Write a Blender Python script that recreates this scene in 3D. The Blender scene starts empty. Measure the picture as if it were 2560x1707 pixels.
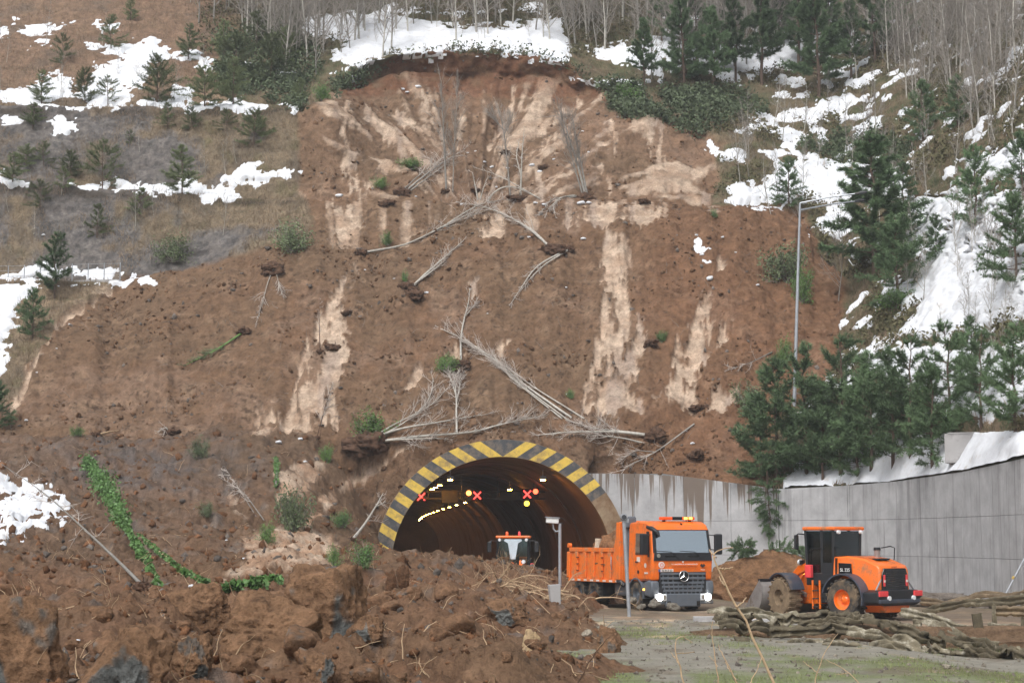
import bpy, bmesh, math, random
import numpy as np
from mathutils import Vector, Matrix, Euler
from mathutils.bvhtree import BVHTree

random.seed(7)
RNG = np.random.default_rng(7)
SC = bpy.context.scene
COL = SC.collection

# ------------------------------------------------------------------ camera, sky, sun, exposure
F = 4777.0            # focal length in pixels of the 2560 px wide photograph
CX, CY, YH = 1280.0, 853.5, 1350.0
CAM = np.array([0.0, 0.0, 2.5])
TH = math.atan((YH - CY) / F)
cam_d = bpy.data.cameras.new('camera'); cam = bpy.data.objects.new('camera', cam_d); COL.objects.link(cam)
cam_d.sensor_width = 36.0; cam_d.lens = 36.0 * F / 2560.0
cam_d.clip_start = 0.5; cam_d.clip_end = 2000.0
cam.location = CAM; cam.rotation_euler = (math.pi / 2 + TH, 0, 0)
SC.camera = cam

SUN_EL, SUN_AZ = math.radians(52), math.radians(205)   # azimuth clockwise from +Y: behind the camera, a little to its left
world = bpy.data.worlds.new('World'); SC.world = world; world.use_nodes = True
wn = world.node_tree.nodes; wl = world.node_tree.links
bg = wn['Background']
sky = wn.new('ShaderNodeTexSky'); sky.sky_type = 'NISHITA'; sky.sun_disc = False
sky.sun_elevation = SUN_EL; sky.sun_rotation = SUN_AZ; sky.air_density = 1.0; sky.dust_density = 4.0; sky.ozone_density = 1.0
hs = wn.new('ShaderNodeHueSaturation'); hs.inputs['Saturation'].default_value = 0.16
wl.new(sky.outputs[0], hs.inputs['Color']); wl.new(hs.outputs[0], bg.inputs['Color'])
bg.inputs['Strength'].default_value = 0.13
sun_d = bpy.data.lights.new('sun', 'SUN'); sun_d.energy = 1.3; sun_d.angle = math.radians(25); sun_d.color = (1.0, 0.97, 0.93)
sun = bpy.data.objects.new('sun', sun_d); COL.objects.link(sun)
sdir = Vector((math.sin(SUN_AZ) * math.cos(SUN_EL), math.cos(SUN_AZ) * math.cos(SUN_EL), math.sin(SUN_EL)))
sun.rotation_euler = sdir.to_track_quat('Z', 'Y').to_euler(); sun.location = (0, -30, 60)
SC.view_settings.view_transform = 'Standard'; SC.view_settings.look = 'None'
SC.view_settings.exposure = 0.55; SC.view_settings.gamma = 1.0; SC.view_settings.use_curve_mapping = False
SC.render.engine = 'CYCLES'
SC.cycles.max_bounces = 6; SC.cycles.diffuse_bounces = 3; SC.cycles.glossy_bounces = 3; SC.cycles.transmission_bounces = 4; SC.cycles.transparent_max_bounces = 8
SC.cycles.use_denoising = True
SC.cycles.sample_clamp_indirect = 6.0

# ------------------------------------------------------------------ projection helpers (photo pixel + distance -> point)
K = 2560.0 / 2352.0
cT, sT = math.cos(TH), math.sin(TH)
def pdir(px, py):
    u = (np.asarray(px, float) - CX) / F; v = (CY - np.asarray(py, float)) / F
    u, v = np.broadcast_arrays(u, v)
    return np.stack([u, cT - v * sT, sT + v * cT], -1)
def pt(px, py, D):
    d = pdir(px, py)
    return CAM + d * (np.asarray(D, float) / d[..., 1])[..., None]
def proj(P):
    q = np.asarray(P, float) - CAM
    f_ = q[..., 1] * cT + q[..., 2] * sT; up = -q[..., 1] * sT + q[..., 2] * cT
    return CX + F * q[..., 0] / f_, CY - F * up / f_

# ------------------------------------------------------------------ noise
def _hash(i, j, k, seed):
    h = (i * 374761393 + j * 668265263 + k * 2147483647 + seed * 144665) & 0xffffffff
    h = ((h ^ (h >> 13)) * 1274126177) & 0xffffffff
    h = ((h ^ (h >> 16)) * 2246822519) & 0xffffffff
    return ((h ^ (h >> 15)) & 0xffffff) / float(0xffffff)
def vnoise(x, y, z, seed=0):
    x, y, z = np.broadcast_arrays(np.asarray(x, float), np.asarray(y, float), np.asarray(z, float))
    xi, yi, zi = np.floor(x).astype(np.int64), np.floor(y).astype(np.int64), np.floor(z).astype(np.int64)
    fx, fy, fz = x - xi, y - yi, z - zi
    fx, fy, fz = [t * t * (3 - 2 * t) for t in (fx, fy, fz)]
    r = 0
    for a in (0, 1):
        wx = fx if a else 1 - fx
        for b in (0, 1):
            wy = fy if b else 1 - fy
            for c in (0, 1):
                wz = fz if c else 1 - fz
                r = r + _hash(xi + a, yi + b, zi + c, seed) * wx * wy * wz
    return r * 2 - 1
def fbm(x, y, z, octv=4, seed=0, gain=0.5):
    a, s, r = 1.0, 1.0, 0.0
    for o in range(octv):
        r = r + a * vnoise(x * s, y * s, z * s, seed + o * 17); a *= gain; s *= 2.03
    return r
def billow(x, y, z, octv=3, seed=0, gain=0.5):
    a, s, r = 1.0, 1.0, 0.0
    for o in range(octv):
        r = r + a * (1 - 2 * np.abs(vnoise(x * s, y * s, z * s, seed + o * 17))); a *= gain; s *= 2.03
    return r
def sstep(a, b, x):
    t = np.clip((x - a) / (b - a), 0, 1); return t * t * (3 - 2 * t)
def lin(r, g, b, k=1.0):
    f = lambda c: (c / 255 / 12.92) if c <= 10 else ((c / 255 + 0.055) / 1.055) ** 2.4
    return np.array([f(r) * k, f(g) * k, f(b) * k])
def poly_sd(px, py, poly):
    """signed distance (positive inside) in photo pixels"""
    poly = np.asarray(poly, float); n = len(poly)
    d = np.full(px.shape, 1e18); ins = np.zeros(px.shape, bool)
    for i in range(n):
        a = poly[i]; b = poly[(i + 1) % n]
        e = b - a; wx = px - a[0]; wy = py - a[1]
        t = np.clip((wx * e[0] + wy * e[1]) / max(e @ e, 1e-9), 0, 1)
        d = np.minimum(d, (wx - e[0] * t) ** 2 + (wy - e[1] * t) ** 2)
        c = (a[1] > py) != (b[1] > py)
        with np.errstate(divide='ignore', invalid='ignore'):
            xx = (b[0] - a[0]) * (py - a[1]) / (b[1] - a[1] if b[1] != a[1] else 1e-9) + a[0]
        ins ^= c & (px < xx)
    d = np.sqrt(d)
    return np.where(ins, d, -d)
def line_sd(px, py, line, w):
    line = np.asarray(line, float); d = np.full(px.shape, 1e18)
    w = np.broadcast_to(np.asarray(w, float), (len(line),))
    r = np.full(px.shape, -1e9)
    for i in range(len(line) - 1):
        a, b = line[i], line[i + 1]; e = b - a
        t = np.clip(((px - a[0]) * e[0] + (py - a[1]) * e[1]) / max(e @ e, 1e-9), 0, 1)
        dd = np.hypot(px - a[0] - e[0] * t, py - a[1] - e[1] * t)
        r = np.maximum(r, w[i] + (w[i + 1] - w[i]) * t - dd)
    return r
def sd_list(px, py, polys, k=K):
    """best signed distance over many polygons (in display units), evaluated near each only"""
    r = np.full(px.shape, -60.0)
    for p in polys:
        p = np.asarray(p, float) * k
        lo, hi = p.min(0) - 60, p.max(0) + 60
        m = (px > lo[0]) & (px < hi[0]) & (py > lo[1]) & (py < hi[1])
        if m.any(): r[m] = np.maximum(r[m], poly_sd(px[m], py[m], p))
    return r
def sd_lines(px, py, lines, k=K):
    r = np.full(px.shape, -60.0)
    for ln, w in lines:
        p = np.asarray(ln, float) * k; ww = np.asarray(w, float) * k
        lo, hi = p.min(0) - 80, p.max(0) + 80
        m = (px > lo[0]) & (px < hi[0]) & (py > lo[1]) & (py < hi[1])
        if m.any(): r[m] = np.maximum(r[m], line_sd(px[m], py[m], p, ww))
    return r

# ------------------------------------------------------------------ object helpers
def tag(o, label=None, cat=None, group=None, kind=None):
    if label: o['label'] = label
    if cat: o['category'] = cat
    if group: o['group'] = group
    if kind: o['kind'] = kind
    return o
def empty(name, loc=(0, 0, 0), rz=0.0, label=None, cat=None, group=None):
    o = bpy.data.objects.new(name, None); COL.objects.link(o)
    o.location = loc; o.rotation_euler = (0, 0, rz); o.empty_display_size = 0.2
    return tag(o, label, cat, group)
def link(name, me, m=None, parent=None):
    o = bpy.data.objects.new(name, me); COL.objects.link(o)
    if m is not None:
        me.materials.clear(); me.materials.append(m)
    if parent is not None: o.parent = parent
    return o
def copy_tree(o, parent=None):
    c = o.copy(); COL.objects.link(c); c.parent = parent
    for ch in list(o.children): copy_tree(ch, c)
    return c
def np_mesh(name, V, Fq, smooth=False, cols=None):
    """V (n,3), Fq (m,3) or (m,4) int"""
    me = bpy.data.meshes.new(name)
    V = np.asarray(V, np.float32); Fq = np.asarray(Fq, np.int32)
    n, k = Fq.shape
    me.vertices.add(len(V)); me.vertices.foreach_set('co', V.ravel())
    me.loops.add(n * k); me.loops.foreach_set('vertex_index', Fq.ravel())
    me.polygons.add(n); me.polygons.foreach_set('loop_start', np.arange(0, n * k, k, dtype=np.int32))
    try: me.polygons.foreach_set('loop_total', np.full(n, k, np.int32))
    except Exception: pass
    if smooth: me.polygons.foreach_set('use_smooth', np.ones(n, bool))
    if cols is not None:
        a = me.color_attributes.new('Col', 'FLOAT_COLOR', 'POINT')
        c4 = np.ones((len(V), 4), np.float32); c4[:, :3] = cols
        a.data.foreach_set('color', c4.ravel())
    me.update(calc_edges=True); me.validate(clean_customdata=False)
    return me

class MB:
    """collects shapes; build() links them as one mesh object"""
    def __init__(s): s.v = []; s.f = []
    def add(s, vs, fs):
        b = len(s.v); s.v += [tuple(float(c) for c in p) for p in vs]; s.f += [tuple(i + b for i in f) for f in fs]; return s
    def box(s, c, size, rot=None, taper=(1, 1)):
        x, y, z = [q / 2 for q in size]; tx, ty = taper
        vs = [Vector(p) for p in ((-x, -y, -z), (x, -y, -z), (x, y, -z), (-x, y, -z), (-x * tx, -y * ty, z), (x * tx, -y * ty, z), (x * tx, y * ty, z), (-x * tx, y * ty, z))]
        if rot is not None: vs = [Euler(rot).to_matrix() @ p for p in vs]
        return s.add([p + Vector(c) for p in vs], [(0, 3, 2, 1), (4, 5, 6, 7), (0, 1, 5, 4), (1, 2, 6, 5), (2, 3, 7, 6), (3, 0, 4, 7)])
    def bb(s, x0, x1, y0, y1, z0, z1): return s.box(((x0 + x1) / 2, (y0 + y1) / 2, (z0 + z1) / 2), (abs(x1 - x0), abs(y1 - y0), abs(z1 - z0)))
    def prism(s, poly, a, b, axis='x', top=1.0, cen=(0, 0)):
        """poly in the two other axes (x: (y,z); y: (x,z); z: (x,y)), extruded from a to b"""
        n = len(poly); vs = []
        for t in (a, b):
            for (p, q) in poly:
                vs.append({'x': (t, p, q), 'y': (p, t, q), 'z': (p, q, t)}[axis])
        fs = [tuple(range(n))[::-1], tuple(range(n, 2 * n))] + [(i, (i + 1) % n, n + (i + 1) % n, n + i) for i in range(n)]
        return s.add(vs, fs)
    def tube(s, pts, r, n=6, caps=True):
        pts = [Vector(p) for p in pts]; m = len(pts)
        rr = [r] * m if not hasattr(r, '__len__') else list(r)
        vs = []; fs = []
        t0 = (pts[1] - pts[0]).normalized()
        up = Vector((0, 0, 1)) if abs(t0.z) < 0.9 else Vector((1, 0, 0))
        for i, p in enumerate(pts):
            t = (pts[min(i + 1, m - 1)] - pts[max(i - 1, 0)]).normalized()
            a = t.cross(up)
            if a.length < 1e-4: a = t.cross(Vector((1, 0, 0)))
            a.normalize(); b = t.cross(a).normalized(); up = -b if False else up
            for k in range(n):
                w = 2 * math.pi * k / n
                vs.append(p + a * (math.cos(w) * rr[i]) + b * (math.sin(w) * rr[i]))
        for i in range(m - 1):
            for k in range(n):
                fs.append((i * n + k, i * n + (k + 1) % n, (i + 1) * n + (k + 1) % n, (i + 1) * n + k))
        if caps: fs += [tuple(range(n))[::-1], tuple(range((m - 1) * n, m * n))]
        return s.add(vs, fs)
    def cyl(s, p0, p1, r0, r1=None, n=16): return s.tube([p0, p1], [r0, r1 if r1 is not None else r0], n)
    def lathe(s, prof, n=24, axis='x', c=(0, 0, 0), closed=True):
        """prof: (axial, radius) loop revolved about the axis through c"""
        m = len(prof); vs = []; fs = []
        for k in range(n):
            w = 2 * math.pi * k / n
            for (h, r) in prof:
                p = {'x': (h, r * math.cos(w), r * math.sin(w)), 'y': (r * math.cos(w), h, r * math.sin(w)), 'z': (r * math.cos(w), r * math.sin(w), h)}[axis]
                vs.append((p[0] + c[0], p[1] + c[1], p[2] + c[2]))
        for k in range(n):
            for i in range(m if closed else m - 1):
                j = (i + 1) % m; kk = (k + 1) % n
                fs.append((k * m + i, k * m + j, kk * m + j, kk * m + i))
        return s.add(vs, fs)
    def mesh(s, name, smooth=None):
        me = bpy.data.meshes.new(name); me.from_pydata(s.v, [], s.f); me.validate()
        bm = bmesh.new(); bm.from_mesh(me); bmesh.ops.recalc_face_normals(bm, faces=bm.faces); bm.to_mesh(me); bm.free()
        if smooth:
            me.polygons.foreach_set('use_smooth', np.ones(len(me.polygons), bool))
            me.set_sharp_from_angle(angle=math.radians(smooth))
        return me
    def build(s, name, m, parent=None, bevel=0.0, smooth=None):
        me = s.mesh(name, smooth)
        o = link(name, me, m, parent)
        if bevel:
            md = o.modifiers.new('bevel', 'BEVEL'); md.width = bevel; md.segments = 2; md.limit_method = 'ANGLE'; md.angle_limit = math.radians(40)
        return o

# ------------------------------------------------------------------ materials
def nt(name):
    m = bpy.data.materials.new(name); m.use_nodes = True
    return m, m.node_tree.nodes, m.node_tree.links, m.node_tree.nodes['Principled BSDF']
def noise_node(n, l, scale, detail=5, rough=0.6, coord='Object', stretch=None):
    tc = n.new('ShaderNodeTexCoord'); t = n.new('ShaderNodeTexNoise')
    t.inputs['Scale'].default_value = scale; t.inputs['Detail'].default_value = detail; t.inputs['Roughness'].default_value = rough
    if stretch is not None:
        mp = n.new('ShaderNodeMapping'); mp.inputs['Scale'].default_value = stretch
        l.new(tc.outputs[coord], mp.inputs[0]); l.new(mp.outputs[0], t.inputs['Vector'])
    else: l.new(tc.outputs[coord], t.inputs['Vector'])
    return t
def ramp(n, l, src, stops):
    r = n.new('ShaderNodeValToRGB'); e = r.color_ramp.elements
    while len(e) < len(stops): e.new(0.5)
    for i, (p, c) in enumerate(stops):
        e[i].position = p; e[i].color = (c[0], c[1], c[2], 1) if hasattr(c, '__len__') else (c, c, c, 1)
    l.new(src, r.inputs[0]); return r
def mix(n, l, fac, a, b, mode='MIX'):
    m = n.new('ShaderNodeMix'); m.data_type = 'RGBA'; m.blend_type = mode
    for sock, v in ((0, fac), (6, a), (7, b)):
        if hasattr(v, 'is_output') or hasattr(v, 'links'): l.new(v, m.inputs[sock])
        elif sock == 0: m.inputs[0].default_value = v
        else: m.inputs[sock].default_value = (v[0], v[1], v[2], 1)
    return m.outputs[2]
def bump(n, l, h, strength, dist, prev=None):
    b = n.new('ShaderNodeBump'); b.inputs['Strength'].default_value = strength; b.inputs['Distance'].default_value = dist
    l.new(h, b.inputs['Height'])
    if prev is not None: l.new(prev, b.inputs['Normal'])
    return b.outputs[0]
def mat(name, c, rough=0.7, metal=0.0, var=0.25, scale=4.0, bmp=0.0, bscale=20.0, dirt=None, dirt_amt=0.0, dscale=1.6, coord='Object', rnd=0.0, spec=0.4, coat=0.0):
    m, n, l, b = nt(name)
    c = np.asarray(c, float)
    t = noise_node(n, l, scale, coord=coord)
    col = mix(n, l, ramp(n, l, t.outputs[0], [(0.3, 0.0), (0.7, 1.0)]).outputs[0], c * (1 - var), np.minimum(c * (1 + var), 1))
    if dirt is not None:
        t2 = noise_node(n, l, dscale, 8, 0.7, coord)
        fac = ramp(n, l, t2.outputs[0], [(0.62 - 0.35 * dirt_amt, 0.0), (0.78 - 0.25 * dirt_amt, 1.0)]).outputs[0]
        col = mix(n, l, fac, col, dirt)
        rr = ramp(n, l, fac, [(0, rough), (1, 0.9)]); l.new(rr.outputs[0], b.inputs['Roughness'])
    else: b.inputs['Roughness'].default_value = rough
    if rnd:
        oi = n.new('ShaderNodeObjectInfo'); h = n.new('ShaderNodeHueSaturation')
        mr = n.new('ShaderNodeMapRange'); mr.inputs[3].default_value = 1 - rnd; mr.inputs[4].default_value = 1 + rnd
        l.new(oi.outputs['Random'], mr.inputs[0]); l.new(mr.outputs[0], h.inputs['Value']); l.new(col, h.inputs['Color']); col = h.outputs[0]
    l.new(col, b.inputs['Base Color'])
    b.inputs['Metallic'].default_value = metal; b.inputs['Specular IOR Level'].default_value = spec
    if coat: b.inputs['Coat Weight'].default_value = coat
    if bmp:
        tb = noise_node(n, l, bscale, 6, 0.65, coord)
        l.new(bump(n, l, tb.outputs[0], bmp, 0.05), b.inputs['Normal'])
    return m
def emat(name, c, strength, base=None):
    m, n, l, b = nt(name)
    b.inputs['Base Color'].default_value = (*(base if base is not None else c), 1)
    b.inputs['Emission Color'].default_value = (*c, 1); b.inputs['Emission Strength'].default_value = strength
    return m
def attr_mat(name, rough=0.92, var=0.3, scales=(1.3, 7.0), bstr=(0.5, 0.6), spec=0.15):
    m, n, l, b = nt(name)
    a = n.new('ShaderNodeAttribute'); a.attribute_name = 'Col'
    t1 = noise_node(n, l, scales[0], 6, 0.65); t2 = noise_node(n, l, scales[1], 8, 0.7)
    r1 = ramp(n, l, t1.outputs[0], [(0.3, 1 - var), (0.7, 1 + var)])
    r2 = ramp(n, l, t2.outputs[0], [(0.25, 1 - 1.3 * var), (0.5, 1.0), (0.75, 1 + 0.8 * var)])
    c = mix(n, l, 1.0, a.outputs['Color'], r1.outputs[0], 'MULTIPLY'); c = mix(n, l, 1.0, c, r2.outputs[0], 'MULTIPLY')
    l.new(c, b.inputs['Base Color']); b.inputs['Roughness'].default_value = rough; b.inputs['Specular IOR Level'].default_value = spec
    nb = bump(n, l, t1.outputs[0], bstr[0], 0.25); nb = bump(n, l, t2.outputs[0], bstr[1], 0.08, nb)
    l.new(nb, b.inputs['Normal'])
    return m
SOIL = lin(109, 88, 70); SOIL_RED = lin(112, 85, 65); MUD = lin(198, 177, 157); ROCK = lin(112, 108, 110); DARKROCK = lin(88, 90, 90)
M = {}
M['soil'] = attr_mat('soil_hillside', var=0.34, scales=(1.5, 7.5), bstr=(0.7, 0.8))
M['debris'] = attr_mat('soil_debris', var=0.34, scales=(2.6, 13.0), bstr=(0.8, 0.9))
M['ground'] = attr_mat('yard_ground', var=0.22, scales=(1.7, 16.0), bstr=(0.2, 0.4))
M['snow'] = mat('snow', (0.70, 0.72, 0.76), 0.75, var=0.10, scale=1.1, bmp=0.5, bscale=5.0, spec=0.2, dirt=(.50, .46, .42), dirt_amt=0.18, dscale=1.4)
M['concrete'] = mat('concrete', lin(168, 166, 166), 0.85, var=0.12, scale=0.8, bmp=0.12, bscale=30, dirt=lin(120, 116, 114), dirt_amt=0.35, dscale=0.7)
M['bark_pale'] = mat('pale_bark', lin(172, 168, 160), 0.85, var=0.25, scale=6, rnd=0.15)
M['bark_grey'] = mat('grey_bark', lin(138, 134, 128), 0.9, var=0.3, scale=5, rnd=0.25)
M['twig'] = mat('twig_bark', lin(146, 139, 132), 0.9, var=0.2, scale=5, rnd=0.2)
M['twig_tan'] = mat('tan_branch_bark', lin(178, 152, 122), 0.85, var=0.25, scale=8)
M['bark_pine'] = mat('pine_bark', lin(92, 76, 66), 0.9, var=0.3, scale=6)
M['needle'] = mat('pine_needles', lin(98, 120, 86), 0.7, var=0.4, scale=1.7, rnd=0.3, spec=0.25)
M['needle_left'] = mat('olive_pine_needles', lin(108, 118, 84), 0.75, var=0.4, scale=1.7, rnd=0.35, spec=0.2)
M['needle_dull'] = mat('dull_pine_needles', lin(86, 102, 74), 0.75, var=0.3, scale=1.7, rnd=0.25, spec=0.2)
M['ivy'] = mat('ivy_leaves', lin(88, 122, 66), 0.5, var=0.45, scale=3.0, rnd=0.1)
M['shrub'] = mat('shrub_leaves', lin(104, 118, 84), 0.75, var=0.3, scale=2.0, rnd=0.2)
M['shrub_green'] = mat('green_shrub_leaves', lin(96, 128, 66), 0.65, var=0.35, scale=2.0, rnd=0.2)
M['dark_leaf'] = mat('evergreen_undergrowth', lin(82, 94, 68), 0.7, var=0.4, scale=0.8)
M['twig_pale'] = mat('pale_twig_bark', lin(186, 176, 168), 0.9, var=0.2, scale=5)
M['root'] = mat('root_earth', lin(84, 62, 48), 0.95, var=0.5, scale=5, bmp=0.6, bscale=12)
# ================================================================== HILLSIDE (lofted between bench and scarp lines)
def slopeD(y, z0, D0, m):
    e = (YH - y) / F
    return (z0 - 2.5 - m * D0) / (e - m)
RS = {1945: (5.2, 98.2, .66), 2100: (5.2, 97.2, .65), 2311: (5.6, 88.6, .62), 2425: (5.7, 82.5, .61), 2560: (5.8, 74.8, .60), 3100: (6.2, 62.0, .60)}
def rs(y, only=None): return {p: (y, slopeD(y, *v)) for p, v in RS.items() if p >= 2000}
def knots(d): 
    p = sorted(d); return np.array(p, float), np.array([d[q][0] for q in p], float), np.array([d[q][1] for q in p], float)
px_c = np.concatenate([np.arange(-600, -20, 14), np.arange(-20, 2580, 4), np.arange(2580, 3101, 14)]).astype(float)
NCOL = len(px_c)
def row(d):
    p, y, D = knots(d)
    return np.interp(px_c, p, y), np.interp(px_c, p, D)
def P3(yD): return pt(px_c, yD[0], yD[1])
# row A: foot of the hillside (behind the portal ring, on top of the retaining walls)
top_w = {1490: 1183, 1660: 1184, 1832: 1207, 1945: 1222, 2043: 1218, 2203: 1208, 2311: 1193, 2425: 1176, 2560: 1145, 3100: 1040}
D_w = {1400: 102.7, 1490: 102.6, 1660: 101.5, 1832: 99.6, 1945: 98.2, 2043: 97.6, 2203: 94.0, 2311: 88.6, 2425: 82.5, 2560: 74.8, 3100: 62.0}
ya = np.full(NCOL, 1482.0); Da = np.full(NCOL, 101.6)
arch = np.abs(px_c - 1257) < 318
ya[arch] = 1420 - np.sqrt(318.0 ** 2 - (px_c[arch] - 1257) ** 2)
wt = np.interp(px_c, list(top_w), list(top_w.values()))
right = px_c >= 1470
ya[right] = np.minimum(np.where(arch, ya, 2000), wt)[right]
Da[right] = np.interp(px_c, list(D_w), list(D_w.values()))[right]
rA = P3((ya, Da))
yb = np.minimum(ya - 8, np.interp(px_c, [-600, 900, 1000, 1257, 1500, 1660, 1945, 2560, 3100], [1100, 1096, 1082, 1078, 1092, 1110, 1160, 1080, 960]))
Db = np.where(px_c < 1470, 103.0, np.interp(px_c, [1470, 1660, 1945, 2100, 2311, 2425, 2560, 3100], [103.0, 102.6, 100.8, 99.3, 91, 85, 78, 66]))
rB = P3((yb, Db))
rD = row({**{-600: (730, 119), 0: (705, 118.5), 300: (698, 118), 450: (684, 118), 600: (652, 117.5), 700: (630, 117), 800: (622, 117), 950: (618, 117), 1100: (605, 117), 1257: (610, 117), 1400: (590, 117.5), 1550: (575, 118), 1700: (560, 119), 1850: (528, 120.5), 1945: (540, 121)}, **rs(660)})
pD = P3(rD)
w = np.interp(px_c, [-600, 500, 700, 1700, 1945, 3100], [1.6, 1.6, .5, .5, .7, .7]); dz = np.interp(px_c, [-600, 500, 700, 1850, 2000, 3100], [.12, .12, .3, .3, .45, .45])
pE = pD.copy(); pE[:, 0] *= (pD[:, 1] + w) / pD[:, 1]; pE[:, 1] += w; pE[:, 2] += dz
rF = row({**{-600: (450, 123.5), 0: (457, 123.5), 300: (475, 123.5), 600: (497, 123), 700: (500, 122.5), 800: (497, 121.6), 950: (497, 121.6), 1100: (500, 121.6), 1257: (503, 121.6), 1400: (503, 121.6), 1550: (507, 122), 1700: (508, 123.2), 1850: (512, 124.5), 1945: (505, 126.5)}, **rs(500)})
pF = P3(rF)
w = np.interp(px_c, [-600, 600, 800, 1600, 1945, 3100], [2.4, 2.4, 2.6, 2.6, .6, .6]); dz = np.interp(px_c, [-600, 600, 1700, 1945, 3100], [.2, .2, .3, .4, .4])
pG = pF.copy(); pG[:, 0] *= (pF[:, 1] + w) / pF[:, 1]; pG[:, 1] += w; pG[:, 2] += dz
rH = row({**{-600: (262, 130.5), 0: (265, 130.5), 300: (268, 130.5), 600: (268, 130.3), 760: (264, 129.8), 830: (290, 129), 950: (328, 132.5), 1100: (342, 135.8), 1257: (348, 136.8), 1400: (332, 135.8), 1550: (305, 134), 1700: (315, 135), 1850: (310, 137.5), 1945: (305, 139.5)}, **rs(300)})
pH = P3(rH)
w = np.interp(px_c, [-600, 700, 850, 1700, 3100], [2.6, 2.6, .8, .8, .5]); dz = np.interp(px_c, [-600, 700, 850, 1700, 1945, 3100], [.2, .2, .55, .55, .33, .33])
pI = pH.copy(); pI[:, 0] *= (pH[:, 1] + w) / pH[:, 1]; pI[:, 1] += w; pI[:, 2] += dz
rJ = row({**{-600: (180, 142), 0: (180, 142), 700: (190, 141), 800: (230, 137), 850: (228, 138.4), 930: (205, 141.0), 1000: (194, 142.2), 1100: (186, 142.8), 1257: (184, 143.2), 1350: (195, 142.8), 1420: (212, 142.0), 1500: (228, 140.2), 1600: (252, 139.6), 1700: (262, 140.3), 1850: (215, 145), 1945: (190, 147.5)}, **rs(160)})
pJ = P3(rJ)
rK = row({**{-600: (170, 143), 0: (170, 143), 700: (180, 142), 800: (212, 138), 850: (196, 138.0), 930: (158, 140.4), 1000: (148, 141.5), 1100: (136, 142.1), 1257: (131, 142.5), 1350: (148, 142.1), 1420: (165, 141.4), 1500: (203, 140.9), 1600: (236, 140.2), 1700: (248, 141.3), 1850: (200, 146), 1945: (175, 148.5)}, **rs(140)})
pK = P3(rK)
rL = row({**{-600: (0, 156), 0: (0, 156), 700: (0, 155.5), 1257: (0, 155), 1600: (0, 158), 1945: (0, 163)}, **rs(0)})
pL = P3(rL)
pM = pL.copy(); pM[:, 0] *= 1.35; pM[:, 1] += 55; pM[:, 2] += 34
pN = pM.copy(); pN[:, 0] *= 1.6; pN[:, 1] += 110; pN[:, 2] += 14
segs = [(rA, rB, 34), (rB, pD, 150), (pD, pE, 4), (pE, pF, 46), (pF, pG, 5), (pG, pH, 56), (pH, pI, 7), (pI, pJ, 32), (pJ, pK, 12), (pK, pL, 46), (pL, pM, 24), (pM, pN, 6)]
rows = []; seg_id = []
for si, (a, b, n) in enumerate(segs):
    for i in range(n):
        t = i / n; rows.append(a * (1 - t) + b * t); seg_id.append(si + t)
rows.append(pN); seg_id.append(12.0)
HV = np.stack(rows)                       # (rows, cols, 3)
SEG = np.repeat(np.array(seg_id)[:, None], NCOL, 1)
# soften the loft lines along the fall line (not the bench edges on the left)
sm = HV.copy()
for it in range(10):
    s2 = sm.copy(); s2[1:-1] = .25 * sm[:-2] + .5 * sm[1:-1] + .25 * sm[2:]; s2[:34] = HV[:34]; sm = s2
soft = sstep(680, 900, px_c)[None, :, None] * (SEG[..., None] > 1.0) * (1 - 1.0 * ((SEG > 2.9) & (SEG < 5.1))[..., None]) * (1 - .8 * ((SEG > 7.8) & (SEG < 9.2))[..., None])
HV = HV * (1 - soft) + sm * soft
# displacement along the normal
def grid_normals(G):
    du = np.gradient(G, axis=1); dv = np.gradient(G, axis=0)
    n = np.cross(du, dv); n /= np.maximum(np.linalg.norm(n, axis=2, keepdims=True), 1e-9)
    n[(n[..., 1] > 0.2) & (n[..., 2] < 0)] *= -1
    return np.where((n[..., 2:3] < 0), -n, n)
HX, HY = proj(HV)
X, Y, Z = HV[..., 0], HV[..., 1], HV[..., 2]
slide_poly = np.array([(-60, 1000), (0, 925), (60, 840), (160, 720), (245, 645), (310, 628), (480, 612), (600, 585), (700, 562), (725, 480), (690, 440), (700, 330), (690, 262), (770, 215), (850, 172), (900, 140), (1050, 112), (1200, 118), (1300, 150), (1385, 215), (1400, 250), (1500, 262), (1620, 285), (1660, 330), (1640, 470), (1760, 462), (1850, 478), (1890, 560), (1930, 640), (1950, 780), (1880, 900), (1790, 980), (1740, 1130), (1740, 1500), (-60, 1500)]) * K
wob = fbm(X * .35, Y * .35, Z * .35, 4, 3) * 16
SLIDE = sstep(-7, 7, poly_sd(HX, HY, slide_poly) + wob)
SLIDE[(HX < -40) & (HY > 920)] = 1
N0 = grid_normals(HV)
amp_slide = fbm(X * .12, Y * .12, Z * .12, 2, 11) * .55 + fbm(X * .6, Y * .6, Z * .6, 3, 12) * .16 + billow(X * 2.1, Y * 2.1, Z * 2.1, 3, 13) * .085
amp_nat = fbm(X * .15, Y * .15, Z * .15, 3, 21) * .5 + fbm(X * .9, Y * .9, Z * .9, 4, 22) * .16
rockm = ((SEG > 2.9) & (SEG < 4.05)) | ((SEG > 4.9) & (SEG < 6.05))
amp_rock = billow(X * .8, Y * .8, Z * 1.6, 4, 23) * .16
disp = amp_slide * SLIDE + (1 - SLIDE) * (amp_nat * (1 - .5 * rockm) + amp_rock * rockm)
edge = np.ones_like(disp)
edge *= sstep(0, .5, SEG)              # keep the foot on the walls and portal
bench = np.exp(-((SEG - 2.5) / .7) ** 2) + np.exp(-((SEG - 4.5) / .7) ** 2) + np.exp(-((SEG - 6.5) / .7) ** 2)
edge *= 1 - .75 * np.clip(bench, 0, 1) * (HX < 720)
disp *= edge * (1 - .65 * (HX > 1900) * (SEG < 1.3))
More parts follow.
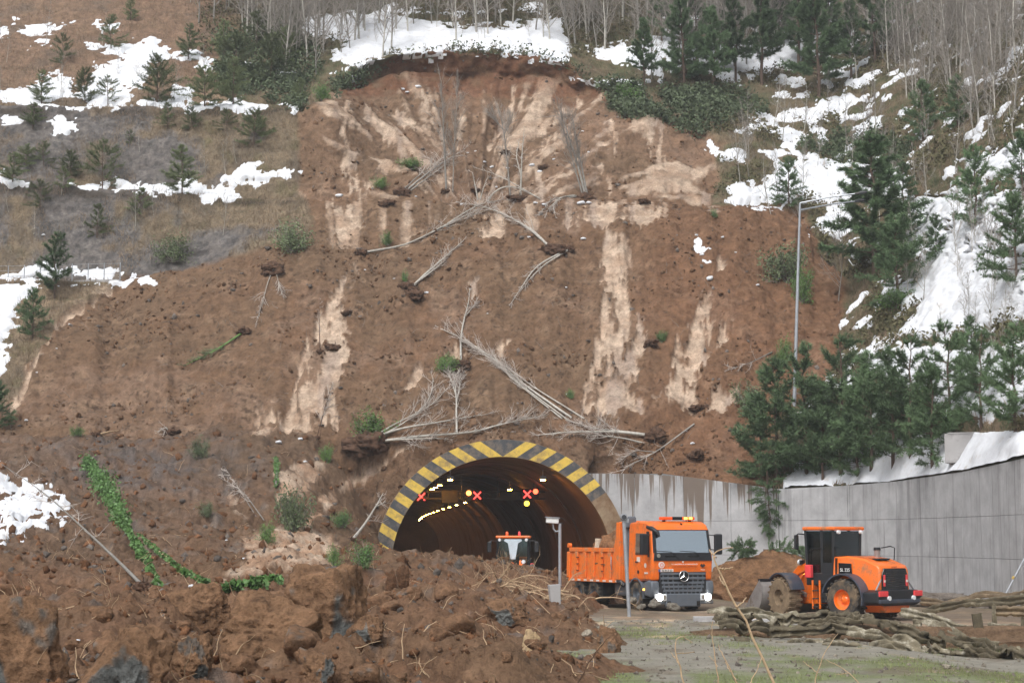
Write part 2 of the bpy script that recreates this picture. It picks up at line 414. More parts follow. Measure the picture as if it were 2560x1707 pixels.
# erosion rills in the bowl, running towards its throat
ang = np.arctan2(HX - 1190, 560 - HY)
bowl = sstep(250, 330, HX * .6 + 0) * ((SEG > 5) & (SEG < 9)) * SLIDE
rad = np.hypot(HX - 1190, HY - 560)
rill = vnoise(ang * 9 + .6 * vnoise(rad * .01, ang * 3, 0, 5), rad * .004, 0, 31) + .6 * vnoise(ang * 22, rad * .008, 0, 32)
disp += bowl * rill * .3
lowslope = ((SEG > 1) & (SEG < 2.3)).astype(float) * SLIDE
gully = vnoise(HX * .018 + .4 * vnoise(HY * .006, HX * .004, 0, 36), HY * .003, 0, 34) * .28 + vnoise(HX * .05, HY * .008, 0, 35) * .12
disp += lowslope * gully * sstep(1.0, 1.15, SEG)
# flow gullies on the lower slope
mud_polys = [
 [(1392, 545), (1438, 545), (1450, 590), (1438, 640), (1446, 690), (1478, 760), (1484, 790), (1464, 830), (1452, 870), (1440, 905), (1470, 955), (1400, 960), (1325, 945), (1350, 870), (1370, 800), (1380, 720), (1394, 650), (1380, 600)],
 [(808, 600), (826, 600), (812, 650), (792, 690), (800, 720), (790, 770), (802, 830), (782, 900), (778, 985), (690, 997), (648, 985), (660, 920), (690, 850), (700, 800), (720, 740), (760, 690), (788, 640)],
 [(590, 930), (640, 922), (650, 985), (585, 1000)],
 [(1612, 675), (1640, 690), (1640, 760), (1612, 830), (1590, 890), (1612, 932), (1570, 942), (1485, 932), (1540, 880), (1560, 800), (1590, 740)],
 [(1676, 728), (1680, 740), (1668, 790), (1640, 812), (1600, 862), (1596, 855), (1640, 790), (1655, 760)],
 [(1655, 590), (1675, 595), (1668, 622), (1640, 632)],
 [(1640, 880), (1690, 900), (1670, 940), (1620, 940)],
 [(750, 468), (830, 462), (832, 520), (800, 570), (755, 565)], [(1100, 475), (1160, 478), (1165, 552), (1098, 555)], [(1300, 478), (1350, 474), (1520, 486), (1520, 512), (1440, 528), (1300, 530)],
 [(935, 885), (960, 840), (965, 850), (948, 895), (930, 895)], [(1140, 795), (1185, 770), (1180, 790), (1160, 800), (1155, 830), (1140, 820)], [(1020, 800), (1070, 800), (1060, 815), (1040, 820)],
 [(940, 1020), (960, 1030), (880, 1075), (830, 1105), (770, 1140), (750, 1180), (735, 1180), (750, 1130), (820, 1085), (890, 1050)],
 [(1060, 660), (1095, 655), (1100, 690), (1085, 690)]]
mud_lines = [([(790, 255), (780, 300), (798, 365), (812, 440)], [5, 6, 7, 12]), ([(845, 262), (880, 310), (930, 372)], [8, 10, 6]), ([(932, 372), (870, 400), (848, 430)], [7, 9, 8]),
 ([(880, 250), (940, 282), (1000, 330)], [9, 9, 5]), ([(960, 200), (985, 265), (1010, 330)], [3, 6, 5]), ([(1060, 210), (1062, 270), (1050, 330)], [2, 5, 4]), ([(1120, 230), (1170, 265), (1160, 330)], [4, 5, 7]),
 ([(1180, 200), (1172, 250), (1130, 330)], [5, 7, 6]), ([(1330, 220), (1260, 280), (1190, 350)], [3, 9, 9]), ([(1320, 270), (1270, 320), (1210, 365)], [5, 10, 8]), ([(1400, 280), (1412, 320), (1400, 350)], [6, 3, 2]),
 ([(1100, 420), (1100, 470)], [6, 10]), ([(1180, 430), (1180, 470)], [8, 8]), ([(1240, 400), (1240, 460)], [8, 5]), ([(1380, 380), (1400, 440)], [6, 4]), ([(1470, 270), (1500, 300), (1530, 400)], [14, 20, 8]),
 ([(240, 648), (150, 722), (70, 850), (20, 940)], [16, 10, 8, 5]), ([(1030, 410), (1030, 445)], [7, 9])]
def mud_field(px, py, X, Y, Z):
    n1 = fbm(px * .045, py * .014, 0, 3, 41) * 9 + vnoise(px * .16, py * .045, 0, 42) * 8 + fbm(X * 4.5, Y * 4.5, Z * 4.5, 3, 47) * 6
    d = np.maximum(sd_list(px, py, mud_polys), sd_lines(px, py, mud_lines))
    blot = sstep(.2, .5, fbm(px * .055, py * .016, 0, 4, 43) * .75 + .3 * fbm(X * 3, Y * 3, Z * 3, 2, 44))
    return sstep(-4, 4, d + n1 - 1) * (1 - .9 * blot)
MUDF = mud_field(HX, HY, X, Y, Z) * np.clip(SLIDE + .3, 0, 1)
streak = sstep(.22, .62, rill + .35 * vnoise(ang * 55, rad * .012, 0, 33) + .35 * fbm(X * 1.6, Y * 1.6, Z * 1.6, 3, 45)) * bowl * sstep(170, 270, HY) * .85
vst = vnoise(HX * .045, HY * .006, 0, 51) + .5 * vnoise(HX * .11, HY * .01, 0, 52)
facev = ((SEG > 2.9) & (SEG < 4.0) & (HX > 640) & (HX < 1800)).astype(float)
streak = np.maximum(streak, facev * sstep(.3, .9, vst + .3 * fbm(X * 1.6, Y * 1.6, Z * 1.6, 3, 46)) * .7)
MUDA = np.clip(np.maximum(MUDF, streak * SLIDE), 0, 1)
disp -= .2 * MUDA * (HY > 540) * (1 + .5 * fbm(X * 1.2, Y * 1.2, Z * 1.2, 2, 48))
HV = HV + N0 * disp[..., None]
X, Y, Z = HV[..., 0], HV[..., 1], HV[..., 2]
HX, HY = proj(HV); HN = grid_normals(HV)

# ---- colours (what each patch of ground is made of, plus shade painted under bench lips)
nA = fbm(X * .25, Y * .25, Z * .25, 4, 61); nB = fbm(X * 1.1, Y * 1.1, Z * 1.1, 4, 62); nC = fbm(X * 5, Y * 5, Z * 5, 3, 63)
def lerp(a, b, t): return a * (1 - t[..., None]) + b * t[..., None]
ones = np.ones(HX.shape + (1,))
def soil_color(px, py, nA, nB, nC):
    c = lerp(ones_like3(px) * SOIL, SOIL_RED, np.clip(.35 + .5 * nA, 0, 1))
    grey = sstep(.1, .9, nA * .6 + nB * .5 + .5 * sstep(900, 300, px) * sstep(700, 1100, py))
    c = lerp(c, lin(122, 100, 84), grey * .8)
    c = lerp(c, lin(140, 116, 94), sstep(.3, .9, nB) * .5)
    c = lerp(c, lin(66, 50, 40), sstep(.35, .8, nC * .8 + nB * .35) * .75)
    return c
def ones_like3(px): return np.ones(px.shape + (3,))
soil = soil_color(HX, HY, nA, nB, nC)
redder = sstep(1500, 1700, HX) * sstep(400, 560, HY)
soil = lerp(soil, lin(120, 82, 58), redder * .35)
topdark = ((SEG > 7.6) & (SEG < 9.05)).astype(float) * sstep(-.3, .5, nB + .4)
soil = lerp(soil, lin(104, 66, 46), topdark * .6)
nat = lerp(ones_like3(HX) * lin(114, 102, 85), lin(136, 119, 98), np.clip(.5 + .6 * nA, 0, 1))
nat = lerp(nat, lin(98, 92, 66), sstep(.1, .7, nB) * .6)
leaf = sstep(300, 180, HY) * sstep(760, 560, HX)
nat = lerp(nat, lin(122, 96, 80), leaf * .7)
nat = lerp(nat, lin(92, 84, 76), sstep(.2, .8, fbm(X * .5, Y * .5, Z * .5, 4, 64)) * .5)
forest = np.maximum(sstep(330, 200, HY) * sstep(520, 640, HX), sstep(1650, 1850, HX))
nat = lerp(nat, lerp(ones_like3(HX) * lin(104, 92, 74), lin(72, 78, 54), np.clip(.5 + .8 * nB, 0, 1)), forest * .85)
rock = rockm * (HX < 700) * sstep(-.25, .35, nA + .3 * nB + .25 * sstep(560, 450, HX) + .1)
slate = lerp(ones_like3(HX) * lin(76, 76, 80), lin(114, 110, 108), np.clip(.5 + .7 * nC, 0, 1))
nat = lerp(nat, slate, rock * .85)
lip_shade = (np.exp(-((SEG - 3.93) / .06) ** 2) + np.exp(-((SEG - 5.93) / .06) ** 2) + np.exp(-((SEG - 1.975) / .012) ** 2)) * (HX < 760) * np.clip(.8 + nB, 0, 1)  # kerb shade painted as dark bands just below the left bench edges
nat = lerp(nat, lin(66, 58, 50), np.clip(lip_shade, 0, 1) * .85)
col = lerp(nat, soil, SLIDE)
soil_b = bowl * sstep(.2, .6, .5 + .4 * nA)
col = lerp(col, lin(146, 121, 102), np.clip(soil_b, 0, 1) * sstep(190, 300, HY) * .25)
mudc = lerp(ones_like3(HX) * MUD, lin(168, 144, 124), np.clip(.4 + .8 * nB, 0, 1))
mudc = lerp(mudc, lin(150, 136, 128), sstep(.3, .8, vnoise(HX * .05, HY * .01, 0, 77)) * .5)
col = lerp(col, mudc, MUDA * .85)
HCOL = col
def grid_faces(nr, nc, base=0):
    i = np.arange(nr - 1)[:, None] * nc + np.arange(nc - 1)[None, :]
    return np.stack([i, i + 1, i + nc + 1, i + nc], -1).reshape(-1, 4) + base
NR = HV.shape[0]
HF = grid_faces(NR, NCOL)
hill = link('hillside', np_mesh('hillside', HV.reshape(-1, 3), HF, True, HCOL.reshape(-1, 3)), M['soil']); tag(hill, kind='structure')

# ================================================================== SNOW lying on the hillside
snow_polys = [
 [(50, 85), (75, 55), (110, 50), (165, 52), (160, 65), (125, 75), (110, 98), (70, 95)], [(0, 75), (30, 50), (33, 60), (8, 85), (0, 88)], [(222, 62), (275, 55), (272, 68), (235, 70)],
 [(200, 103), (260, 110), (350, 88), (395, 110), (390, 135), (345, 160), (330, 200), (300, 215), (310, 238), (270, 245), (240, 200), (210, 175), (215, 155), (265, 145), (290, 125)],
 [(398, 135), (430, 115), (480, 130), (488, 150), (475, 165), (440, 140)], [(-20, 205), (60, 195), (160, 180), (180, 195), (170, 235), (100, 240), (-20, 240)], [(180, 185), (270, 200), (300, 245), (180, 240)],
 [(300, 238), (420, 235), (640, 238), (680, 248), (300, 248)], [(400, 200), (440, 210), (435, 232), (400, 232)], [(545, 150), (640, 158), (690, 172), (680, 178), (560, 160)],
 [(-5, 262), (40, 262), (58, 285), (30, 292), (-5, 282)], [(108, 288), (140, 272), (172, 290), (150, 305), (125, 302)],
 [(515, 412), (560, 385), (640, 375), (690, 395), (640, 412), (585, 432), (560, 420)],
 [(165, 425), (270, 412), (300, 425), (440, 420), (480, 430), (565, 452), (520, 458), (300, 438)], [(-10, 400), (20, 405), (60, 425), (-10, 425)],
 [(-10, 628), (60, 620), (200, 612), (290, 622), (310, 630), (200, 642), (-10, 648)], [(-40, 655), (80, 648), (105, 662), (40, 700), (35, 760), (20, 830), (0, 880), (-40, 900)], [(130, 655), (215, 645), (300, 640), (360, 640), (300, 650), (150, 662)],
 [(-15, 1060), (50, 1090), (110, 1110), (170, 1150), (150, 1205), (60, 1235), (-15, 1255)],
 [(690, 45), (760, 25), (870, 22), (1060, 60), (1290, 45), (1310, 90), (1300, 125), (1330, 150), (1180, 125), (1060, 112), (930, 128), (860, 148), (800, 150), (760, 130), (790, 100), (700, 70)],
 [(870, 20), (1000, 30), (1240, 12), (1240, 18), (1060, 38), (880, 30)], [(1310, 178), (1360, 195), (1420, 185), (1520, 188), (1440, 192), (1340, 185)], [(760, 172), (840, 182), (830, 186), (770, 178)],
 [(1340, 110), (1480, 100), (1540, 140), (1520, 170), (1430, 160), (1400, 140)], [(1480, 90), (1560, 20), (1620, 60), (1600, 140), (1540, 170)], [(1590, 100), (1700, 80), (1850, 90), (1960, 70), (2030, 110), (1950, 130), (1860, 150), (1750, 180), (1680, 195), (1600, 185)],
 [(1690, 292), (1730, 268), (1780, 285), (1730, 310), (1700, 310)], [(1632, 330), (1660, 355), (1720, 335), (1700, 360), (1650, 362)], [(1780, 305), (1830, 295), (1850, 320), (1820, 350), (1785, 340)],
 [(1780, 260), (1860, 245), (1940, 225), (2000, 200), (2100, 150), (2110, 170), (2010, 225), (1930, 265), (1860, 290), (1840, 275)], [(1850, 190), (1960, 150), (1980, 165), (1900, 200)],
 [(1668, 420), (1760, 395), (1840, 370), (1950, 368), (2060, 395), (2090, 440), (1990, 470), (1850, 478), (1680, 478)], [(1840, 480), (1960, 470), (2000, 520), (1960, 560), (1900, 570), (1860, 530)],
 [(2070, 440), (2200, 430), (2352, 440), (2500, 400), (2500, 700), (2352, 720), (2280, 760), (2160, 780), (2060, 770), (2090, 700), (2000, 690), (2020, 650), (2100, 620), (2070, 560), (2090, 500)],
 [(1960, 800), (2080, 780), (2180, 800), (2300, 790), (2500, 760), (2500, 960), (2352, 960), (2200, 940), (2080, 880), (1990, 850)],
 [(1800, 1120), (1870, 1055), (1900, 1045), (2050, 1050), (2150, 1030), (2352, 990), (2600, 950), (2600, 1090), (2352, 1050), (2100, 1105), (1960, 1118), (1860, 1125)],
 [(2200, 360), (2352, 330), (2500, 320), (2500, 400), (2352, 420), (2220, 400)], [(2180, 930), (2352, 920), (2600, 900), (2600, 980), (2352, 960), (2250, 970)],
 [(1580, 515), (1600, 520), (1615, 560), (1625, 605), (1605, 600), (1595, 560)], [(1860, 1060), (1960, 1030), (2060, 1010), (2060, 1060), (1940, 1090)]]
xs, ys, zs = X, Y, Z
sn = sd_list(HX, HY, snow_polys) + fbm(X * .5, Y * .5, Z * .5, 4, 81) * 15 + fbm(X * 2.2, Y * 2.2, Z * 2.2, 3, 82) * 11 + fbm(X * 6, Y * 6, Z * 6, 2, 87) * 5 - 16 * sstep(.15, .7, fbm(X * .9, Y * .9, Z * .9, 4, 88))
brk = sstep(1600, 1800, HX) * (HY < 900)
sn -= brk * (2 + 24 * np.clip(fbm(X * .55, Y * .55, Z * .55, 3, 84), -.3, 1))
sn -= ((HX < 260) & (HY > 1130)) * (6 + 14 * np.clip(fbm(X * 2, Y * 2, Z * 2, 2, 85), -.4, 1))
sn += ((HX > 1960) & (HY > 1085)) * 20 + ((HX > 2250) & (HY > 1085)) * 25
spk = (fbm(X * .8, Y * .8, Z * .8, 4, 83) - .50) * 60 - 60 * (1 - sstep(1750, 1950, HX))
sn = np.maximum(sn, np.where((HX > 1700) & (HY < 1050) & (SLIDE < .3), spk, -60))
sn = np.where((SLIDE > .6) & (HX > 760) & (HX < 1700) & (HY > 200), -60, sn)
SNOWH = sstep(-6, 26, sn) * .17 + sstep(-6, 3, sn) * .055 - .05
SNOWH += sstep(0, 10, sn) * fbm(X * .7, Y * .7, Z * .7, 3, 86) * .05
def snow_mesh(name, V, N, h, F_, lab=None):
    keep = (h.reshape(-1)[F_] > -.045).any(1)
    f = F_[keep]; u, inv = np.unique(f, return_inverse=True)
    SV = (V + N * h[..., None]).reshape(-1, 3)[u]
    o = link(name, np_mesh(name, SV, inv.reshape(-1, 4), True), M['snow'])
    return tag(o, lab, 'snow', kind='stuff')
snow_mesh('snow_cover', HV, HN, SNOWH, HF, 'white patches of old snow lying on the hillside and benches')

# ================================================================== GROUND of the yard
gx = np.unique(np.concatenate([np.linspace(-400, -10, 14), np.linspace(-10, -2, 10), np.arange(-2, 24, .2), np.linspace(24, 60, 14), np.linspace(60, 400, 10)]))
gy = np.unique(np.concatenate([np.linspace(-120, 20, 10), np.arange(20, 100, .25), np.linspace(100, 110, 6)]))
GX, GY = np.meshgrid(gx, gy)
def ground_z(x, y):
    return -.24 * sstep(8, 11.0, x) + .03 * fbm(x * .5, y * .5, 0, 3, 91) - .02
GZ = ground_z(GX, GY) + .02 * fbm(GX * 3, GY * 3, 0, 3, 92)
g1 = fbm(GX * .35, GY * .18, 0, 4, 93); g2 = fbm(GX * 1.6, GY * .8, 0, 4, 94)
gpx, gpy = proj(np.stack([GX, np.maximum(GY, 5), GZ], -1))
gc = lerp(ones_like3(GX) * lin(132, 128, 118), lin(112, 118, 86), sstep(-.35, .35, g1 + .3 * g2 + .9 * sstep(46, 36, GY) - .25 * sstep(9, 13, GX)))
gc = lerp(gc, lin(190, 166, 140), sstep(.0, .5, g2 * .5 + g1 * .3 + .6 * np.exp(-((GY - 62) / 6) ** 2) - .25))
gc = lerp(gc, lin(104, 92, 78), sstep(.2, .7, fbm(GX * .8, GY * .4, 0, 4, 95)) * .6)
gc = lerp(gc, lin(112, 96, 82), sstep(60, 66, GY) * .8)
ground = link('ground', np_mesh('ground', np.stack([GX, GY, GZ], -1).reshape(-1, 3), grid_faces(len(gy), len(gx)), True, gc.reshape(-1, 3)), M['ground']); tag(ground, kind='structure')

# ================================================================== DEBRIS of the slide in front (height field through measured points)
cps = [(-600, 1600, 22), (-600, 1450, 50), (-600, 1380, 66), (-600, 1200, 88), (-600, 1100, 97), (-600, 1090, 106),
 (0, 1707, 23), (600, 1707, 24), (1100, 1707, 27.5), (1380, 1707, 32), (0, 1600, 30), (600, 1600, 32), (1100, 1600, 35), (1420, 1620, 41),
 (0, 1500, 42), (500, 1500, 44), (900, 1500, 46), (1250, 1500, 53), (1400, 1540, 57), (0, 1440, 52), (500, 1440, 56), (900, 1430, 62), (1200, 1430, 70), (1350, 1445, 75), (1450, 1490, 74),
 (1000, 1400, 82), (1150, 1396, 84), (1260, 1402, 85), (1330, 1425, 84), (1420, 1440, 83), (1500, 1480, 82), (0, 1380, 66), (400, 1380, 70), (800, 1375, 76),
 (0, 1300, 78), (400, 1300, 82), (800, 1305, 88), (900, 1315, 93), (0, 1200, 88), (400, 1200, 92), (800, 1210, 96), (890, 1270, 98.5), (930, 1330, 99.5), (960, 1380, 98),
 (0, 1100, 97), (400, 1100, 100), (760, 1110, 101), (850, 1160, 101), (0, 1090, 104), (400, 1090, 106), (800, 1110, 106)]
cp = [tuple(pt(a, b, c)) for a, b, c in cps]
cp += [(x, y, z) for (x, y, z) in [(.6, 27, -.25), (1.6, 33, -.2), (3.4, 45, -.25), (2.9, 55, -.25), (2.9, 62, -.2), (3.8, 70, -.15), (6, 60, -.5), (6, 40, -.6), (8, 80, -.4), (5.6, 86, -.2), (-4.2, 92, .35), (-1, 92, -.05), (3, 92, -.3), (-3, 97, -.3), (3, 98, -.4), (-5.2, 103, .3), (-4, 104, -.4), (0, 104, -.5), (5, 104, -.5), (-6.6, 103.5, 2.0), (0, 20, .2), (-4, 18, .7), (-12, 18, .8), (0, 14, .1), (-4, 14, .5), (-10, 14, .6)]]
cp = np.array(cp)
def tps_fit(P):
    n = len(P); d = np.hypot(P[:, None, 0] - P[None, :, 0], P[:, None, 1] - P[None, :, 1])
    Kk = np.where(d > 0, d * d * np.log(np.maximum(d, 1e-9)), 0) + np.eye(n) * 2.0
    A = np.zeros((n + 3, n + 3)); A[:n, :n] = Kk; A[:n, n] = 1; A[:n, n + 1:] = P[:, :2]; A[n, :n] = 1; A[n + 1:, :n] = P[:, :2].T
    return np.linalg.solve(A, np.concatenate([P[:, 2], np.zeros(3)]))
tps_w = tps_fit(cp)
def debris_base(x, y):
    r = tps_w[len(cp)] + tps_w[len(cp) + 1] * x + tps_w[len(cp) + 2] * y
    for i in range(len(cp)):
        d2 = (x - cp[i, 0]) ** 2 + (y - cp[i, 1]) ** 2
        r = r + tps_w[i] * .5 * d2 * np.log(np.maximum(d2, 1e-12))
    return r
dpx = np.concatenate([np.arange(-600, -20, 12), np.arange(-20, 1660, 4.5)]); dD = 15.0 * np.exp(np.arange(0, math.log(105.5 / 15), .0042))
DPX, DD = np.meshgrid(dpx, dD)
DX = (DPX - CX) / F * DD; DY = DD
DZ = debris_base(DX, DY)
rough = sstep(-.35, .35, DZ)
big = fbm(DX * .45, DY * .45, 0, 3, 101) * .36 + (np.abs(vnoise(DX * .3 + .2 * DY, DY * .25, 0, 109)) - .25) * -.35
clod = (billow(DX * .9, DY * .9, .3, 3, 102) - .87) * .20 + (billow(DX * 3.1, DY * 3.1, .7, 3, 103) - .87) * .10 + fbm(DX * 9, DY * 9, 0, 2, 104) * .025
DZ = DZ + rough * (big + clod) - .05
# the collar of the tunnel stays clear of soil
inside_t = sstep(6.6, 6.0, np.abs(DX + .49 + .092 * (DY - 101))) * sstep(99, 101, DY)
DZ = DZ * (1 - inside_t) + inside_t * np.minimum(DZ, -.35)
DV = np.stack([DX, DY, DZ], -1); DN = grid_normals(DV)
DQX, DQY = proj(DV)
a_, b_, c_ = fbm(DX * .3, DY * .3, DZ * .3, 4, 111), fbm(DX * 1.4, DY * 1.4, DZ * 1.4, 4, 112), fbm(DX * 6, DY * 6, DZ * 6, 3, 113)
dc = soil_color(DQX, DQY, a_, b_, c_)
near = sstep(1380, 1460, DQY)
dc = lerp(dc, lerp(ones_like3(DX) * lin(127, 99, 77), lin(128, 93, 70), np.clip(.5 + .8 * a_, 0, 1)), near * .5)
dc = lerp(dc, lin(112, 106, 102), sstep(.55, .9, a_ * .3 + b_ * .9) * .6)
deb_mud_polys = [[(560, 1240), (620, 1210), (720, 1180), (740, 1230), (780, 1260), (760, 1300), (690, 1300), (620, 1310), (560, 1320), (520, 1325), (560, 1290)], [(640, 1090), (700, 1060), (760, 1050), (700, 1130), (640, 1160)], [(520, 1130), (560, 1180), (590, 1200), (540, 1180)], [(1380, 1385), (1560, 1390), (1500, 1420), (1380, 1415)]]
dm = sd_list(DQX, DQY, mud_polys + deb_mud_polys) + fbm(DX * 1.2, DY * 1.2, DZ, 4, 114) * 16
dmu = sstep(-4, 6, dm)
dc = lerp(dc, lerp(ones_like3(DX) * MUD, lin(176, 142, 116), np.clip(.5 + b_, 0, 1)), dmu * .85)
bl = np.exp(-((DQX - 380) / 260) ** 2 - ((DQY - 1150) / 70) ** 2)
dc = lerp(dc, lin(98, 92, 90), np.clip(bl * (.8 + b_), 0, 1) * .8)
DF = grid_faces(len(dD), len(dpx))
deb = link('landslide_debris', np_mesh('landslide_debris', DV.reshape(-1, 3), DF, True, dc.reshape(-1, 3)), M['debris']); tag(deb, kind='structure')
ds = sd_list(DQX, DQY, [snow_polys[18]]) + fbm(DX * 1.3, DY * 1.3, DZ, 4, 115) * 26 - 4
ds -= 48 * sstep(-.25, .25, fbm(DX * 1.8, DY * 1.4, DZ * 2, 4, 116))
dh = sstep(-6, 16, ds) * .07 + sstep(-6, 3, ds) * .05 - .05
snow_mesh('melting_snow', DV, DN, dh, DF, 'dirty broken snow melting on the debris toe')

# ------------------------------------------------------------------ casting pixels onto the built ground
def bvh_of(V, Fq):
    return BVHTree.FromPolygons(V.reshape(-1, 3).tolist(), Fq.tolist())
BV = [bvh_of(HV, HF), bvh_of(DV, DF), BVHTree.FromPolygons(np.stack([GX, GY, GZ], -1).reshape(-1, 3).tolist(), grid_faces(len(gy), len(gx)).tolist())]
CAMV = Vector(CAM)
def hit(px, py):
    d = Vector(pdir(px, py)).normalized(); best = None
    for b in BV:
        r = b.ray_cast(CAMV, d)
        if r[0] is not None and (best is None or r[3] < best[1]): best = (r[0], r[3], r[1])
    return best
def hitP(px, py, default=120):
    h = hit(px, py)
    if h is None: return Vector(pt(px, py, default))
    return h[0]
def drop(x, y, top=80.0):
    best = None
    for b in BV:
        r = b.ray_cast(Vector((x, y, top)), Vector((0, 0, -1)))
        if r[0] is not None and (best is None or r[0].z > best): best = r[0].z
    return 0.0 if best is None else best
# ================================================================== TUNNEL
M['yellow_paint'] = mat('yellow_paint', lin(216, 184, 82), 0.65, var=0.1, scale=3, dirt=lin(132, 112, 90), dirt_amt=0.42, dscale=1.3)
M['black_paint'] = mat('black_paint', lin(74, 76, 80), 0.7, var=0.15, scale=3, dirt=lin(136, 122, 106), dirt_amt=0.42, dscale=1.5)
M['muddy_concrete'] = mat('muddy_concrete', lin(158, 140, 116), 0.9, var=0.2, scale=1.2, dirt=lin(112, 84, 60), dirt_amt=0.6, dscale=0.8, bmp=.2)
M['lining'] = mat('tunnel_lining', lin(112, 88, 68), 0.55, var=0.25, scale=0.5, dirt=lin(80, 66, 54), dirt_amt=0.4, dscale=0.3)
M['asphalt'] = mat('asphalt', lin(66, 64, 62), 0.9, var=0.2, scale=2, bmp=.2, bscale=40)
M['sodium'] = emat('sodium_lamp_glow', (1.0, 0.40, 0.05), 200.0)
M['galv'] = mat('galvanised_steel', lin(168, 172, 178), 0.45, 0.55, var=0.12, scale=6)
M['darkgrey'] = mat('dark_grey_plastic', lin(52, 54, 58), 0.5, var=0.15, scale=5, dirt=lin(110, 92, 76), dirt_amt=0.15)
M['red_led'] = emat('red_led', (1.0, 0.05, 0.04), 4.0); M['amber_led'] = emat('amber_led', (1.0, 0.62, 0.05), 4.0); M['red_lens'] = emat('red_signal_lens', (1.0, 0.12, 0.05), 3.0); M['warm_lens'] = emat('orange_signal_lens', (1.0, 0.30, 0.06), 4.5)
TC = pt(1257, 1420, 101.0); TROT = math.atan(.092)
tun = empty('road_tunnel', (TC[0], 101.0, 0), TROT, 'road tunnel with black and yellow striped round portal half buried in soil', 'tunnel')
ZC, RI, RO = 1.02, 5.86, 6.78
def arcp(r, a, y): return (r * math.cos(a), y, ZC + r * math.sin(a))
def sweep_arc(mb, sec, a0, a1, n):
    """sec: list of (r, y) loop swept over angles"""
    m = len(sec); vs = []; fs = []
    for i in range(n + 1):
        a = a0 + (a1 - a0) * i / n
        vs += [arcp(r, a, y) for r, y in sec]
    for i in range(n):
        for k in range(m): fs.append((i * m + k, i * m + (k + 1) % m, (i + 1) * m + (k + 1) % m, (i + 1) * m + k))
    fs += [tuple(range(m)), tuple(range(n * m, n * m + m))[::-1]]
    return mb.add(vs, fs)
A0, A1 = math.radians(-14), math.radians(194)
ring = sweep_arc(MB(), [(RI, 0), (RO, 0), (RO, 5.5), (RI + .3, 5.5), (RI + .3, .5), (RI, .5)], A0, A1, 72).build('portal_ring', M['muddy_concrete'], tun, smooth=35)
na = math.radians(57)
def edge_angle(c, r):
    return na + math.acos(max(-1, min(1, c / r)))
def stripe(c0, c1, side, m, name):
    mb = MB(); y = -.006; n = 10
    out, inn = [], []
    for i in range(n + 1):
        c = c0 + (c1 - c0) * i / n
        ao = max(edge_angle(c, RO - .01), math.pi / 2); ai = max(edge_angle(c, RI + .01), math.pi / 2)
        if side > 0: ao, ai = math.pi - ao, math.pi - ai
        out.append(arcp(RO - .01, ao, y)); inn.append(arcp(RI + .01, ai, y))
    vs = out + inn; m_ = n + 1
    back = [(p[0], .004, p[2]) for p in vs]
    fs = [(i, i + 1, m_ + i + 1, m_ + i) for i in range(n)]
    fs += [(0, m_, 3 * m_, 2 * m_), (n, 2 * m_ + n, 3 * m_ + n, m_ + n)] + [(i, 2 * m_ + i, 2 * m_ + i + 1, i + 1) for i in range(n)] + [(m_ + i, m_ + i + 1, 3 * m_ + i + 1, 3 * m_ + i) for i in range(n)]
    mb.add(vs + back, fs); return mb.build(name, m, ring)
c = 4.94; per = .912; wd = .45
for side, cnt in ((-1, 9), (1, 5)):
    for k in range(cnt):
        hi = c - per * k
        stripe(hi - wd, hi, side, M['yellow_paint'], 'yellow_stripe')
        stripe(hi - per, hi - wd - .001, side, M['black_paint'], 'black_stripe')
    # wedge at the crown
    stripe(c + .001, 5.72, side, M['black_paint'], 'black_stripe')
lin_mb = MB(); vs = []; fs = []; nl = 60; na_ = 40
lys = [0.3 + 3.8 * i for i in range(nl)]
def axis_x(y): return .0000 * y + .00016 * max(0, y - 90) ** 2      # the bore swings slightly right far inside
for y in lys:
    for k in range(na_ + 1):
        a = math.radians(-16) + math.radians(212) * k / na_
        p = arcp(RI + .02, a, y); vs.append((p[0] + axis_x(y), p[1], p[2]))
for i in range(nl - 1):
    for k in range(na_): fs.append((i * (na_ + 1) + k, (i + 1) * (na_ + 1) + k, (i + 1) * (na_ + 1) + k + 1, i * (na_ + 1) + k + 1))
fs.append(tuple(range((nl - 1) * (na_ + 1), nl * (na_ + 1))))
lin_mb.add(vs, fs).build('lining', M['lining'], tun, smooth=40)
for i in range(1, 6):      # recessed construction joints show as thin proud ribs
    y = i * 12.0
    sweep_arc(MB(), [(RI + .01, y), (RI - .05, y), (RI - .05, y + .12), (RI + .01, y + .12)], math.radians(0), math.radians(180), 40).build('lining_joint', M['lining'], tun)
MB().bb(-5.6, 5.6, .4, 150, -.25, .02).build('road', M['asphalt'], tun)
for sx in (-1, 1): MB().bb(sx * 4.4, sx * 5.7, .4, 150, .0, .22).build('walkway', M['lining'], tun, bevel=.02)
tm = Matrix.Translation((TC[0], 101, 0)) @ Matrix.Rotation(TROT, 4, 'Z')
def tloc(x, y, z): return tm @ Vector((x + axis_x(y), y, z))
lp = None
row_r = [3.0, 23.0] + [66 + 11.5 * i for i in range(14)]
row_l = [3.0, 13.5, 18.5, 22.5]
for sx, ysl in ((2.45, row_r), (-2.6, row_l)):
    for y in ysl:
        loc = tloc(sx, y, 5.75)
        if lp is None:
            lp = empty('tunnel_lamp', loc, TROT, 'small box lamp glowing orange under the tunnel roof', 'lamp', 'sodium lamps along the tunnel roof')
            MB().box((0, 0, .12), (.36, .7, .2), taper=(.8, .9)).build('housing', M['galv'], lp, bevel=.02)
            MB().box((0, 0, .0), (.22, .40, .05)).build('lens', M['sodium'], lp)
            MB().tube([(0, 0, .2), (0, 0, .55)], .03, 6).build('bracket', M['galv'], lp)
            o = lp
        else: o = copy_tree(lp); o.location = loc
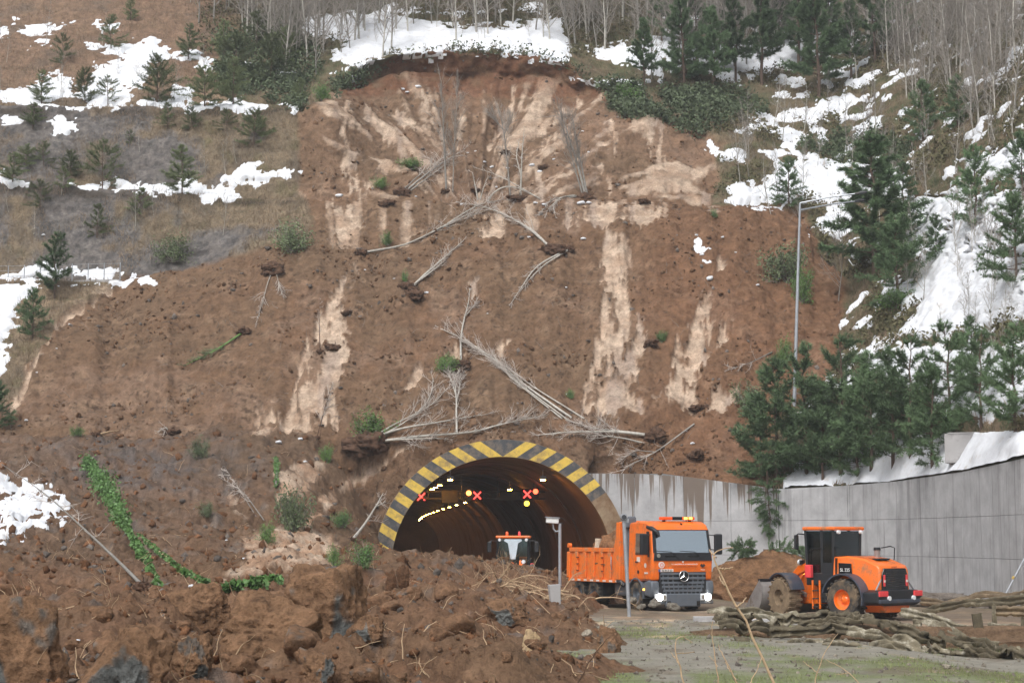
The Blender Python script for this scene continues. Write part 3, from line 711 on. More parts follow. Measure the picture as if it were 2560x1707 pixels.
# gantry with lane signals
GY_ = 15.0
gan = empty('signal_gantry', tloc(0, GY_, 5.0), TROT, 'dark steel gantry frame hanging inside the tunnel behind red crosses', 'gantry')
for z in (.0, .42): MB().bb(-3.6, 3.9, -.05, .05, z - .04, z + .04).build('beam', M['darkgrey'], gan)
for x in (-3.2, -1.2, 1.0, 3.2): MB().bb(x - .03, x + .03, -.04, .04, 0, 1.35).build('hanger', M['darkgrey'], gan)
MB().bb(-2.4, -1.4, -.12, .12, -.25, .5).build('sign_box', M['darkgrey'], gan, bevel=.02); MB().bb(1.1, 2.3, -.12, .12, -.1, .4).build('sign_box', M['darkgrey'], gan, bevel=.02)
def at_gantry(px, py):
    D = 101 + GY_ - .2; p = pt(px, py, D); return p
for i, (px, py, lab) in enumerate([(1053, 1241, 'red cross lane signal beside the left tunnel wall'), (1193, 1238, 'red cross lane signal next to the round orange light'), (1318, 1235, 'red cross lane signal next to the round red light')]):
    r = empty('lane_signal', at_gantry(px, py), TROT, lab, 'lane signal', 'lane signals over the tunnel road')
    MB().bb(-.34, .34, .02, .2, -.34, .34).build('housing', M['darkgrey'], r, bevel=.02)
    for s in (-1, 1): MB().box((0, -.005 - .004 * s, 0), (.07, .02, .62), rot=(0, s * math.radians(45), 0)).build('cross_bar', M['red_led'], r)
for px, py, lab, m in [(1172, 1232, 'round orange signal light left of the middle red cross', 'warm_lens'), (1339, 1228, 'round red signal light right of the last red cross', 'red_lens'), (1317, 1258, 'round amber signal light below a red cross', 'amber_led')]:
    r = empty('signal_light', at_gantry(px, py), TROT, lab, 'signal light')
    MB().bb(-.2, .2, .02, .2, -.45 if m != 'amber_led' else -.2, .2).build('housing', M['darkgrey'], r, bevel=.02)
    MB().cyl((0, .03, 0), (0, -.02, 0), .16, .15, 20).build('lens', M[m], r)

# ================================================================== RETAINING WALLS
def concrete_wall(name):
    m, n, l, b = nt(name)
    tc = n.new('ShaderNodeTexCoord')
    t = noise_node(n, l, .9, 6, .6, 'Generated'); t2 = noise_node(n, l, 1.0, 8, .65, 'Object')
    col = mix(n, l, ramp(n, l, t2.outputs[0], [(.3, 0), (.7, 1)]).outputs[0], lin(150, 150, 152), lin(184, 184, 186))
    st = noise_node(n, l, 1.0, 5, .6, 'Object', (2.6, 2.6, .12))          # vertical weather streaks
    col = mix(n, l, ramp(n, l, st.outputs[0], [(.52, 0), (.72, .75)]).outputs[0], col, lin(116, 114, 116))
    st2 = noise_node(n, l, 1.0, 4, .55, 'Object', (5, 5, .25))
    col = mix(n, l, ramp(n, l, st2.outputs[0], [(.62, 0), (.74, .6)]).outputs[0], col, lin(92, 88, 88))
    l.new(col, b.inputs['Base Color']); b.inputs['Roughness'].default_value = .85
    tb = noise_node(n, l, 25, 6, .6, 'Object'); l.new(bump(n, l, tb.outputs[0], .15, .02), b.inputs['Normal'])
    return m
def mud_wall(name):
    """concrete with mud that ran down from the top edge (the wall's top is near z = 6)"""
    m, n, l, b = nt(name)
    t2 = noise_node(n, l, 1.0, 8, .65, 'Object')
    col = mix(n, l, ramp(n, l, t2.outputs[0], [(.3, 0), (.7, 1)]).outputs[0], lin(148, 148, 150), lin(182, 182, 184))
    tc = n.new('ShaderNodeTexCoord'); sx = n.new('ShaderNodeSeparateXYZ'); l.new(tc.outputs['Object'], sx.inputs[0])
    drip = noise_node(n, l, 1.0, 5, .75, 'Object', (2.3, 1.2, .035))
    lowf = noise_node(n, l, 1.0, 2, .5, 'Object', (.42, .3, .0))
    mr = n.new('ShaderNodeMapRange'); mr.inputs[1].default_value = 1.5; mr.inputs[2].default_value = 6.2; mr.inputs[3].default_value = .30; mr.inputs[4].default_value = .58; l.new(sx.outputs['Z'], mr.inputs[0])
    lt = n.new('ShaderNodeMath'); lt.operation = 'SUBTRACT'; l.new(mr.outputs[0], lt.inputs[0]); l.new(drip.outputs[0], lt.inputs[1])
    lw = n.new('ShaderNodeMath'); lw.operation = 'MULTIPLY_ADD'; l.new(lowf.outputs[0], lw.inputs[0]); lw.inputs[1].default_value = .42; lw.inputs[2].default_value = -.22
    la = n.new('ShaderNodeMath'); la.operation = 'ADD'; l.new(lt.outputs[0], la.inputs[0]); l.new(lw.outputs[0], la.inputs[1])
    fac = ramp(n, l, la.outputs[0], [(.0, 0), (.03, .9)]).outputs[0]
    col = mix(n, l, fac, col, lin(106, 92, 80))
    l.new(col, b.inputs['Base Color']); b.inputs['Roughness'].default_value = .85
    tb = noise_node(n, l, 25, 6, .6, 'Object'); l.new(bump(n, l, tb.outputs[0], .15, .02), b.inputs['Normal'])
    return m
M['wall_clean'] = concrete_wall('retaining_wall_concrete'); M['wall_mud'] = mud_wall('mud_streaked_concrete')
M['joint'] = mat('dark_joint_concrete', lin(96, 96, 98), .95, var=.1)  # darker grey concrete of the backing seen in the panel gaps
def wall_pt(px):
    D = np.interp(px, list(D_w), list(D_w.values())) - .22
    y = np.interp(px, list(top_w), list(top_w.values()))
    return pt(px, y, D)
def make_wall(name, label, px0, px1, m, step):
    root = empty(name, tuple(wall_pt(px0)[:2]) + (0,), 0, label, 'retaining wall')
    o0 = Vector((wall_pt(px0)[0], wall_pt(px0)[1], 0))
    # positions every `step` metres along the plan curve
    pxs = np.linspace(px0, px1, 600); pts_ = np.array([wall_pt(p) for p in pxs])
    s = np.concatenate([[0], np.cumsum(np.hypot(np.diff(pts_[:, 0]), np.diff(pts_[:, 1])))])
    n = max(1, round(s[-1] / step)); ss = np.linspace(0, s[-1], n + 1)
    q = np.stack([np.interp(ss, s, pts_[:, i]) for i in range(3)], 1)
    back = MB()
    for i in range(n):
        a, b = Vector(q[i]), Vector(q[i + 1]); t = Vector((b.x - a.x, b.y - a.y, 0)).normalized(); nn = Vector((-t.y, t.x, 0))
        if nn.y < 0: nn = -nn
        g = .007
        za, zb = a.z, b.z
        levels = [-.6, 1.75, 3.5, None]
        for k in range(3):
            z0a = z0b = levels[k] + (g if k else 0)
            z1a, z1b = (levels[k + 1] - g,) * 2 if levels[k + 1] is not None else (za, zb)
            mb = MB(); A = Vector((a.x, a.y, 0)) + t * g; B = Vector((b.x, b.y, 0)) - t * g
            jit = nn * random.uniform(0, .006)
            vs = []
            for off in (jit, nn * .28):
                for P, zl, zh in ((A, z0a, z1a), (B, z0b, z1b)):
                    vs += [P + off + Vector((0, 0, zl)) - o0, P + off + Vector((0, 0, zh)) - o0]
            mb.add(vs, [(0, 1, 3, 2), (4, 6, 7, 5), (0, 2, 6, 4), (1, 5, 7, 3), (0, 4, 5, 1), (2, 3, 7, 6)]).build('panel', m, root, bevel=.008)
        vs = []
        for off in (nn * .03, nn * .5):
            for P, zh in ((Vector((a.x, a.y, 0)), za), (Vector((b.x, b.y, 0)), zb)):
                vs += [P + off + Vector((0, 0, -.6)) - o0, P + off + Vector((0, 0, zh - .03)) - o0]
        back.add(vs, [(0, 1, 3, 2), (4, 6, 7, 5), (0, 2, 6, 4), (1, 5, 7, 3), (0, 4, 5, 1), (2, 3, 7, 6)])
    back.build('backing', M['joint'], root)
    return root
w1 = make_wall('retaining_wall', 'mud-streaked concrete retaining wall joining the tunnel portal', 1586, 1945, M['wall_mud'], 2.35)
# first bay of that wall, cut to the curve of the portal ring
o0 = Vector(w1.location); a_w = wall_pt(1586); yw = a_w[1]
ptsw = []
for k in range(15):
    an = math.radians(50 - 64 * k / 14)
    P = tm @ Vector((( RO + .03) * math.cos(an), .9, ZC + (RO + .03) * math.sin(an))); ptsw.append((P.x - o0.x, P.z))
ptsw = [q_ for q_ in ptsw if q_[1] < a_w[2]]
poly_w = [(ptsw[0][0], a_w[2])] + ptsw + [(-.01, ptsw[-1][1]), (-.01, a_w[2])]
MB().prism(poly_w, yw - o0.y + .02, yw - o0.y + .35, 'y').build('end_panel', M['wall_mud'], w1)
make_wall('retaining_wall', 'clean grey curved concrete retaining wall behind the wheel loader', 1946, 3050, M['wall_clean'], 4.1)
p = hitP(2412, 1140); o = empty('concrete_block', p, -.4, 'low concrete block in snow on top of the curved wall', 'concrete block')
MB().box((0, .3, .35), (1.7, 1.0, 1.3)).build('block', M['concrete'], o, bevel=.03); MB().box((.2, .3, 1.02), (1.75, 1.06, .06)).build('cap', M['concrete'], o, bevel=.01)

# ================================================================== POSTS, LAMP, CAMERA, FENCE
p = hitP(1985, 1012)
topP = Vector(pt(2000, 508, p.y))
lamp = empty('street_lamp', p, 0, 'tall grey steel street lamp with long arms rising behind the pines', 'street lamp')
tp = topP - p
MB().tube([(0, 0, -.3), tuple(tp * .5), tuple(tp)], [.11, .085, .06], 10).build('pole', M['galv'], lamp, smooth=40)
a_end = Vector(pt(2142, 484, p.y - .5)) - p; b_end = Vector(pt(2140, 503, p.y + 1.5)) - p
for e, d0 in ((a_end, tp), (b_end, tp * .965)):
    MB().tube([tuple(d0), tuple(d0 * .5 + e * .5 + Vector((0, 0, .05))), tuple(e)], [.045, .04, .035], 8).build('arm', M['galv'], lamp)
    dd = (e - d0).normalized()
    MB().tube([tuple(e - dd * .1), tuple(e + dd * .25), tuple(e + dd * .55)], [.05, .10, .06], 8).build('luminaire', M['darkgrey'], lamp, smooth=40)
# CCTV pole in front of the tunnel
p = hitP(1400, 1500); p = Vector(pt(1400, 1485, 71)); p.z = drop(p.x, p.y)
cc = empty('camera_pole', p, 0, 'grey pole with white box camera standing before the tunnel mouth', 'camera pole')
s_ = F / 71; H = (1485 - 1310) / s_ + (Vector(pt(1400, 1485, 71)).z - p.z)
MB().tube([(0, 0, -.2), (0, 0, H)], .062, 10).build('pole', M['galv'], cc, smooth=40)
cb = MB().box((-.28, -.05, H + .10), (.46, .2, .2), rot=(0, math.radians(4), math.radians(8))).build('camera_housing', mat('white_housing', lin(222, 222, 220), .5, var=.05), cc, bevel=.025)
MB().box((-.28, -.06, H + .215), (.54, .25, .03), rot=(0, math.radians(4), math.radians(8))).build('sun_shield', M['galv'], cb, bevel=.01)
MB().tube([(-.0, 0, H - .28), (-.16, 0, H - .3), (-.24, 0, H - .2), (-.26, 0, H + .0)], .035, 8).build('bracket', M['galv'], cc, smooth=60)
MB().tube([(-.03, 0, H + .12), (.08, -.03, H + .2), (.2, 0, H + .1), (.12, 0, H - .02), (.03, 0, H + .02)], .012, 6).build('cable', M['darkgrey'], cc)
# pole with round sensor beside the truck
p = Vector(pt(1570, 1512, 64)); p.z = drop(p.x, p.y)
H = Vector(pt(1563, 1300, 64)).z - p.z; s_ = F / 64
se = empty('sensor_pole', p, 0, 'leaning grey pole with round detector head beside the dump truck', 'sensor pole')
dx = (1563 - 1572) / s_
MB().tube([(0.05, 0, -.2), (dx, 0, H)], .065, 10).build('pole', M['galv'], se, smooth=40)
hd = MB().lathe([(-.16, .0), (-.16, .09), (-.05, .115), (.1, .125), (.16, .12), (.16, .0)], 20, 'y', (dx, 0, H + .1), False).build('detector_head', M['galv'], se, smooth=50)
MB().cyl((dx, -.14, H + .1), (dx, -.168, H + .1), .08, .08, 18).build('lens', M['darkgrey'], hd)
MB().box((dx + .09, .02, H - .02), (.16, .1, .12)).build('bracket', M['galv'], se, bevel=.01)
# short concrete post in front
p = Vector(pt(1388, 1520, 58)); p.z = drop(p.x, p.y)
po = empty('concrete_post', p, .2, 'short tapered concrete post leaning out of the debris', 'post')
MB().box((0, 0, .35), (.24, .22, 1.0), rot=(0, math.radians(-4), 0), taper=(1.45, 1.3)).build('post', M['concrete'], po, bevel=.015)
MB().cyl((.05, -.16, -.02), (.05, .05, -.02), .05, .05, 12).build('pipe_end', M['galv'], po)
# fence on the left bench
fx = [-60 + 40 * i for i in range(10)]; fp = []
for x in fx:
    y = np.interp(x, [0, 300, 450], [705, 698, 684]); P = Vector(pt(x, y, float(np.interp(x, [0, 450], [118.5, 118])) + .35)); fp.append(P)
fe = empty('bench_fence', fp[0], 0, 'low wire fence with thin posts along the snowy left bench', 'fence')
for P in fp: MB().tube([P - fp[0] - Vector((0, 0, .4)), P - fp[0] + Vector((0, 0, 1.05))], .03, 6).build('post', M['galv'], fe)
for h in (.35, .7, 1.0): MB().tube([P - fp[0] + Vector((0, 0, h)) for P in fp], .008, 4).build('wire', M['galv'], fe)
ke = MB()
for i in range(len(fp) - 1):
    a, b = fp[i], fp[i + 1]; ke.add([a - fp[0] + Vector((0, -.38, -.85)), b - fp[0] + Vector((0, -.38, -.85)), b - fp[0] + Vector((0, -.38, -.05)), a - fp[0] + Vector((0, -.38, -.05)), a - fp[0] + Vector((0, .1, -.85)), b - fp[0] + Vector((0, .1, -.85)), b - fp[0] + Vector((0, .1, -.05)), a - fp[0] + Vector((0, .1, -.05))], [(0, 1, 2, 3), (3, 2, 6, 7), (4, 7, 6, 5), (0, 3, 7, 4), (1, 5, 6, 2)])
ke.build('kerb', M['concrete'], fe)
# ================================================================== VEHICLES
ORANGE = lin(238, 112, 26)
M['orange'] = mat('orange_paint', ORANGE, .38, var=.06, scale=1.5, dirt=lin(158, 112, 76), dirt_amt=.3, dscale=2.6, coat=.5)
M['orange_dusty'] = mat('dusty_orange_paint', lin(232, 116, 40), .55, var=.08, scale=1.5, dirt=lin(168, 126, 92), dirt_amt=.35, dscale=2.5)
M['grey_plastic'] = mat('grey_plastic', lin(92, 98, 106), .5, var=.1, scale=4, dirt=lin(128, 112, 96), dirt_amt=.2)
M['black'] = mat('black_plastic', lin(34, 36, 40), .45, var=.15, scale=4, dirt=lin(92, 78, 66), dirt_amt=.12)
M['black_gloss'] = mat('black_gloss', lin(22, 24, 28), .2, var=.1, scale=4, coat=.4)
M['fender'] = mat('blueblack_fender', lin(62, 68, 80), .38, var=.12, scale=3, dirt=lin(112, 96, 82), dirt_amt=.25)
def glass_mat(name, tint, alpha):
    m, n, l, b = nt(name)
    out = n['Material Output']; tr = n.new('ShaderNodeBsdfTransparent'); gl = n.new('ShaderNodeBsdfGlossy'); ms = n.new('ShaderNodeMixShader'); fr = n.new('ShaderNodeFresnel')
    tr.inputs[0].default_value = (*tint, 1); gl.inputs['Roughness'].default_value = .05; fr.inputs[0].default_value = 1.6
    mr = n.new('ShaderNodeMapRange'); mr.inputs[3].default_value = alpha; mr.inputs[4].default_value = 1.0; l.new(fr.outputs[0], mr.inputs[0])
    gl.inputs[0].default_value = (.80, .90, .97, 1)
    l.new(mr.outputs[0], ms.inputs[0]); l.new(tr.outputs[0], ms.inputs[1]); l.new(gl.outputs[0], ms.inputs[2]); l.new(ms.outputs[0], out.inputs['Surface'])
    return m
M['glass'] = glass_mat('cab_glass', (.84, .94, .92), .05); M['windshield'] = glass_mat('windshield_glass', (.45, .55, .60), .46)
M['mirror_glass'] = mat('mirror_glass', (.7, .75, .78), .05, 1.0, var=.02)
M['chrome'] = mat('chrome', (.75, .76, .78), .15, 1.0, var=.05)
M['tyre'] = mat('muddy_tyre', lin(56, 54, 52), .85, var=.2, scale=3, dirt=lin(132, 112, 88), dirt_amt=.45, dscale=2.0, bmp=.3, bscale=18)
M['tyre_mud'] = mat('mud_coated_tyre', lin(128, 110, 88), .92, var=.25, scale=4, dirt=lin(92, 76, 60), dirt_amt=.4, dscale=3, bmp=.4, bscale=14)
M['headlight'] = emat('headlight_glow', (1.0, .96, .88), 30.0); M['clear_lens'] = mat('clear_lens', (.75, .78, .8), .12, var=.05)
M['amber_lens'] = emat('amber_lens_lit', (1.0, .50, .08), 2.6); M['orange_lens'] = mat('orange_lens', lin(244, 96, 40), .25, var=.05)
M['red_refl'] = mat('red_reflector', lin(226, 70, 74), .35, var=.08); M['white_refl'] = mat('white_reflector', lin(226, 214, 206), .5, var=.06)
M['white_text'] = mat('white_lettering', (.86, .85, .84), .5, var=.02); M['brown_text'] = mat('dark_lettering', lin(140, 66, 34), .6, var=.05)
M['seat'] = mat('seat_cloth', lin(44, 46, 50), .9, var=.2); M['steel_worn'] = mat('worn_bucket_steel', lin(156, 152, 150), .5, .3, var=.2, scale=3, dirt=lin(122, 104, 86), dirt_amt=.2)
M['hose'] = mat('rubber_hose', lin(24, 24, 26), .6, var=.1)
def text(body, size, loc, rot, m, parent, name='lettering', ext=.003, align='CENTER'):
    c_ = bpy.data.curves.new(name, 'FONT'); c_.body = body; c_.size = size; c_.extrude = ext; c_.align_x = align
    t = bpy.data.objects.new(name + '_tmp', c_); COL.objects.link(t)
    dg = bpy.context.evaluated_depsgraph_get(); me = bpy.data.meshes.new_from_object(t.evaluated_get(dg)); bpy.data.objects.remove(t)
    o = link(name, me, m, parent); o.location = loc; o.rotation_euler = rot
    return o
def wheel(parent, c, r, w, tyre_m, rim_m, side, lugs=0, rim_r=.56):
    x, y, z = c
    root = MB().lathe([(-w / 2, r * rim_r), (-w / 2, r * .90), (-w * .42, r * .97), (-w * .25, r), (w * .25, r), (w * .42, r * .97), (w / 2, r * .90), (w / 2, r * rim_r)], 40, 'x', (0, 0, 0)).build('wheel', tyre_m, parent, smooth=40)
    root.location = (x, y, z)
    if lugs:
        mb = MB()
        for k in range(lugs):
            for s in (-1, 1):
                a = 2 * math.pi * (k + (.25 if s > 0 else -.25)) / lugs
                mb.box((s * w * .27, math.cos(a) * r * 1.0, math.sin(a) * r * 1.0), (w * .46, r * .11, r * .07), rot=(a + math.pi / 2, 0, 0))
        mb.build('tread', tyre_m, root)
    o = side * w / 2
    prof = [(o * .98, r * rim_r), (o * .9, r * rim_r * .96), (o * .5, r * rim_r * .9), (o * .35, r * rim_r * .5), (o * .55, r * .16), (o * .62, r * .13), (o * .62, .001)]
    MB().lathe(prof, 28, 'x', (0, 0, 0), False).build('rim', rim_m, root, smooth=45)
    hub = MB()
    for k in range(8):
        a = 2 * math.pi * k / 8; hub.cyl((o * .36, math.cos(a) * r * .24, math.sin(a) * r * .24), (o * .5, math.cos(a) * r * .24, math.sin(a) * r * .24), r * .03, n=6)
    hub.build('wheel_nuts', rim_m, root)
    return root
def arc_fender(y0, z0, r, a0, a1, x0, x1, th=.035, n=14):
    mb = MB(); vs = []; fs = []
    for i in range(n + 1):
        a = a0 + (a1 - a0) * i / n
        for (x, rr) in ((x0, r), (x1, r), (x1, r + th), (x0, r + th)): vs.append((x, y0 + rr * math.cos(a), z0 + rr * math.sin(a)))
    for i in range(n):
        for k in range(4): fs.append((i * 4 + k, i * 4 + (k + 1) % 4, i * 4 + 4 + (k + 1) % 4, i * 4 + 4 + k))
    fs += [(0, 1, 2, 3), (n * 4 + 3, n * 4 + 2, n * 4 + 1, n * 4)]
    return mb.add(vs, fs)

# ---------------------------------------------------------------- dump truck (front at y = 0, facing -y)
TD = 69.3; tp_ = pt(1707, 1350, TD)
YAW = math.radians(22)
tr = empty('dump_truck', (tp_[0], TD, 0.0), YAW, 'orange dump truck with soil in its bed and headlights on', 'dump truck')
cab_prof = [(.10, 1.06), (.06, 1.35), (.02, 1.80), (.04, 2.05), (.16, 2.72), (.20, 2.88), (.34, 3.06), (.62, 3.17), (1.2, 3.20), (2.02, 3.14), (2.08, 2.9), (2.08, 1.02), (1.05, 1.02), (.5, 1.06)]
cabm = MB()
n = len(cab_prof); vs = []; 
for x in (-1, 1):
    for (y, z) in cab_prof: vs.append((x * (1.22 - .07 * max(0, (z - 1.9) / 1.3)), y, z))
cabm.add(vs, [tuple(range(n))[::-1], tuple(range(n, 2 * n))] + [(i, (i + 1) % n, n + (i + 1) % n, n + i) for i in range(n)])
cab = cabm.build('cab', M['orange'], tr, bevel=.07, smooth=50)
# windscreen with its black surround
def wy(z): return float(np.interp(z, [1.80, 2.05, 2.72, 2.88], [.02, .04, .16, .20]))
def front_quad(x0, x1, z0, z1, off, m, name, parent, th=.02, bev=.0):
    mb = MB(); y0, y1 = wy(z0) - off, wy(z1) - off
    k = .5
    mb.add([(x0, y0, z0), (x1, y0, z0), (x1 * .97, y1, z1), (x0 * .97, y1, z1), (x0, y0 + th, z0), (x1, y0 + th, z0), (x1 * .97, y1 + th, z1), (x0 * .97, y1 + th, z1)], [(0, 1, 2, 3), (7, 6, 5, 4), (0, 4, 5, 1), (1, 5, 6, 2), (2, 6, 7, 3), (3, 7, 4, 0)])
    return mb.build(name, m, parent, bevel=bev)
front_quad(-1.17, 1.17, 2.05, 2.88, .014, M['black'], 'windshield_surround', cab, .02)
front_quad(-1.17, 1.17, 1.77, 2.06, .034, M['black'], 'cowl_panel', cab, .03, .008)
inter = front_quad(-1.02, 1.02, 2.09, 2.83, .019, mat('cab_interior', lin(66, 74, 80), .8, var=.5, scale=1.2), 'cab_interior', cab, .004)
ws = front_quad(-1.05, 1.05, 2.06, 2.85, .036, M['windshield'], 'windshield', cab, .006)
for x in (-.52, .42):
    MB().box((x, wy(1.95) - .04, 1.93), (.42, .012, .045)).build('vent_slot', M['black_gloss'], cab)
    MB().tube([(x + .35, wy(1.9) - .06, 1.84), (x + .05, wy(2.08) - .05, 2.09), (x - .52, wy(2.14) - .05, 2.12)], .012, 6).build('wiper', M['black'], cab)
MB().cyl((-1.0, wy(1.95) - .03, 1.95), (-1.0, wy(1.95) - .09, 1.95), .085, .075, 16).build('front_mirror', M['chrome'], cab)
# side doors and windows
for sx in (-1, 1):
    X0 = sx * 1.222
    d = MB().prism([(.30, 1.12), (.26, 1.95), (1.42, 1.95), (1.46, 1.12)], X0, X0 + sx * .012, 'x').build('door', M['orange'], cab, bevel=.008)
    MB().box((X0 + sx * .03, 1.26, 1.72), (.03, .2, .05)).build('door_handle', M['black'], cab, bevel=.01)
    MB().prism([(.26, 1.98), (.37, 2.74), (1.34, 2.76), (1.40, 1.98)], X0 - sx * .055, X0 + sx * .016, 'x').build('side_window', M['windshield'], cab, bevel=.01)
    MB().prism([(.24, 1.90), (.35, 2.82), (.46, 2.82), (.38, 1.90)], X0 - sx * .06, X0 + sx * .02, 'x').build('a_pillar', M['black'], cab, bevel=.008)
    # mirrors on arms
    mr_ = MB().box((sx * 1.50, .12, 2.36), (.30, .16, .74), rot=(0, 0, sx * -.15)).build('mirror', M['black'], tr, bevel=.05)
    MB().box((sx * 1.50, .205, 2.36), (.24, .012, .66), rot=(0, 0, sx * -.15)).build('mirror_glass', M['mirror_glass'], mr_)
    for z in (2.62, 2.1): MB().tube([(sx * 1.18, .28, z + .08), (sx * 1.36, .16, z + .06), (sx * 1.46, .13, z)], .022, 6).build('mirror_arm', M['black'], mr_)
    # wheel arch and corner of the bumper
    arc_fender(1.38, .50, .60, math.radians(-8), math.radians(188), sx * .84, sx * 1.25, .05).build('wheel_arch', M['grey_plastic'], tr, smooth=40)
    MB().prism([(.62, .52), (.12, .46), (.03, .62), (.0, .80), (.05, 1.04), (.30, 1.08), (.74, .98)], sx * .93, sx * 1.26, 'x').build('bumper_corner', M['grey_plastic'], tr, bevel=.06, smooth=50)
    hl = MB().box((sx * .90, .02, .47), (.46, .14, .25)).build('headlight', M['clear_lens'], tr, bevel=.04)
    MB().cyl((sx * .97, -.04, .47), (sx * .97, -.062, .47), .125, .12, 20).build('lit_bulb', M['headlight'], hl)
    MB().cyl((sx * .78, -.04, .47), (sx * .78, -.058, .47), .08, .075, 16).build('reflector', M['chrome'], hl)
    MB().box((sx * 1.275, .62, .74), (.02, .12, .07)).build('side_indicator', M['amber_lens'] if sx < 0 else M['orange_lens'], tr)
    MB().bb(sx * .93, sx * 1.2, .62, .80, .45, .55).build('step', M['black'], tr, bevel=.01)
# front panel, grille, bumper
MB().bb(-.93, .93, .03, .3, .56, 1.37).build('grille_housing', M['black'], tr)
for i, z in enumerate((1.30, 1.14, .98, .84, .70)):
    wdt = (.90, .90, .86, .84, .78)[i]
    g = MB().prism([(-.015 + .02 * (i > 1), z - .035), (-.015 + .02 * (i > 1), z + .035), (.05, z + .05), (.05, z - .05)], -wdt, wdt, 'x').build('grille_bar', M['grey_plastic'], tr, bevel=.006)
    for k in range(9):
        x = -wdt + .1 + (2 * wdt - .2) * k / 8
        if i < 2 and abs(x) < .22: continue
        MB().box((x, .03, z - .075), (.045, .05, .10)).build('grille_tooth', M['grey_plastic'], g)
MB().bb(-.70, .70, -.03, .2, .13, .60).build('bumper_centre', M['grey_plastic'], tr, bevel=.04)
MB().bb(-1.24, 1.24, .02, .26, .22, .36).build('bumper_lower', M['grey_plastic'], tr, bevel=.04)
for sx in (-1, 1): MB().bb(sx * .52, sx * .66, -.034, .05, .16, .33).build('tow_pocket', M['black_gloss'], tr)
st = MB(); R_ = .185
st.lathe([(-.075 + .018 * math.cos(a), R_ + .018 * math.sin(a)) for a in [2 * math.pi * k / 8 for k in range(8)]], 36, 'y', (0, 0, 1.22))
em = st.build('emblem_ring', M['chrome'], tr, smooth=60)
for k in range(3):
    a = math.radians(90 + 120 * k); ca, sa = math.cos(a), math.sin(a)
    MB().add([(-sa * .03, -.075, 1.22 + ca * .03), (sa * .03, -.075, 1.22 - ca * .03), (ca * R_, -.075, 1.22 + sa * R_), (0, -.10, 1.22)], [(0, 2, 3), (2, 1, 3), (0, 3, 1), (0, 1, 2)]).build('star_point', M['chrome'], em)
MB().cyl((0, -.02, 1.22), (0, -.062, 1.22), R_ - .01, R_ - .01, 28).build('emblem_disc', M['black_gloss'], em)
RX = (math.pi / 2, 0, 0)
text('T.C. ULAŞTIRMA VE ALTYAPI BAKANLIĞI', .058, (.06, -.005, 1.625), RX, M['white_text'], tr)
text('KARAYOLLARI GENEL MÜDÜRLÜĞÜ', .062, (.06, .002, 1.535), RX, M['brown_text'], tr)
text('Arocs', .07, (.80, .01, 1.43), RX, M['white_text'], tr)
MB().cyl((-.86, .03, 1.62), (-.86, -.012, 1.62), .115, .115, 24).build('round_badge', M['white_refl'], tr)
MB().lathe([(-.016, .05), (-.016, .07), (-.02, .07), (-.02, .05)], 20, 'y', (-.86, 0, 1.62)).build('badge_ring', M['red_refl'], tr)
MB().prism([(.70, 1.60), (.80, 1.52), (.90, 1.60), (.84, 1.66), (.80, 1.60), (.76, 1.66)], -.012, .03, 'y').build('crest', M['black'], tr)
MB().cyl((0, .03, 1.73), (0, -.012, 1.73), .03, .03, 14).build('white_badge', M['white_refl'], tr)
pl = MB().bb(-.97, -.40, -.02, .04, 1.375, 1.475).build('number_plate', M['white_refl'], tr)
MB().bb(-.972, -.915, -.023, .03, 1.376, 1.474).build('plate_band', mat('blue_band', lin(60, 80, 140), .5), pl)
text('06 BCZ 62', .095, (-.66, -.024, 1.392), RX, M['black'], pl)
RXL = (math.pi / 2, 0, -math.pi / 2)
for (y, z, r) in ((.55, 1.60, .085),): MB().cyl((-1.232, y, z), (-1.246, y, z), r, r, 18).build('round_badge', M['white_refl'], tr)
MB().bb(-1.247, -1.232, .35, .62, 1.30, 1.36).build('door_stripe', M['white_refl'], tr); MB().cyl((-1.232, 1.15, 1.36), (-1.247, 1.15, 1.36), .07, .07, 12).build('fuel_flap', M['black'], tr)
MB().bb(-1.2455, -1.232, 1.0, 1.25, 1.72, 1.90).build('door_sticker', M['white_refl'], tr)
# roof beacon bar
bar = MB().bb(-.55, .80, .58, .84, 3.235, 3.35).build('beacon_bar', M['orange_lens'], tr, bevel=.03)
MB().bb(-.12, .28, .575, .845, 3.232, 3.352).build('bar_centre', M['black_gloss'], bar, bevel=.01)
for x in (.42, .62): MB().box((x, .58, 3.295), (.14, .03, .08)).build('flashing_lamp', M['amber_lens'], bar, bevel=.01)
for x in (-.4, .65): MB().bb(x - .04, x + .04, .66, .76, 3.15, 3.24).build('bar_foot', M['black'], bar)
MB().cyl((.12, .32, 3.08), (.12, .40, 3.10), .03, .03, 10).build('roof_camera', M['black'], cab)
for x in (-.95, .98): MB().box((x, .36, 3.02), (.11, .06, .05), rot=(.5, 0, 0)).build('marker_lamp', M['white_refl'], cab, bevel=.012)
# air intake stack
sn_ = MB().box((-1.02, 2.28, 3.16), (.46, .40, .44), taper=(.86, .86)).build('air_intake', M['grey_plastic'], tr, bevel=.07, smooth=50)
MB().bb(-1.14, -.9, 2.2, 2.42, 1.3, 2.96).build('intake_duct', M['grey_plastic'], sn_, bevel=.05)
MB().tube([(-1.14, .55, 2.98), (-1.12, .25, 2.92), (-.98, .06, 2.78), (-.94, .02, 2.62)], [.07, .085, .075, .05], 8).build('mirror_boom', M['black'], cab, smooth=60)
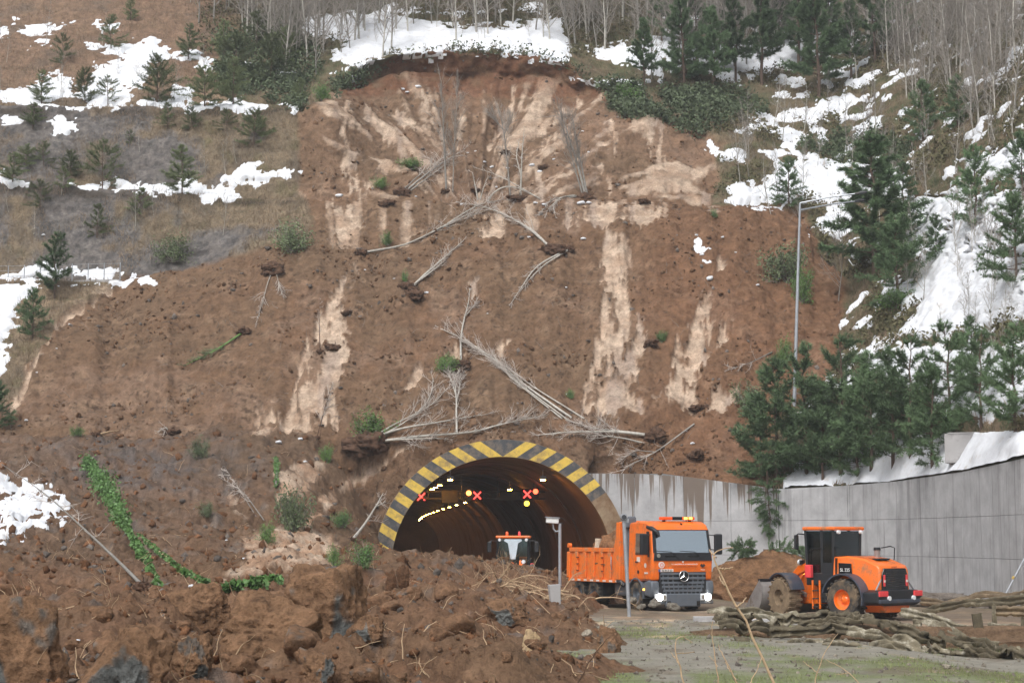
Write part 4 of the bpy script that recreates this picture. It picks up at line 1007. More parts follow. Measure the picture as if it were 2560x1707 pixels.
# chassis and wheels
MB().bb(-.45, .45, .4, 7.0, .55, .92).build('chassis', M['black'], tr)
MB().bb(-1.1, -.5, 2.3, 3.5, .45, .95).build('fuel_tank', M['grey_plastic'], tr, bevel=.08)
MB().bb(.5, 1.1, 2.3, 3.5, .45, .95).build('battery_box', M['black'], tr, bevel=.05)
for y in (1.38, 5.0, 6.35):
    for sx in (-1, 1): wheel(tr, (sx * 1.03, y, .5), .5, .36 if y < 2 else .5, M['tyre'], M['grey_plastic'], sx, lugs=22)
    MB().cyl((-.95, y, .5), (.95, y, .5), .09, .09, 10).build('axle', M['black'], tr)
for sx in (-1, 1): MB().bb(sx * .78, sx * 1.24, 4.22, 4.26, .3, .95).build('mud_flap', M['black'], tr)
# tipping bed
bed = MB().bb(-1.18, 1.18, 2.55, 7.25, .98, 1.06).build('bed_floor', M['orange_dusty'], tr)
def tilt(y, z): return z
for sx in (-1, 1):
    x0, x1 = sx * 1.17, sx * 1.25
    MB().prism([(2.50, .95), (2.50, 3.18), (2.72, 3.18), (3.22, 2.22), (7.20, 2.22), (7.28, .95)], x0, x1, 'x').build('bed_side', M['orange_dusty'], tr, bevel=.012)
    MB().bb(sx * 1.25, sx * 1.31, 3.2, 7.24, 2.06, 2.225).build('top_rail', M['orange_dusty'], tr, bevel=.015)
    MB().bb(sx * 1.25, sx * 1.33, 2.52, 7.27, .93, 1.05).build('bottom_rail', M['orange_dusty'], tr, bevel=.015)
    for k in range(6):
        y = 3.35 + .76 * k
        MB().prism([(y + .02, 1.05), (y + .34, 1.05), (y + .30, 2.06), (y - .02, 2.06)], sx * 1.252, sx * 1.315, 'x').build('rib', M['orange_dusty'], tr, bevel=.03)
    MB().prism([(2.52, 1.05), (3.02, 1.05), (2.80, 3.16), (2.52, 3.16)], sx * 1.252, sx * 1.33, 'x').build('corner_post', M['orange_dusty'], tr, bevel=.02)
    for k in range(8): MB().bb(sx * 1.331, sx * 1.336, 2.6 + k * .58, 2.88 + k * .58, .955, 1.02).build('reflective_strip', M['white_refl'], tr)
    MB().cyl((sx * 1.2, 7.25, 2.3), (sx * 1.34, 7.25, 2.3), .09, .09, 14).build('tailgate_pin', M['orange_dusty'], tr)
    for k in (1, 4):
        for z in (1.35, 1.6, 1.85): MB().box((sx * 1.33, 3.32 + .76 * k, z), (.03, .18, .03)).build('rung', M['black'], tr)
    MB().tube([(sx * 1.34, 3.25, 1.9), (sx * 1.37, 3.2, 1.6), (sx * 1.34, 3.22, 1.4)], .02, 6).build('handle', M['steel_worn'], tr)
MB().bb(-1.17, 1.17, 2.50, 2.58, .95, 3.20).build('headboard', M['orange_dusty'], tr, bevel=.012)
for x in (-.85, -.3, .3, .85): MB().bb(x - .06, x + .06, 2.43, 2.50, .98, 3.1).build('headboard_rib', M['orange'], tr, bevel=.015)
MB().bb(-1.2, 1.2, 2.40, 2.6, 3.12, 3.22).build('headboard_lip', M['orange'], tr, bevel=.015)
MB().bb(-1.17, 1.17, 7.2, 7.28, 1.0, 2.2).build('tailgate', M['orange_dusty'], tr, bevel=.012)
MB().tube([(-1.08, 2.40, 2.5), (-1.12, 2.38, 2.28), (-.86, 2.36, 2.3), (-.7, 2.38, 2.2)], .022, 6).build('hose', M['hose'], tr)
MB().tube([(-1.26, 2.8, 1.0), (-1.3, 2.5, .96), (-1.2, 2.4, .85)], .09, 10).build('hinge_cover', M['black'], tr)

# soil heap in the bed and a stump on it
def lump(name, c, size, m, seed, parent=None, sub=4, amp=.28, boxy=.0, rot=0.0, fine=.06, cols=None, flat=0.0):
    bm = bmesh.new(); bmesh.ops.create_icosphere(bm, subdivisions=sub, radius=1.0)
    V = np.array([v.co[:] for v in bm.verts])
    if boxy:
        k = np.max(np.abs(V), axis=1, keepdims=True); V = V * (1 - boxy) + boxy * V / k * .85
    n1 = fbm(V[:, 0] * 1.3 + seed, V[:, 1] * 1.3, V[:, 2] * 1.3, 3, seed); n2 = billow(V[:, 0] * 3.3 + seed, V[:, 1] * 3.3, V[:, 2] * 3.3, 3, seed + 5)
    V = V * (1 + amp * n1 + fine * n2)[:, None]
    if flat: V[:, 2] = np.where(V[:, 2] < -flat, -flat + (V[:, 2] + flat) * .2, V[:, 2])
    V = V * np.array(size)
    Fq = np.array([[v.index for v in f.verts] for f in bm.faces]); bm.free()
    Cc = None
    if cols is not None: Cc = cols(V, n1, n2)
    me = np_mesh(name, V, Fq, True, Cc)
    o = link(name, me, m, parent); o.location = c; o.rotation_euler = (0, 0, rot)
    return o
def soil_cols(base=lin(122, 90, 66), alt=lin(150, 108, 76), rockc=None, rock_t=.2, seed=0, rdir=None):
    def f(V, n1, n2):
        n = len(V); c_ = np.ones((n, 3)) * base
        t = np.clip(.5 + n2 * .6, 0, 1)[:, None]; c_ = c_ * (1 - t) + alt * t
        d = sstep(.4, .9, fbm(V[:, 0] * 4 + seed, V[:, 1] * 4, V[:, 2] * 4, 3, 9))[:, None]; c_ = c_ * (1 - .6 * d) + lin(70, 52, 40) * .6 * d
        if rockc is not None:
            q = fbm(V[:, 0] * 1.1 + seed, V[:, 1] * 1.1, V[:, 2] * 1.1, 3, seed + 3)
            if rdir is not None: q = q * .5 + (V / np.abs(V).max(0)) @ np.array(rdir)
            r_ = sstep(rock_t, rock_t + .12, q)[:, None]; c_ = c_ * (1 - r_) + np.asarray(rockc) * (.8 + .4 * t) * r_
        return c_
    return f
tmx = Matrix.Translation(tr.location) @ Matrix.Rotation(YAW, 4, 'Z')
o = lump('soil_load', tmx @ Vector((0, 4.2, 2.0)), (1.1, 1.9, .75), M['debris'], 3, sub=5, amp=.3, fine=.12, rot=YAW, cols=soil_cols()); tag(o, 'heap of brown soil loaded in the truck bed', 'soil load')
MB_ = MB(); 
o = MB().tube([(0, 0, -.05), (.02, 0, .2), (.03, 0, .42)], [.14, .12, .13], 9).build('tree_stump', mat('pale_wood', lin(190, 176, 158), .85, var=.3, scale=8)); o.location = tmx @ Vector((-1.0, 5.2, 2.15)); tag(o, 'pale cut stump standing on the edge of the truck bed', 'stump')

# ---------------------------------------------------------------- wheel loader (facing -y, hitch at the origin)
def make_loader(name, label, loc, rz, artic, beacons):
    L = empty(name, loc, rz, label, 'wheel loader')
    OR, BK = M['orange'], M['black']
    # rear frame
    hood = [(.72, 1.15), (.72, 2.18), (1.35, 2.22), (2.1, 2.12), (2.72, 1.90), (2.80, 1.74), (2.80, .95), (1.9, .95)]
    hd_ = MB(); n = len(hood); vs = []
    for x in (-1, 1):
        for (y, z) in hood: vs.append((x * (.86 - .12 * max(0, (z - 1.3))), y, z))
    hood_o = hd_.add(vs, [tuple(range(n))[::-1], tuple(range(n, 2 * n))] + [(i, (i + 1) % n, n + (i + 1) % n, n + i) for i in range(n)]).build('hood', OR, L, bevel=.06, smooth=50)
    for sx in (-1, 1):
        MB().prism([(1.05, 1.52), (1.03, 1.98), (1.58, 1.96), (1.62, 1.54)], sx * .80, sx * .862, 'x').build('side_vent', M['black_gloss'], hood_o, bevel=.02)
        text('SL 225', .16, (sx * .866, 1.33, 1.68), (math.pi / 2, 0, sx * math.pi / 2), M['white_text'], hood_o)
        MB().box((sx * .848, 2.02, 1.16), (.04, .1, .1)).build('latch', BK, hood_o, bevel=.01)
        MB().prism([(.90, 1.0), (.90, 2.15), (.925, 2.15), (.925, 1.0)], sx * .75, sx * .874, 'x').build('panel_gap', M['black_gloss'], hood_o)
    gr = MB().prism([(-.72, .92), (-.72, 1.55), (-.60, 1.80), (.60, 1.80), (.72, 1.55), (.72, .92)], 2.76, 2.84, 'y').build('rear_grille', M['black_gloss'], L, bevel=.02)
    for k in range(11): MB().bb(-.52, .52, 2.84, 2.85, .98 + .072 * k, 1.01 + .072 * k).build('grille_slat', BK, gr)
    text('DOOSAN', .07, (0, 2.80, 1.82), (math.pi / 2, 0, math.pi), M['brown_text'], hood_o)
    for sx in (-1, 1):
        tl = MB().bb(sx * .57, sx * .67, 2.84, 2.87, 1.18, 1.58).build('tail_light', M['red_refl'], L, bevel=.015)
        MB().bb(sx * .572, sx * .668, 2.868, 2.875, 1.32, 1.40).build('reversing_lens', M['white_refl'], tl)
    cw = MB().prism([(-1.22, .62), (-1.22, .98), (-.95, 1.06), (.95, 1.06), (1.22, .98), (1.22, .62), (.8, .52), (-.8, .52)], 2.36, 3.06, 'y').build('counterweight', BK, L, bevel=.05)
    MB().bb(-1.2, 1.2, 3.0, 3.12, .60, .74).build('bumper_lip', M['fender'], L, bevel=.03)
    for sx in (-1, 1):
        MB().bb(sx * .72, sx * 1.2, 3.03, 3.10, .84, 1.03).build('reflector_plate', M['red_refl'], L, bevel=.02)
        MB().cyl((sx * .68, 3.05, .78), (sx * .68, 3.13, .78), .085, .08, 18).build('work_lamp', M['clear_lens'], L)
        MB().tube([(sx * .72, 2.78, 1.42), (sx * 1.05, 2.82, 1.05)], .03, 6).build('stay', M['galv'], L)
    MB().prism([(-.85, .56), (-.6, .28), (.6, .28), (.85, .56)], 2.0, 2.85, 'y').build('belly', OR, L, bevel=.03)
    MB().bb(-.5, .5, -.2, 2.3, .55, 1.3).build('rear_frame', BK, L, bevel=.03)
    # cab
    cabf = MB().bb(-.78, .78, -.52, .72, 1.18, 1.62).build('cab_base', BK, L, bevel=.04)
    rf = MB().bb(-.86, .86, -.62, .86, 3.12, 3.25).build('cab_roof', OR, L, bevel=.05)
    for sx in (-1, 1):
        for (y0, y1, ww) in ((-.48, -.55, .09), (.20, .20, .10), (.70, .74, .09)):
            MB().tube([(sx * .74, y0, 1.6), (sx * .76, y1, 3.13)], ww * .62, 4).build('cab_pillar', BK, L)
        MB().prism([(-.46, 1.62), (-.50, 3.10), (.16, 3.10), (.18, 1.62)], sx * .735, sx * .75, 'x').build('door_glass', M['glass'], L)
        MB().prism([(.22, 1.95), (.24, 3.10), (.68, 3.10), (.66, 1.95)], sx * .735, sx * .75, 'x').build('side_glass', M['glass'], L)
        MB().bb(sx * .70, sx * .78, .20, .70, 1.6, 1.98).build('side_panel', BK, L)
        MB().tube([(sx * .79, .25, 2.45), (sx * .83, .25, 2.48), (sx * .83, -.2, 2.48), (sx * .83, -.34, 2.35), (sx * .83, -.38, 1.5)], .018, 6).build('handrail', M['black_gloss'], L)
        ma = MB().tube([(sx * .78, -.55, 2.98), (sx * 1.06, -.62, 3.0), (sx * 1.14, -.62, 2.95)], .025, 6).build('mirror_arm', BK, L)
        MB().box((sx * 1.16, -.62, 2.70), (.2, .08, .52)).build('mirror', BK, ma, bevel=.03)
        MB().cyl((sx * .62, .83, 3.06), (sx * .62, .92, 3.06), .07, .065, 14).build('work_lamp', M['clear_lens'], L)
        MB().cyl((sx * .66, -.6, 3.04), (sx * .66, -.68, 3.04), .08, .07, 14).build('work_lamp', M['clear_lens'], L)
    MB().prism([(-.70, 1.66), (-.72, 3.08), (.72, 3.08), (.70, 1.66)], -.545, -.53, 'y').build('windshield', M['glass'], L)
    MB().prism([(-.70, 2.2), (-.72, 3.08), (.72, 3.08), (.70, 2.2)], .70, .715, 'y').build('rear_glass', M['glass'], L)
    MB().bb(-.28, .28, -.02, .42, 1.62, 2.02).build('seat', M['seat'], L, bevel=.06); MB().bb(-.26, .26, .36, .50, 1.98, 2.72).build('seat_back', M['seat'], L, bevel=.06)
    MB().bb(-.12, .12, -.48, -.36, 1.6, 2.2).build('steering_column', M['seat'], L, bevel=.03)
    MB().lathe([(-.0 + .02 * math.cos(a), .19 + .02 * math.sin(a)) for a in [k * math.pi / 3 for k in range(6)]], 20, 'z', (0, -.32, 2.22)).build('steering_wheel', M['seat'], L)
    MB().tube([(-.45, 1.72, 2.16), (-.45, 1.72, 2.42)], [.09, .11], 12).build('exhaust', M['steel_worn'], L); MB().cyl((-.45, 1.72, 2.42), (-.45, 1.72, 2.52), .13, .12, 14).build('exhaust_cap', BK, L)
    MB().tube([(-.72, 2.25, 2.08), (-.72, 2.28, 2.50), (-.72, 2.1, 2.56), (-.72, 1.7, 2.50)], .02, 6).build('hood_rail', BK, L)
    MB().bb(-.35, .35, 1.95, 2.35, 2.08, 2.14).build('hood_grille', BK, hood_o)
    rr = .71
    for sx in (-1, 1):
        wheel(L, (sx * 1.0, 1.5, rr), rr, .56, M['tyre'], OR, sx, lugs=20, rim_r=.50)
        arc_fender(1.5, rr, .86, math.radians(-12), math.radians(165), sx * .72, sx * 1.30, .05, 18).build('rear_fender', M['fender'], L, smooth=40)
    MB().bb(-.95, .95, 1.42, 1.58, .6, .8).build('axle', BK, L)
    # steps on the side
    for sx in (-1, 1):
        for k in range(3): MB().bb(sx * .92, sx * 1.22, .12, .40, .42 + .28 * k, .46 + .28 * k).build('step', BK, L, bevel=.01)
        for y in (.10, .42): MB().bb(sx * 1.12, sx * 1.18, y - .03, y + .03, .36, 1.36).build('step_rail', OR, L, bevel=.01)
    MB().bb(-1.0, -.84, -.40, -.12, 1.44, 1.9).build('fuel_can', M['red_refl'], L, bevel=.03)
    MB().bb(.84, 1.0, -.40, -.12, 1.44, 1.9).build('fuel_can', M['red_refl'], L, bevel=.03)
    # front frame, swung about the hitch
    Rm = Matrix.Rotation(artic, 4, 'Z')
    def fr(mb):
        mb.v = [tuple(Rm @ Vector(p)) for p in mb.v]; return mb
    fr(MB().bb(-.45, .45, -2.0, -.25, .5, 1.15)).build('front_frame', OR, L, bevel=.03)
    for sx in (-1, 1):
        fr(MB().prism([(-.35, .9), (-.30, 1.95), (-.62, 2.06), (-1.05, 1.62), (-1.5, 1.1), (-1.5, .8)], sx * .36, sx * .46, 'x')).build('tower_plate', OR, L, bevel=.02)
        fr(MB().prism([(-.42, 1.76), (-.45, 2.0), (-1.2, 1.85), (-2.05, 1.25), (-2.75, .62), (-2.72, .40), (-2.5, .42), (-1.95, .95), (-1.2, 1.52)], sx * .50, sx * .64, 'x')).build('lift_arm', OR, L, bevel=.03)
        fr(MB().tube([(sx * .48, -.9, .8), (sx * .48, -1.7, 1.05)], .075, 10)).build('lift_cylinder', M['steel_worn'], L, smooth=40)
        w_ = wheel(L, (0, 0, 0), rr, .56, M['tyre_mud'], M['tyre_mud'] if not beacons else OR, sx, lugs=20, rim_r=.42)
        w_.location = Rm @ Vector((sx * 1.0, -1.5, rr)); w_.rotation_euler = (0, 0, artic)
        fr(arc_fender(-1.5, rr, .84, math.radians(20), math.radians(130), sx * .70, sx * 1.30, .05, 14)).build('front_fender', M['fender'], L, smooth=40)
        fr(MB().cyl((sx * .62, -1.0, 1.98), (sx * .62, -1.1, 1.98), .1, .1, 14)).build('headlight', M['clear_lens'], L)
        fr(MB().bb(sx * .55, sx * .7, -1.0, -.85, 1.9, 2.06)).build('lamp_box', BK, L, bevel=.01)
    fr(MB().tube([(0, -.55, 1.85), (0, -1.5, 1.72)], .11, 10)).build('tilt_cylinder', OR, L, smooth=40)
    fr(MB().prism([(-1.45, 1.85), (-1.6, 1.95), (-2.1, 1.2), (-2.6, .9), (-2.5, .75), (-1.95, 1.0)], -.1, .1, 'x')).build('bell_crank', OR, L, bevel=.02)
    fr(MB().tube([(.2, -.5, 1.9), (.3, -.9, 1.9), (.42, -1.1, 1.5), (.3, -1.4, 1.35)], .025, 6)).build('hose', M['hose'], L); fr(MB().tube([(-.2, -.5, 1.9), (-.3, -.9, 1.9), (-.42, -1.1, 1.5), (-.3, -1.4, 1.35)], .025, 6)).build('hose', M['hose'], L)
    fr(MB().bb(-.95, .95, -1.58, -1.42, .6, .8)).build('axle', BK, L)
    # bucket: curved shell between two side plates
    bprof = [(-2.62, 1.32), (-2.50, 1.12), (-2.46, .80), (-2.52, .48), (-2.72, .22), (-3.05, .10), (-3.75, .06)]
    bk = MB(); ins = [(y - .05 if i < 4 else y, z + (.05 if i > 3 else 0)) for i, (y, z) in enumerate(bprof)]
    bk_o = fr(bk.prism(bprof + ins[::-1], -1.36, 1.36, 'x')).build('bucket', M['steel_worn'], L, smooth=40)
    for sx in (-1, 1):
        fr(MB().prism(bprof + [(-3.75, .14), (-3.2, .75)], sx * 1.33, sx * 1.385, 'x')).build('bucket_side', M['steel_worn'], bk_o)
    fr(MB().bb(-1.38, 1.38, -2.72, -2.56, 1.27, 1.36)).build('bucket_top_edge', M['black'], bk_o)
    fr(MB().bb(-1.38, 1.38, -3.9, -3.7, .03, .09)).build('cutting_edge', M['steel_worn'], bk_o)
    for k in range(8):
        x = -1.28 + 2.56 * k / 7; fr(MB().box((x, -3.98, .06), (.1, .28, .06), taper=(.8, .6))).build('bucket_tooth', M['steel_worn'], bk_o)
    if beacons:
        for x, m in ((-.33, 'orange_lens'), (.28, 'red_refl')):
            MB().lathe([(3.25, .0), (3.25, .075), (3.42, .065), (3.47, .0)], 16, 'z', (x, .1, 0), False).build('beacon', M[m], L, smooth=50)
        MB().prism([(-.45, 3.0), (-.40, 3.08), (.40, 3.08), (.45, 3.0), (.25, 2.88), (.12, 2.1), (-.12, 2.1), (-.25, 2.88)], -.60, -.59, 'y').build('sun_screen', mat('pale_screen', lin(190, 204, 214), .5, var=.12, scale=3), L)
        MB().tube([(-.5, -.56, 1.7), (.1, -.57, 2.05)], .012, 5).build('wiper', BK, L)
    return L
LD = 67.3; q = pt(2118, 1546, LD)          # the rear left tyre's contact point
phi = math.radians(221)
Rl = Matrix.Rotation(phi, 3, 'Z'); off = Rl @ Vector((1.0, 1.5, 0))
lx, ly = q[0] - off.x, q[1] - off.y
make_loader('wheel_loader', 'orange and black wheel loader parked by the curved concrete wall', (lx, ly, drop(lx, ly) - .02), phi, math.radians(-16), False)
q = pt(1284, 1350, 95.0)
make_loader('wheel_loader', 'orange wheel loader with two roof beacons working in the tunnel mouth', (q[0], 95.0, -.52), math.radians(-3), math.radians(-4), True)
# ================================================================== VEGETATION
class TB:
    """numpy tube / triangle collector"""
    def __init__(s): s.V = []; s.Q = []; s.T = []; s.n = 0
    def tube(s, P, R, k=4):
        P = np.asarray(P, float); R = np.broadcast_to(np.asarray(R, float), (len(P),)); m = len(P)
        t = np.gradient(P, axis=0); t /= np.maximum(np.linalg.norm(t, axis=1, keepdims=True), 1e-9)
        ref = np.array([.3, .2, 1.0]) if abs(t[:, 2]).mean() < .85 else np.array([1.0, .3, 0])
        a = np.cross(t, ref); a /= np.maximum(np.linalg.norm(a, axis=1, keepdims=True), 1e-9); b = np.cross(t, a)
        w = 2 * np.pi * np.arange(k) / k
        V = P[:, None] + R[:, None, None] * (a[:, None] * np.cos(w)[None, :, None] + b[:, None] * np.sin(w)[None, :, None])
        s.V.append(V.reshape(-1, 3))
        i = np.arange(m - 1)[:, None] * k + np.arange(k)[None]; j = np.arange(m - 1)[:, None] * k + (np.arange(k) + 1) % k
        s.Q.append(np.stack([i, j, j + k, i + k], -1).reshape(-1, 4) + s.n); s.n += m * k
    def tris(s, V):
        """V (n,3,3)"""
        n = len(V); s.V.append(V.reshape(-1, 3)); s.T.append(np.arange(n * 3).reshape(-1, 3) + s.n); s.n += n * 3
    def mesh(s, name, smooth=False):
        V = np.concatenate(s.V); me = bpy.data.meshes.new(name)
        Q = np.concatenate(s.Q) if s.Q else np.zeros((0, 4), int); T = np.concatenate(s.T) if s.T else np.zeros((0, 3), int)
        me.vertices.add(len(V)); me.vertices.foreach_set('co', V.astype(np.float32).ravel())
        idx = np.concatenate([Q.ravel(), T.ravel()]).astype(np.int32); me.loops.add(len(idx)); me.loops.foreach_set('vertex_index', idx)
        st = np.concatenate([np.arange(len(Q)) * 4, len(Q) * 4 + np.arange(len(T)) * 3]).astype(np.int32)
        me.polygons.add(len(st)); me.polygons.foreach_set('loop_start', st)
        try: me.polygons.foreach_set('loop_total', np.concatenate([np.full(len(Q), 4), np.full(len(T), 3)]).astype(np.int32))
        except Exception: pass
        if smooth: me.polygons.foreach_set('use_smooth', np.ones(len(st), bool))
        me.update(calc_edges=True); return me
def unit(v): return v / np.maximum(np.linalg.norm(v, axis=-1, keepdims=True), 1e-9)
def rand_dir(r, n): return unit(r.normal(size=(n, 3)))
def curve(p, d, L, n, r, up=.0, wob=.1):
    pts = [np.array(p, float)]; d = unit(np.array(d, float))
    for i in range(n):
        d = unit(d + r.normal(size=3) * wob + np.array([0, 0, up])); pts.append(pts[-1] + d * L / n)
    return np.array(pts)
def spray(tb, pts, r, n, L, rad, spread=.7, sub=3, up=.05, t0=.3, k=3, subL=.4):
    """side shoots with their own twigs along a stem"""
    m = len(pts)
    for i in range(n):
        t = t0 + (1 - t0) * (i + r.random()) / n; f = t * (m - 1); a = int(min(f, m - 2)); p = pts[a] + (pts[a + 1] - pts[a]) * (f - a)
        d = unit(pts[a + 1] - pts[a]); dd = unit(d + r.normal(size=3) * spread)
        l = L * (1.15 - .6 * t) * r.uniform(.6, 1.2)
        c = curve(p, dd, l, 4, r, up, .12); tb.tube(c, np.linspace(rad, rad * .35, 5), k)
        for q in range(sub):
            u = r.uniform(.25, .95) * 4; b = int(min(u, 3)); pp = c[b] + (c[b + 1] - c[b]) * (u - b)
            d2 = unit(unit(c[b + 1] - c[b]) + r.normal(size=3) * .6)
            c2 = curve(pp, d2, l * subL * r.uniform(.6, 1.2), 2, r, up, .12); tb.tube(c2, [rad * .5, rad * .38, rad * .22], 3)
def bare_proto(seed, H, r0, nb, lean=.03, low=.14):
    r = np.random.default_rng(seed)
    n = 10; pts = [np.array([0, 0, -.4])]; d = np.array([r.normal() * lean, r.normal() * lean, 1.0])
    for i in range(n):
        d = unit(d + np.array([r.normal() * .035, r.normal() * .035, .05])); pts.append(pts[-1] + d * (H + .4) / n)
    pts = np.array(pts); tr_ = TB(); tr_.tube(pts, r0 * .72 * np.linspace(1, .12, n + 1) ** .9, 6)
    cr = TB()
    for i in range(nb):
        t = low + (1 - low) * ((i + r.random()) / nb); f = t * n; a = int(min(f, n - 1)); p = pts[a] + (pts[a + 1] - pts[a]) * (f - a)
        az = r.uniform(0, 2 * np.pi); el = np.radians(r.uniform(28, 62))
        dd = np.array([np.cos(az) * np.cos(el), np.sin(az) * np.cos(el), np.sin(el)])
        L = H * r.uniform(.13, .26) * (1.15 - .75 * t) * (1.5 if t < .5 else 1.1); rr = r0 * .34 * (1.1 - .7 * t)
        c = curve(p, dd, L, 5, r, .09, .1); cr.tube(c, np.linspace(rr, .009, 6), 4)
        spray(cr, c, r, 6, L * .55, .011, .55, 4, .06, .2)
    return tr_.mesh('trunk', True), cr.mesh('crown')
def tufts(tb, P, Dv, r, per=9, L=.17, w=.02):
    n = len(P); P = np.repeat(P, per, 0); Dv = np.repeat(Dv, per, 0)
    d = unit(Dv * .9 + rand_dir(r, n * per) * .85); s = unit(np.cross(d, rand_dir(r, n * per))) * w * .5
    ln = (L * r.uniform(.65, 1.15, n * per))[:, None]
    tb.tris(np.stack([P - s, P + s, P + d * ln], 1))
def pine_proto(seed, H, width=.34, low=.1, gap=.36, per=9, openness=.0, tl=.21, tw=.032):
    r = np.random.default_rng(seed)
    n = 8; pts = np.array([[0, 0, -.4]] + [[r.normal() * .02 * H * i / n, r.normal() * .02 * H * i / n, H * i / n] for i in range(1, n + 1)])
    tr_ = TB(); tr_.tube(pts, H * .017 * np.linspace(1, .15, n + 1), 6); cr = TB(); PP, DD = [], []
    z = low * H
    while z < H * .985:
        t = z / H
        for b in range(r.integers(4, 7)):
            if r.random() < openness: continue
            az = r.uniform(0, 2 * np.pi); el = np.radians(-8 + 50 * t + r.normal() * 8)
            L = max(.18, H * width * (1 - t) ** .6 * r.uniform(.55, 1.15) * (1 if t > .2 else .6 + 2 * t))
            p0 = np.array([np.interp(z, pts[:, 2], pts[:, 0]), np.interp(z, pts[:, 2], pts[:, 1]), z + r.normal() * .05])
            dd = np.array([np.cos(az) * np.cos(el), np.sin(az) * np.cos(el), np.sin(el)])
            c = curve(p0, dd, L, 4, r, .07, .07); cr.tube(c, np.linspace(.02 * H / 5, .006, 5), 3)
            m = max(3, int(L / .09))
            for q in range(m):
                u = (.25 + .75 * (q + r.random()) / m) * 4; a = int(min(u, 3)); pp = c[a] + (c[a + 1] - c[a]) * (u - a); d0 = unit(c[a + 1] - c[a])
                sd = unit(d0 + r.normal(size=3) * .55 + np.array([0, 0, .15])); sl = r.uniform(.08, .3) * (.5 + .5 * L)
                PP.append(pp); DD.append(d0); PP.append(pp + sd * sl * .5); DD.append(sd); PP.append(pp + sd * sl); DD.append(sd)
        z += gap * r.uniform(.75, 1.25) * (H / 5) ** .3
    PP.append(pts[-1]); DD.append(np.array([0, 0, 1.0]))
    nm = TB(); tufts(nm, np.array(PP), np.array(DD), r, per, tl, tw)
    return tr_.mesh('trunk', True), cr.mesh('branches'), nm.mesh('needles')
def shrub_proto(seed, n=2600, leaf=.075, stems=26, flat=.75):
    r = np.random.default_rng(seed); st = TB(); tips = []
    for i in range(stems):
        az = r.uniform(0, 2 * np.pi); el = np.radians(r.uniform(15, 88)); d = np.array([np.cos(az) * np.cos(el), np.sin(az) * np.cos(el), np.sin(el)])
        c = curve([r.normal() * .05, r.normal() * .05, -.05], d, r.uniform(.6, 1.05), 5, r, .06, .14); st.tube(c, np.linspace(.014, .004, 6), 3); tips.append(c[2:])
        for q in range(4):
            c2 = curve(c[r.integers(1, 5)], unit(d + r.normal(size=3) * .7), r.uniform(.2, .5), 3, r, .05, .15); st.tube(c2, np.linspace(.006, .003, 4), 3); tips.append(c2[1:])
    tips = np.concatenate(tips); P = tips[r.integers(0, len(tips), n)] + r.normal(size=(n, 3)) * .07
    d = rand_dir(r, n); d[:, 2] = d[:, 2] * .6 + .2; d = unit(d); s = unit(np.cross(d, rand_dir(r, n))); ln = leaf * r.uniform(.6, 1.3, n)[:, None]
    lf = TB(); lf.tris(np.concatenate([np.stack([P, P + d * ln * .5 + s * ln * .3, P + d * ln], 1), np.stack([P, P + d * ln, P + d * ln * .5 - s * ln * .3], 1)]))
    return st.mesh('stems'), lf.mesh('leaves')
BARE = [bare_proto(100 + i, H, r0, nb) for i, (H, r0, nb) in enumerate([(10, .12, 32), (9, .09, 28), (11, .13, 34), (8, .07, 26), (10, .09, 40), (9.5, .11, 24)])]
SAPL = [bare_proto(140 + i, 5, .05, 14, .06, .25) for i in range(3)]
PINE = [pine_proto(200 + i, 5, w, lo, .34, 9, op) for i, (w, lo, op) in enumerate([(.48, .05, .0), (.42, .08, .08), (.52, .06, .05), (.40, .14, .2), (.45, .10, .12)])]
SCRAG = [pine_proto(290 + i, 5, w, lo, .30, 8, op, .22, .032) for i, (w, lo, op) in enumerate([(.62, .04, .3), (.5, .12, .4), (.7, .06, .42), (.44, .02, .25)])]
TALL = [pine_proto(230 + i, 10, w, lo, .42, 12, op, .34, .055) for i, (w, lo, op) in enumerate([(.30, .24, .05), (.33, .18, .08), (.27, .28, .1)])]
SHRUB = [shrub_proto(260 + i) for i in range(3)]
def place(kind, protos, i, mats, names, base, scale, rz, label, cat, group, tilt=(0, 0), zs=None):
    o = empty(kind, base, rz, label, cat, group); o.rotation_euler = (tilt[0], tilt[1], rz)
    o.scale = (scale, scale, scale if zs is None else zs)
    for me, m, nm in zip(protos[i], mats, names):
        if not me.materials: me.materials.append(m)
        c_ = bpy.data.objects.new(nm, me); COL.objects.link(c_); c_.parent = o
        if nm != 'trunk': c_['kind'] = 'stuff'
    return o
def bare_at(dx, dy, hpx, label, group, i=None, sap=False, tilt=(0, 0)):
    p = hitP(dx * K, dy * K); s_ = F / p.y; H = hpx * K / s_
    protos = SAPL if sap else BARE; i = random.randrange(len(protos)) if i is None else i % len(protos)
    h0 = 5.0 if sap else (10, 9, 11, 8, 10, 9.5)[i]
    return place('bare_tree' if not sap else 'bare_sapling', protos, i, (M['bark_grey'] if random.random() < .55 else M['bark_pale'], M['twig']), ('trunk', 'crown'), p, H / h0, random.uniform(0, 6.3), label, 'tree', group, tilt)
def pine_at(dx, dy, hpx, label, group, i=None, tall=False, tilt=(0, 0), wide=1.0, scrag=False):
    p = hitP(dx * K, dy * K); s_ = F / p.y; H = hpx * K / s_
    protos = TALL if tall else SCRAG if scrag else PINE; i = random.randrange(len(protos)) if i is None else i % len(protos); h0 = 10.0 if tall else 5.0
    o = place('pine_tree', protos, i, (M['bark_pine'], M['bark_pine'], M['needle_left'] if scrag else M['needle']), ('trunk', 'branches', 'crown'), p, H / h0, random.uniform(0, 6.3), label, 'pine', group, tilt)
    if wide != 1.0: o.scale = (o.scale[0] * wide, o.scale[1] * wide, o.scale[2])
    return o
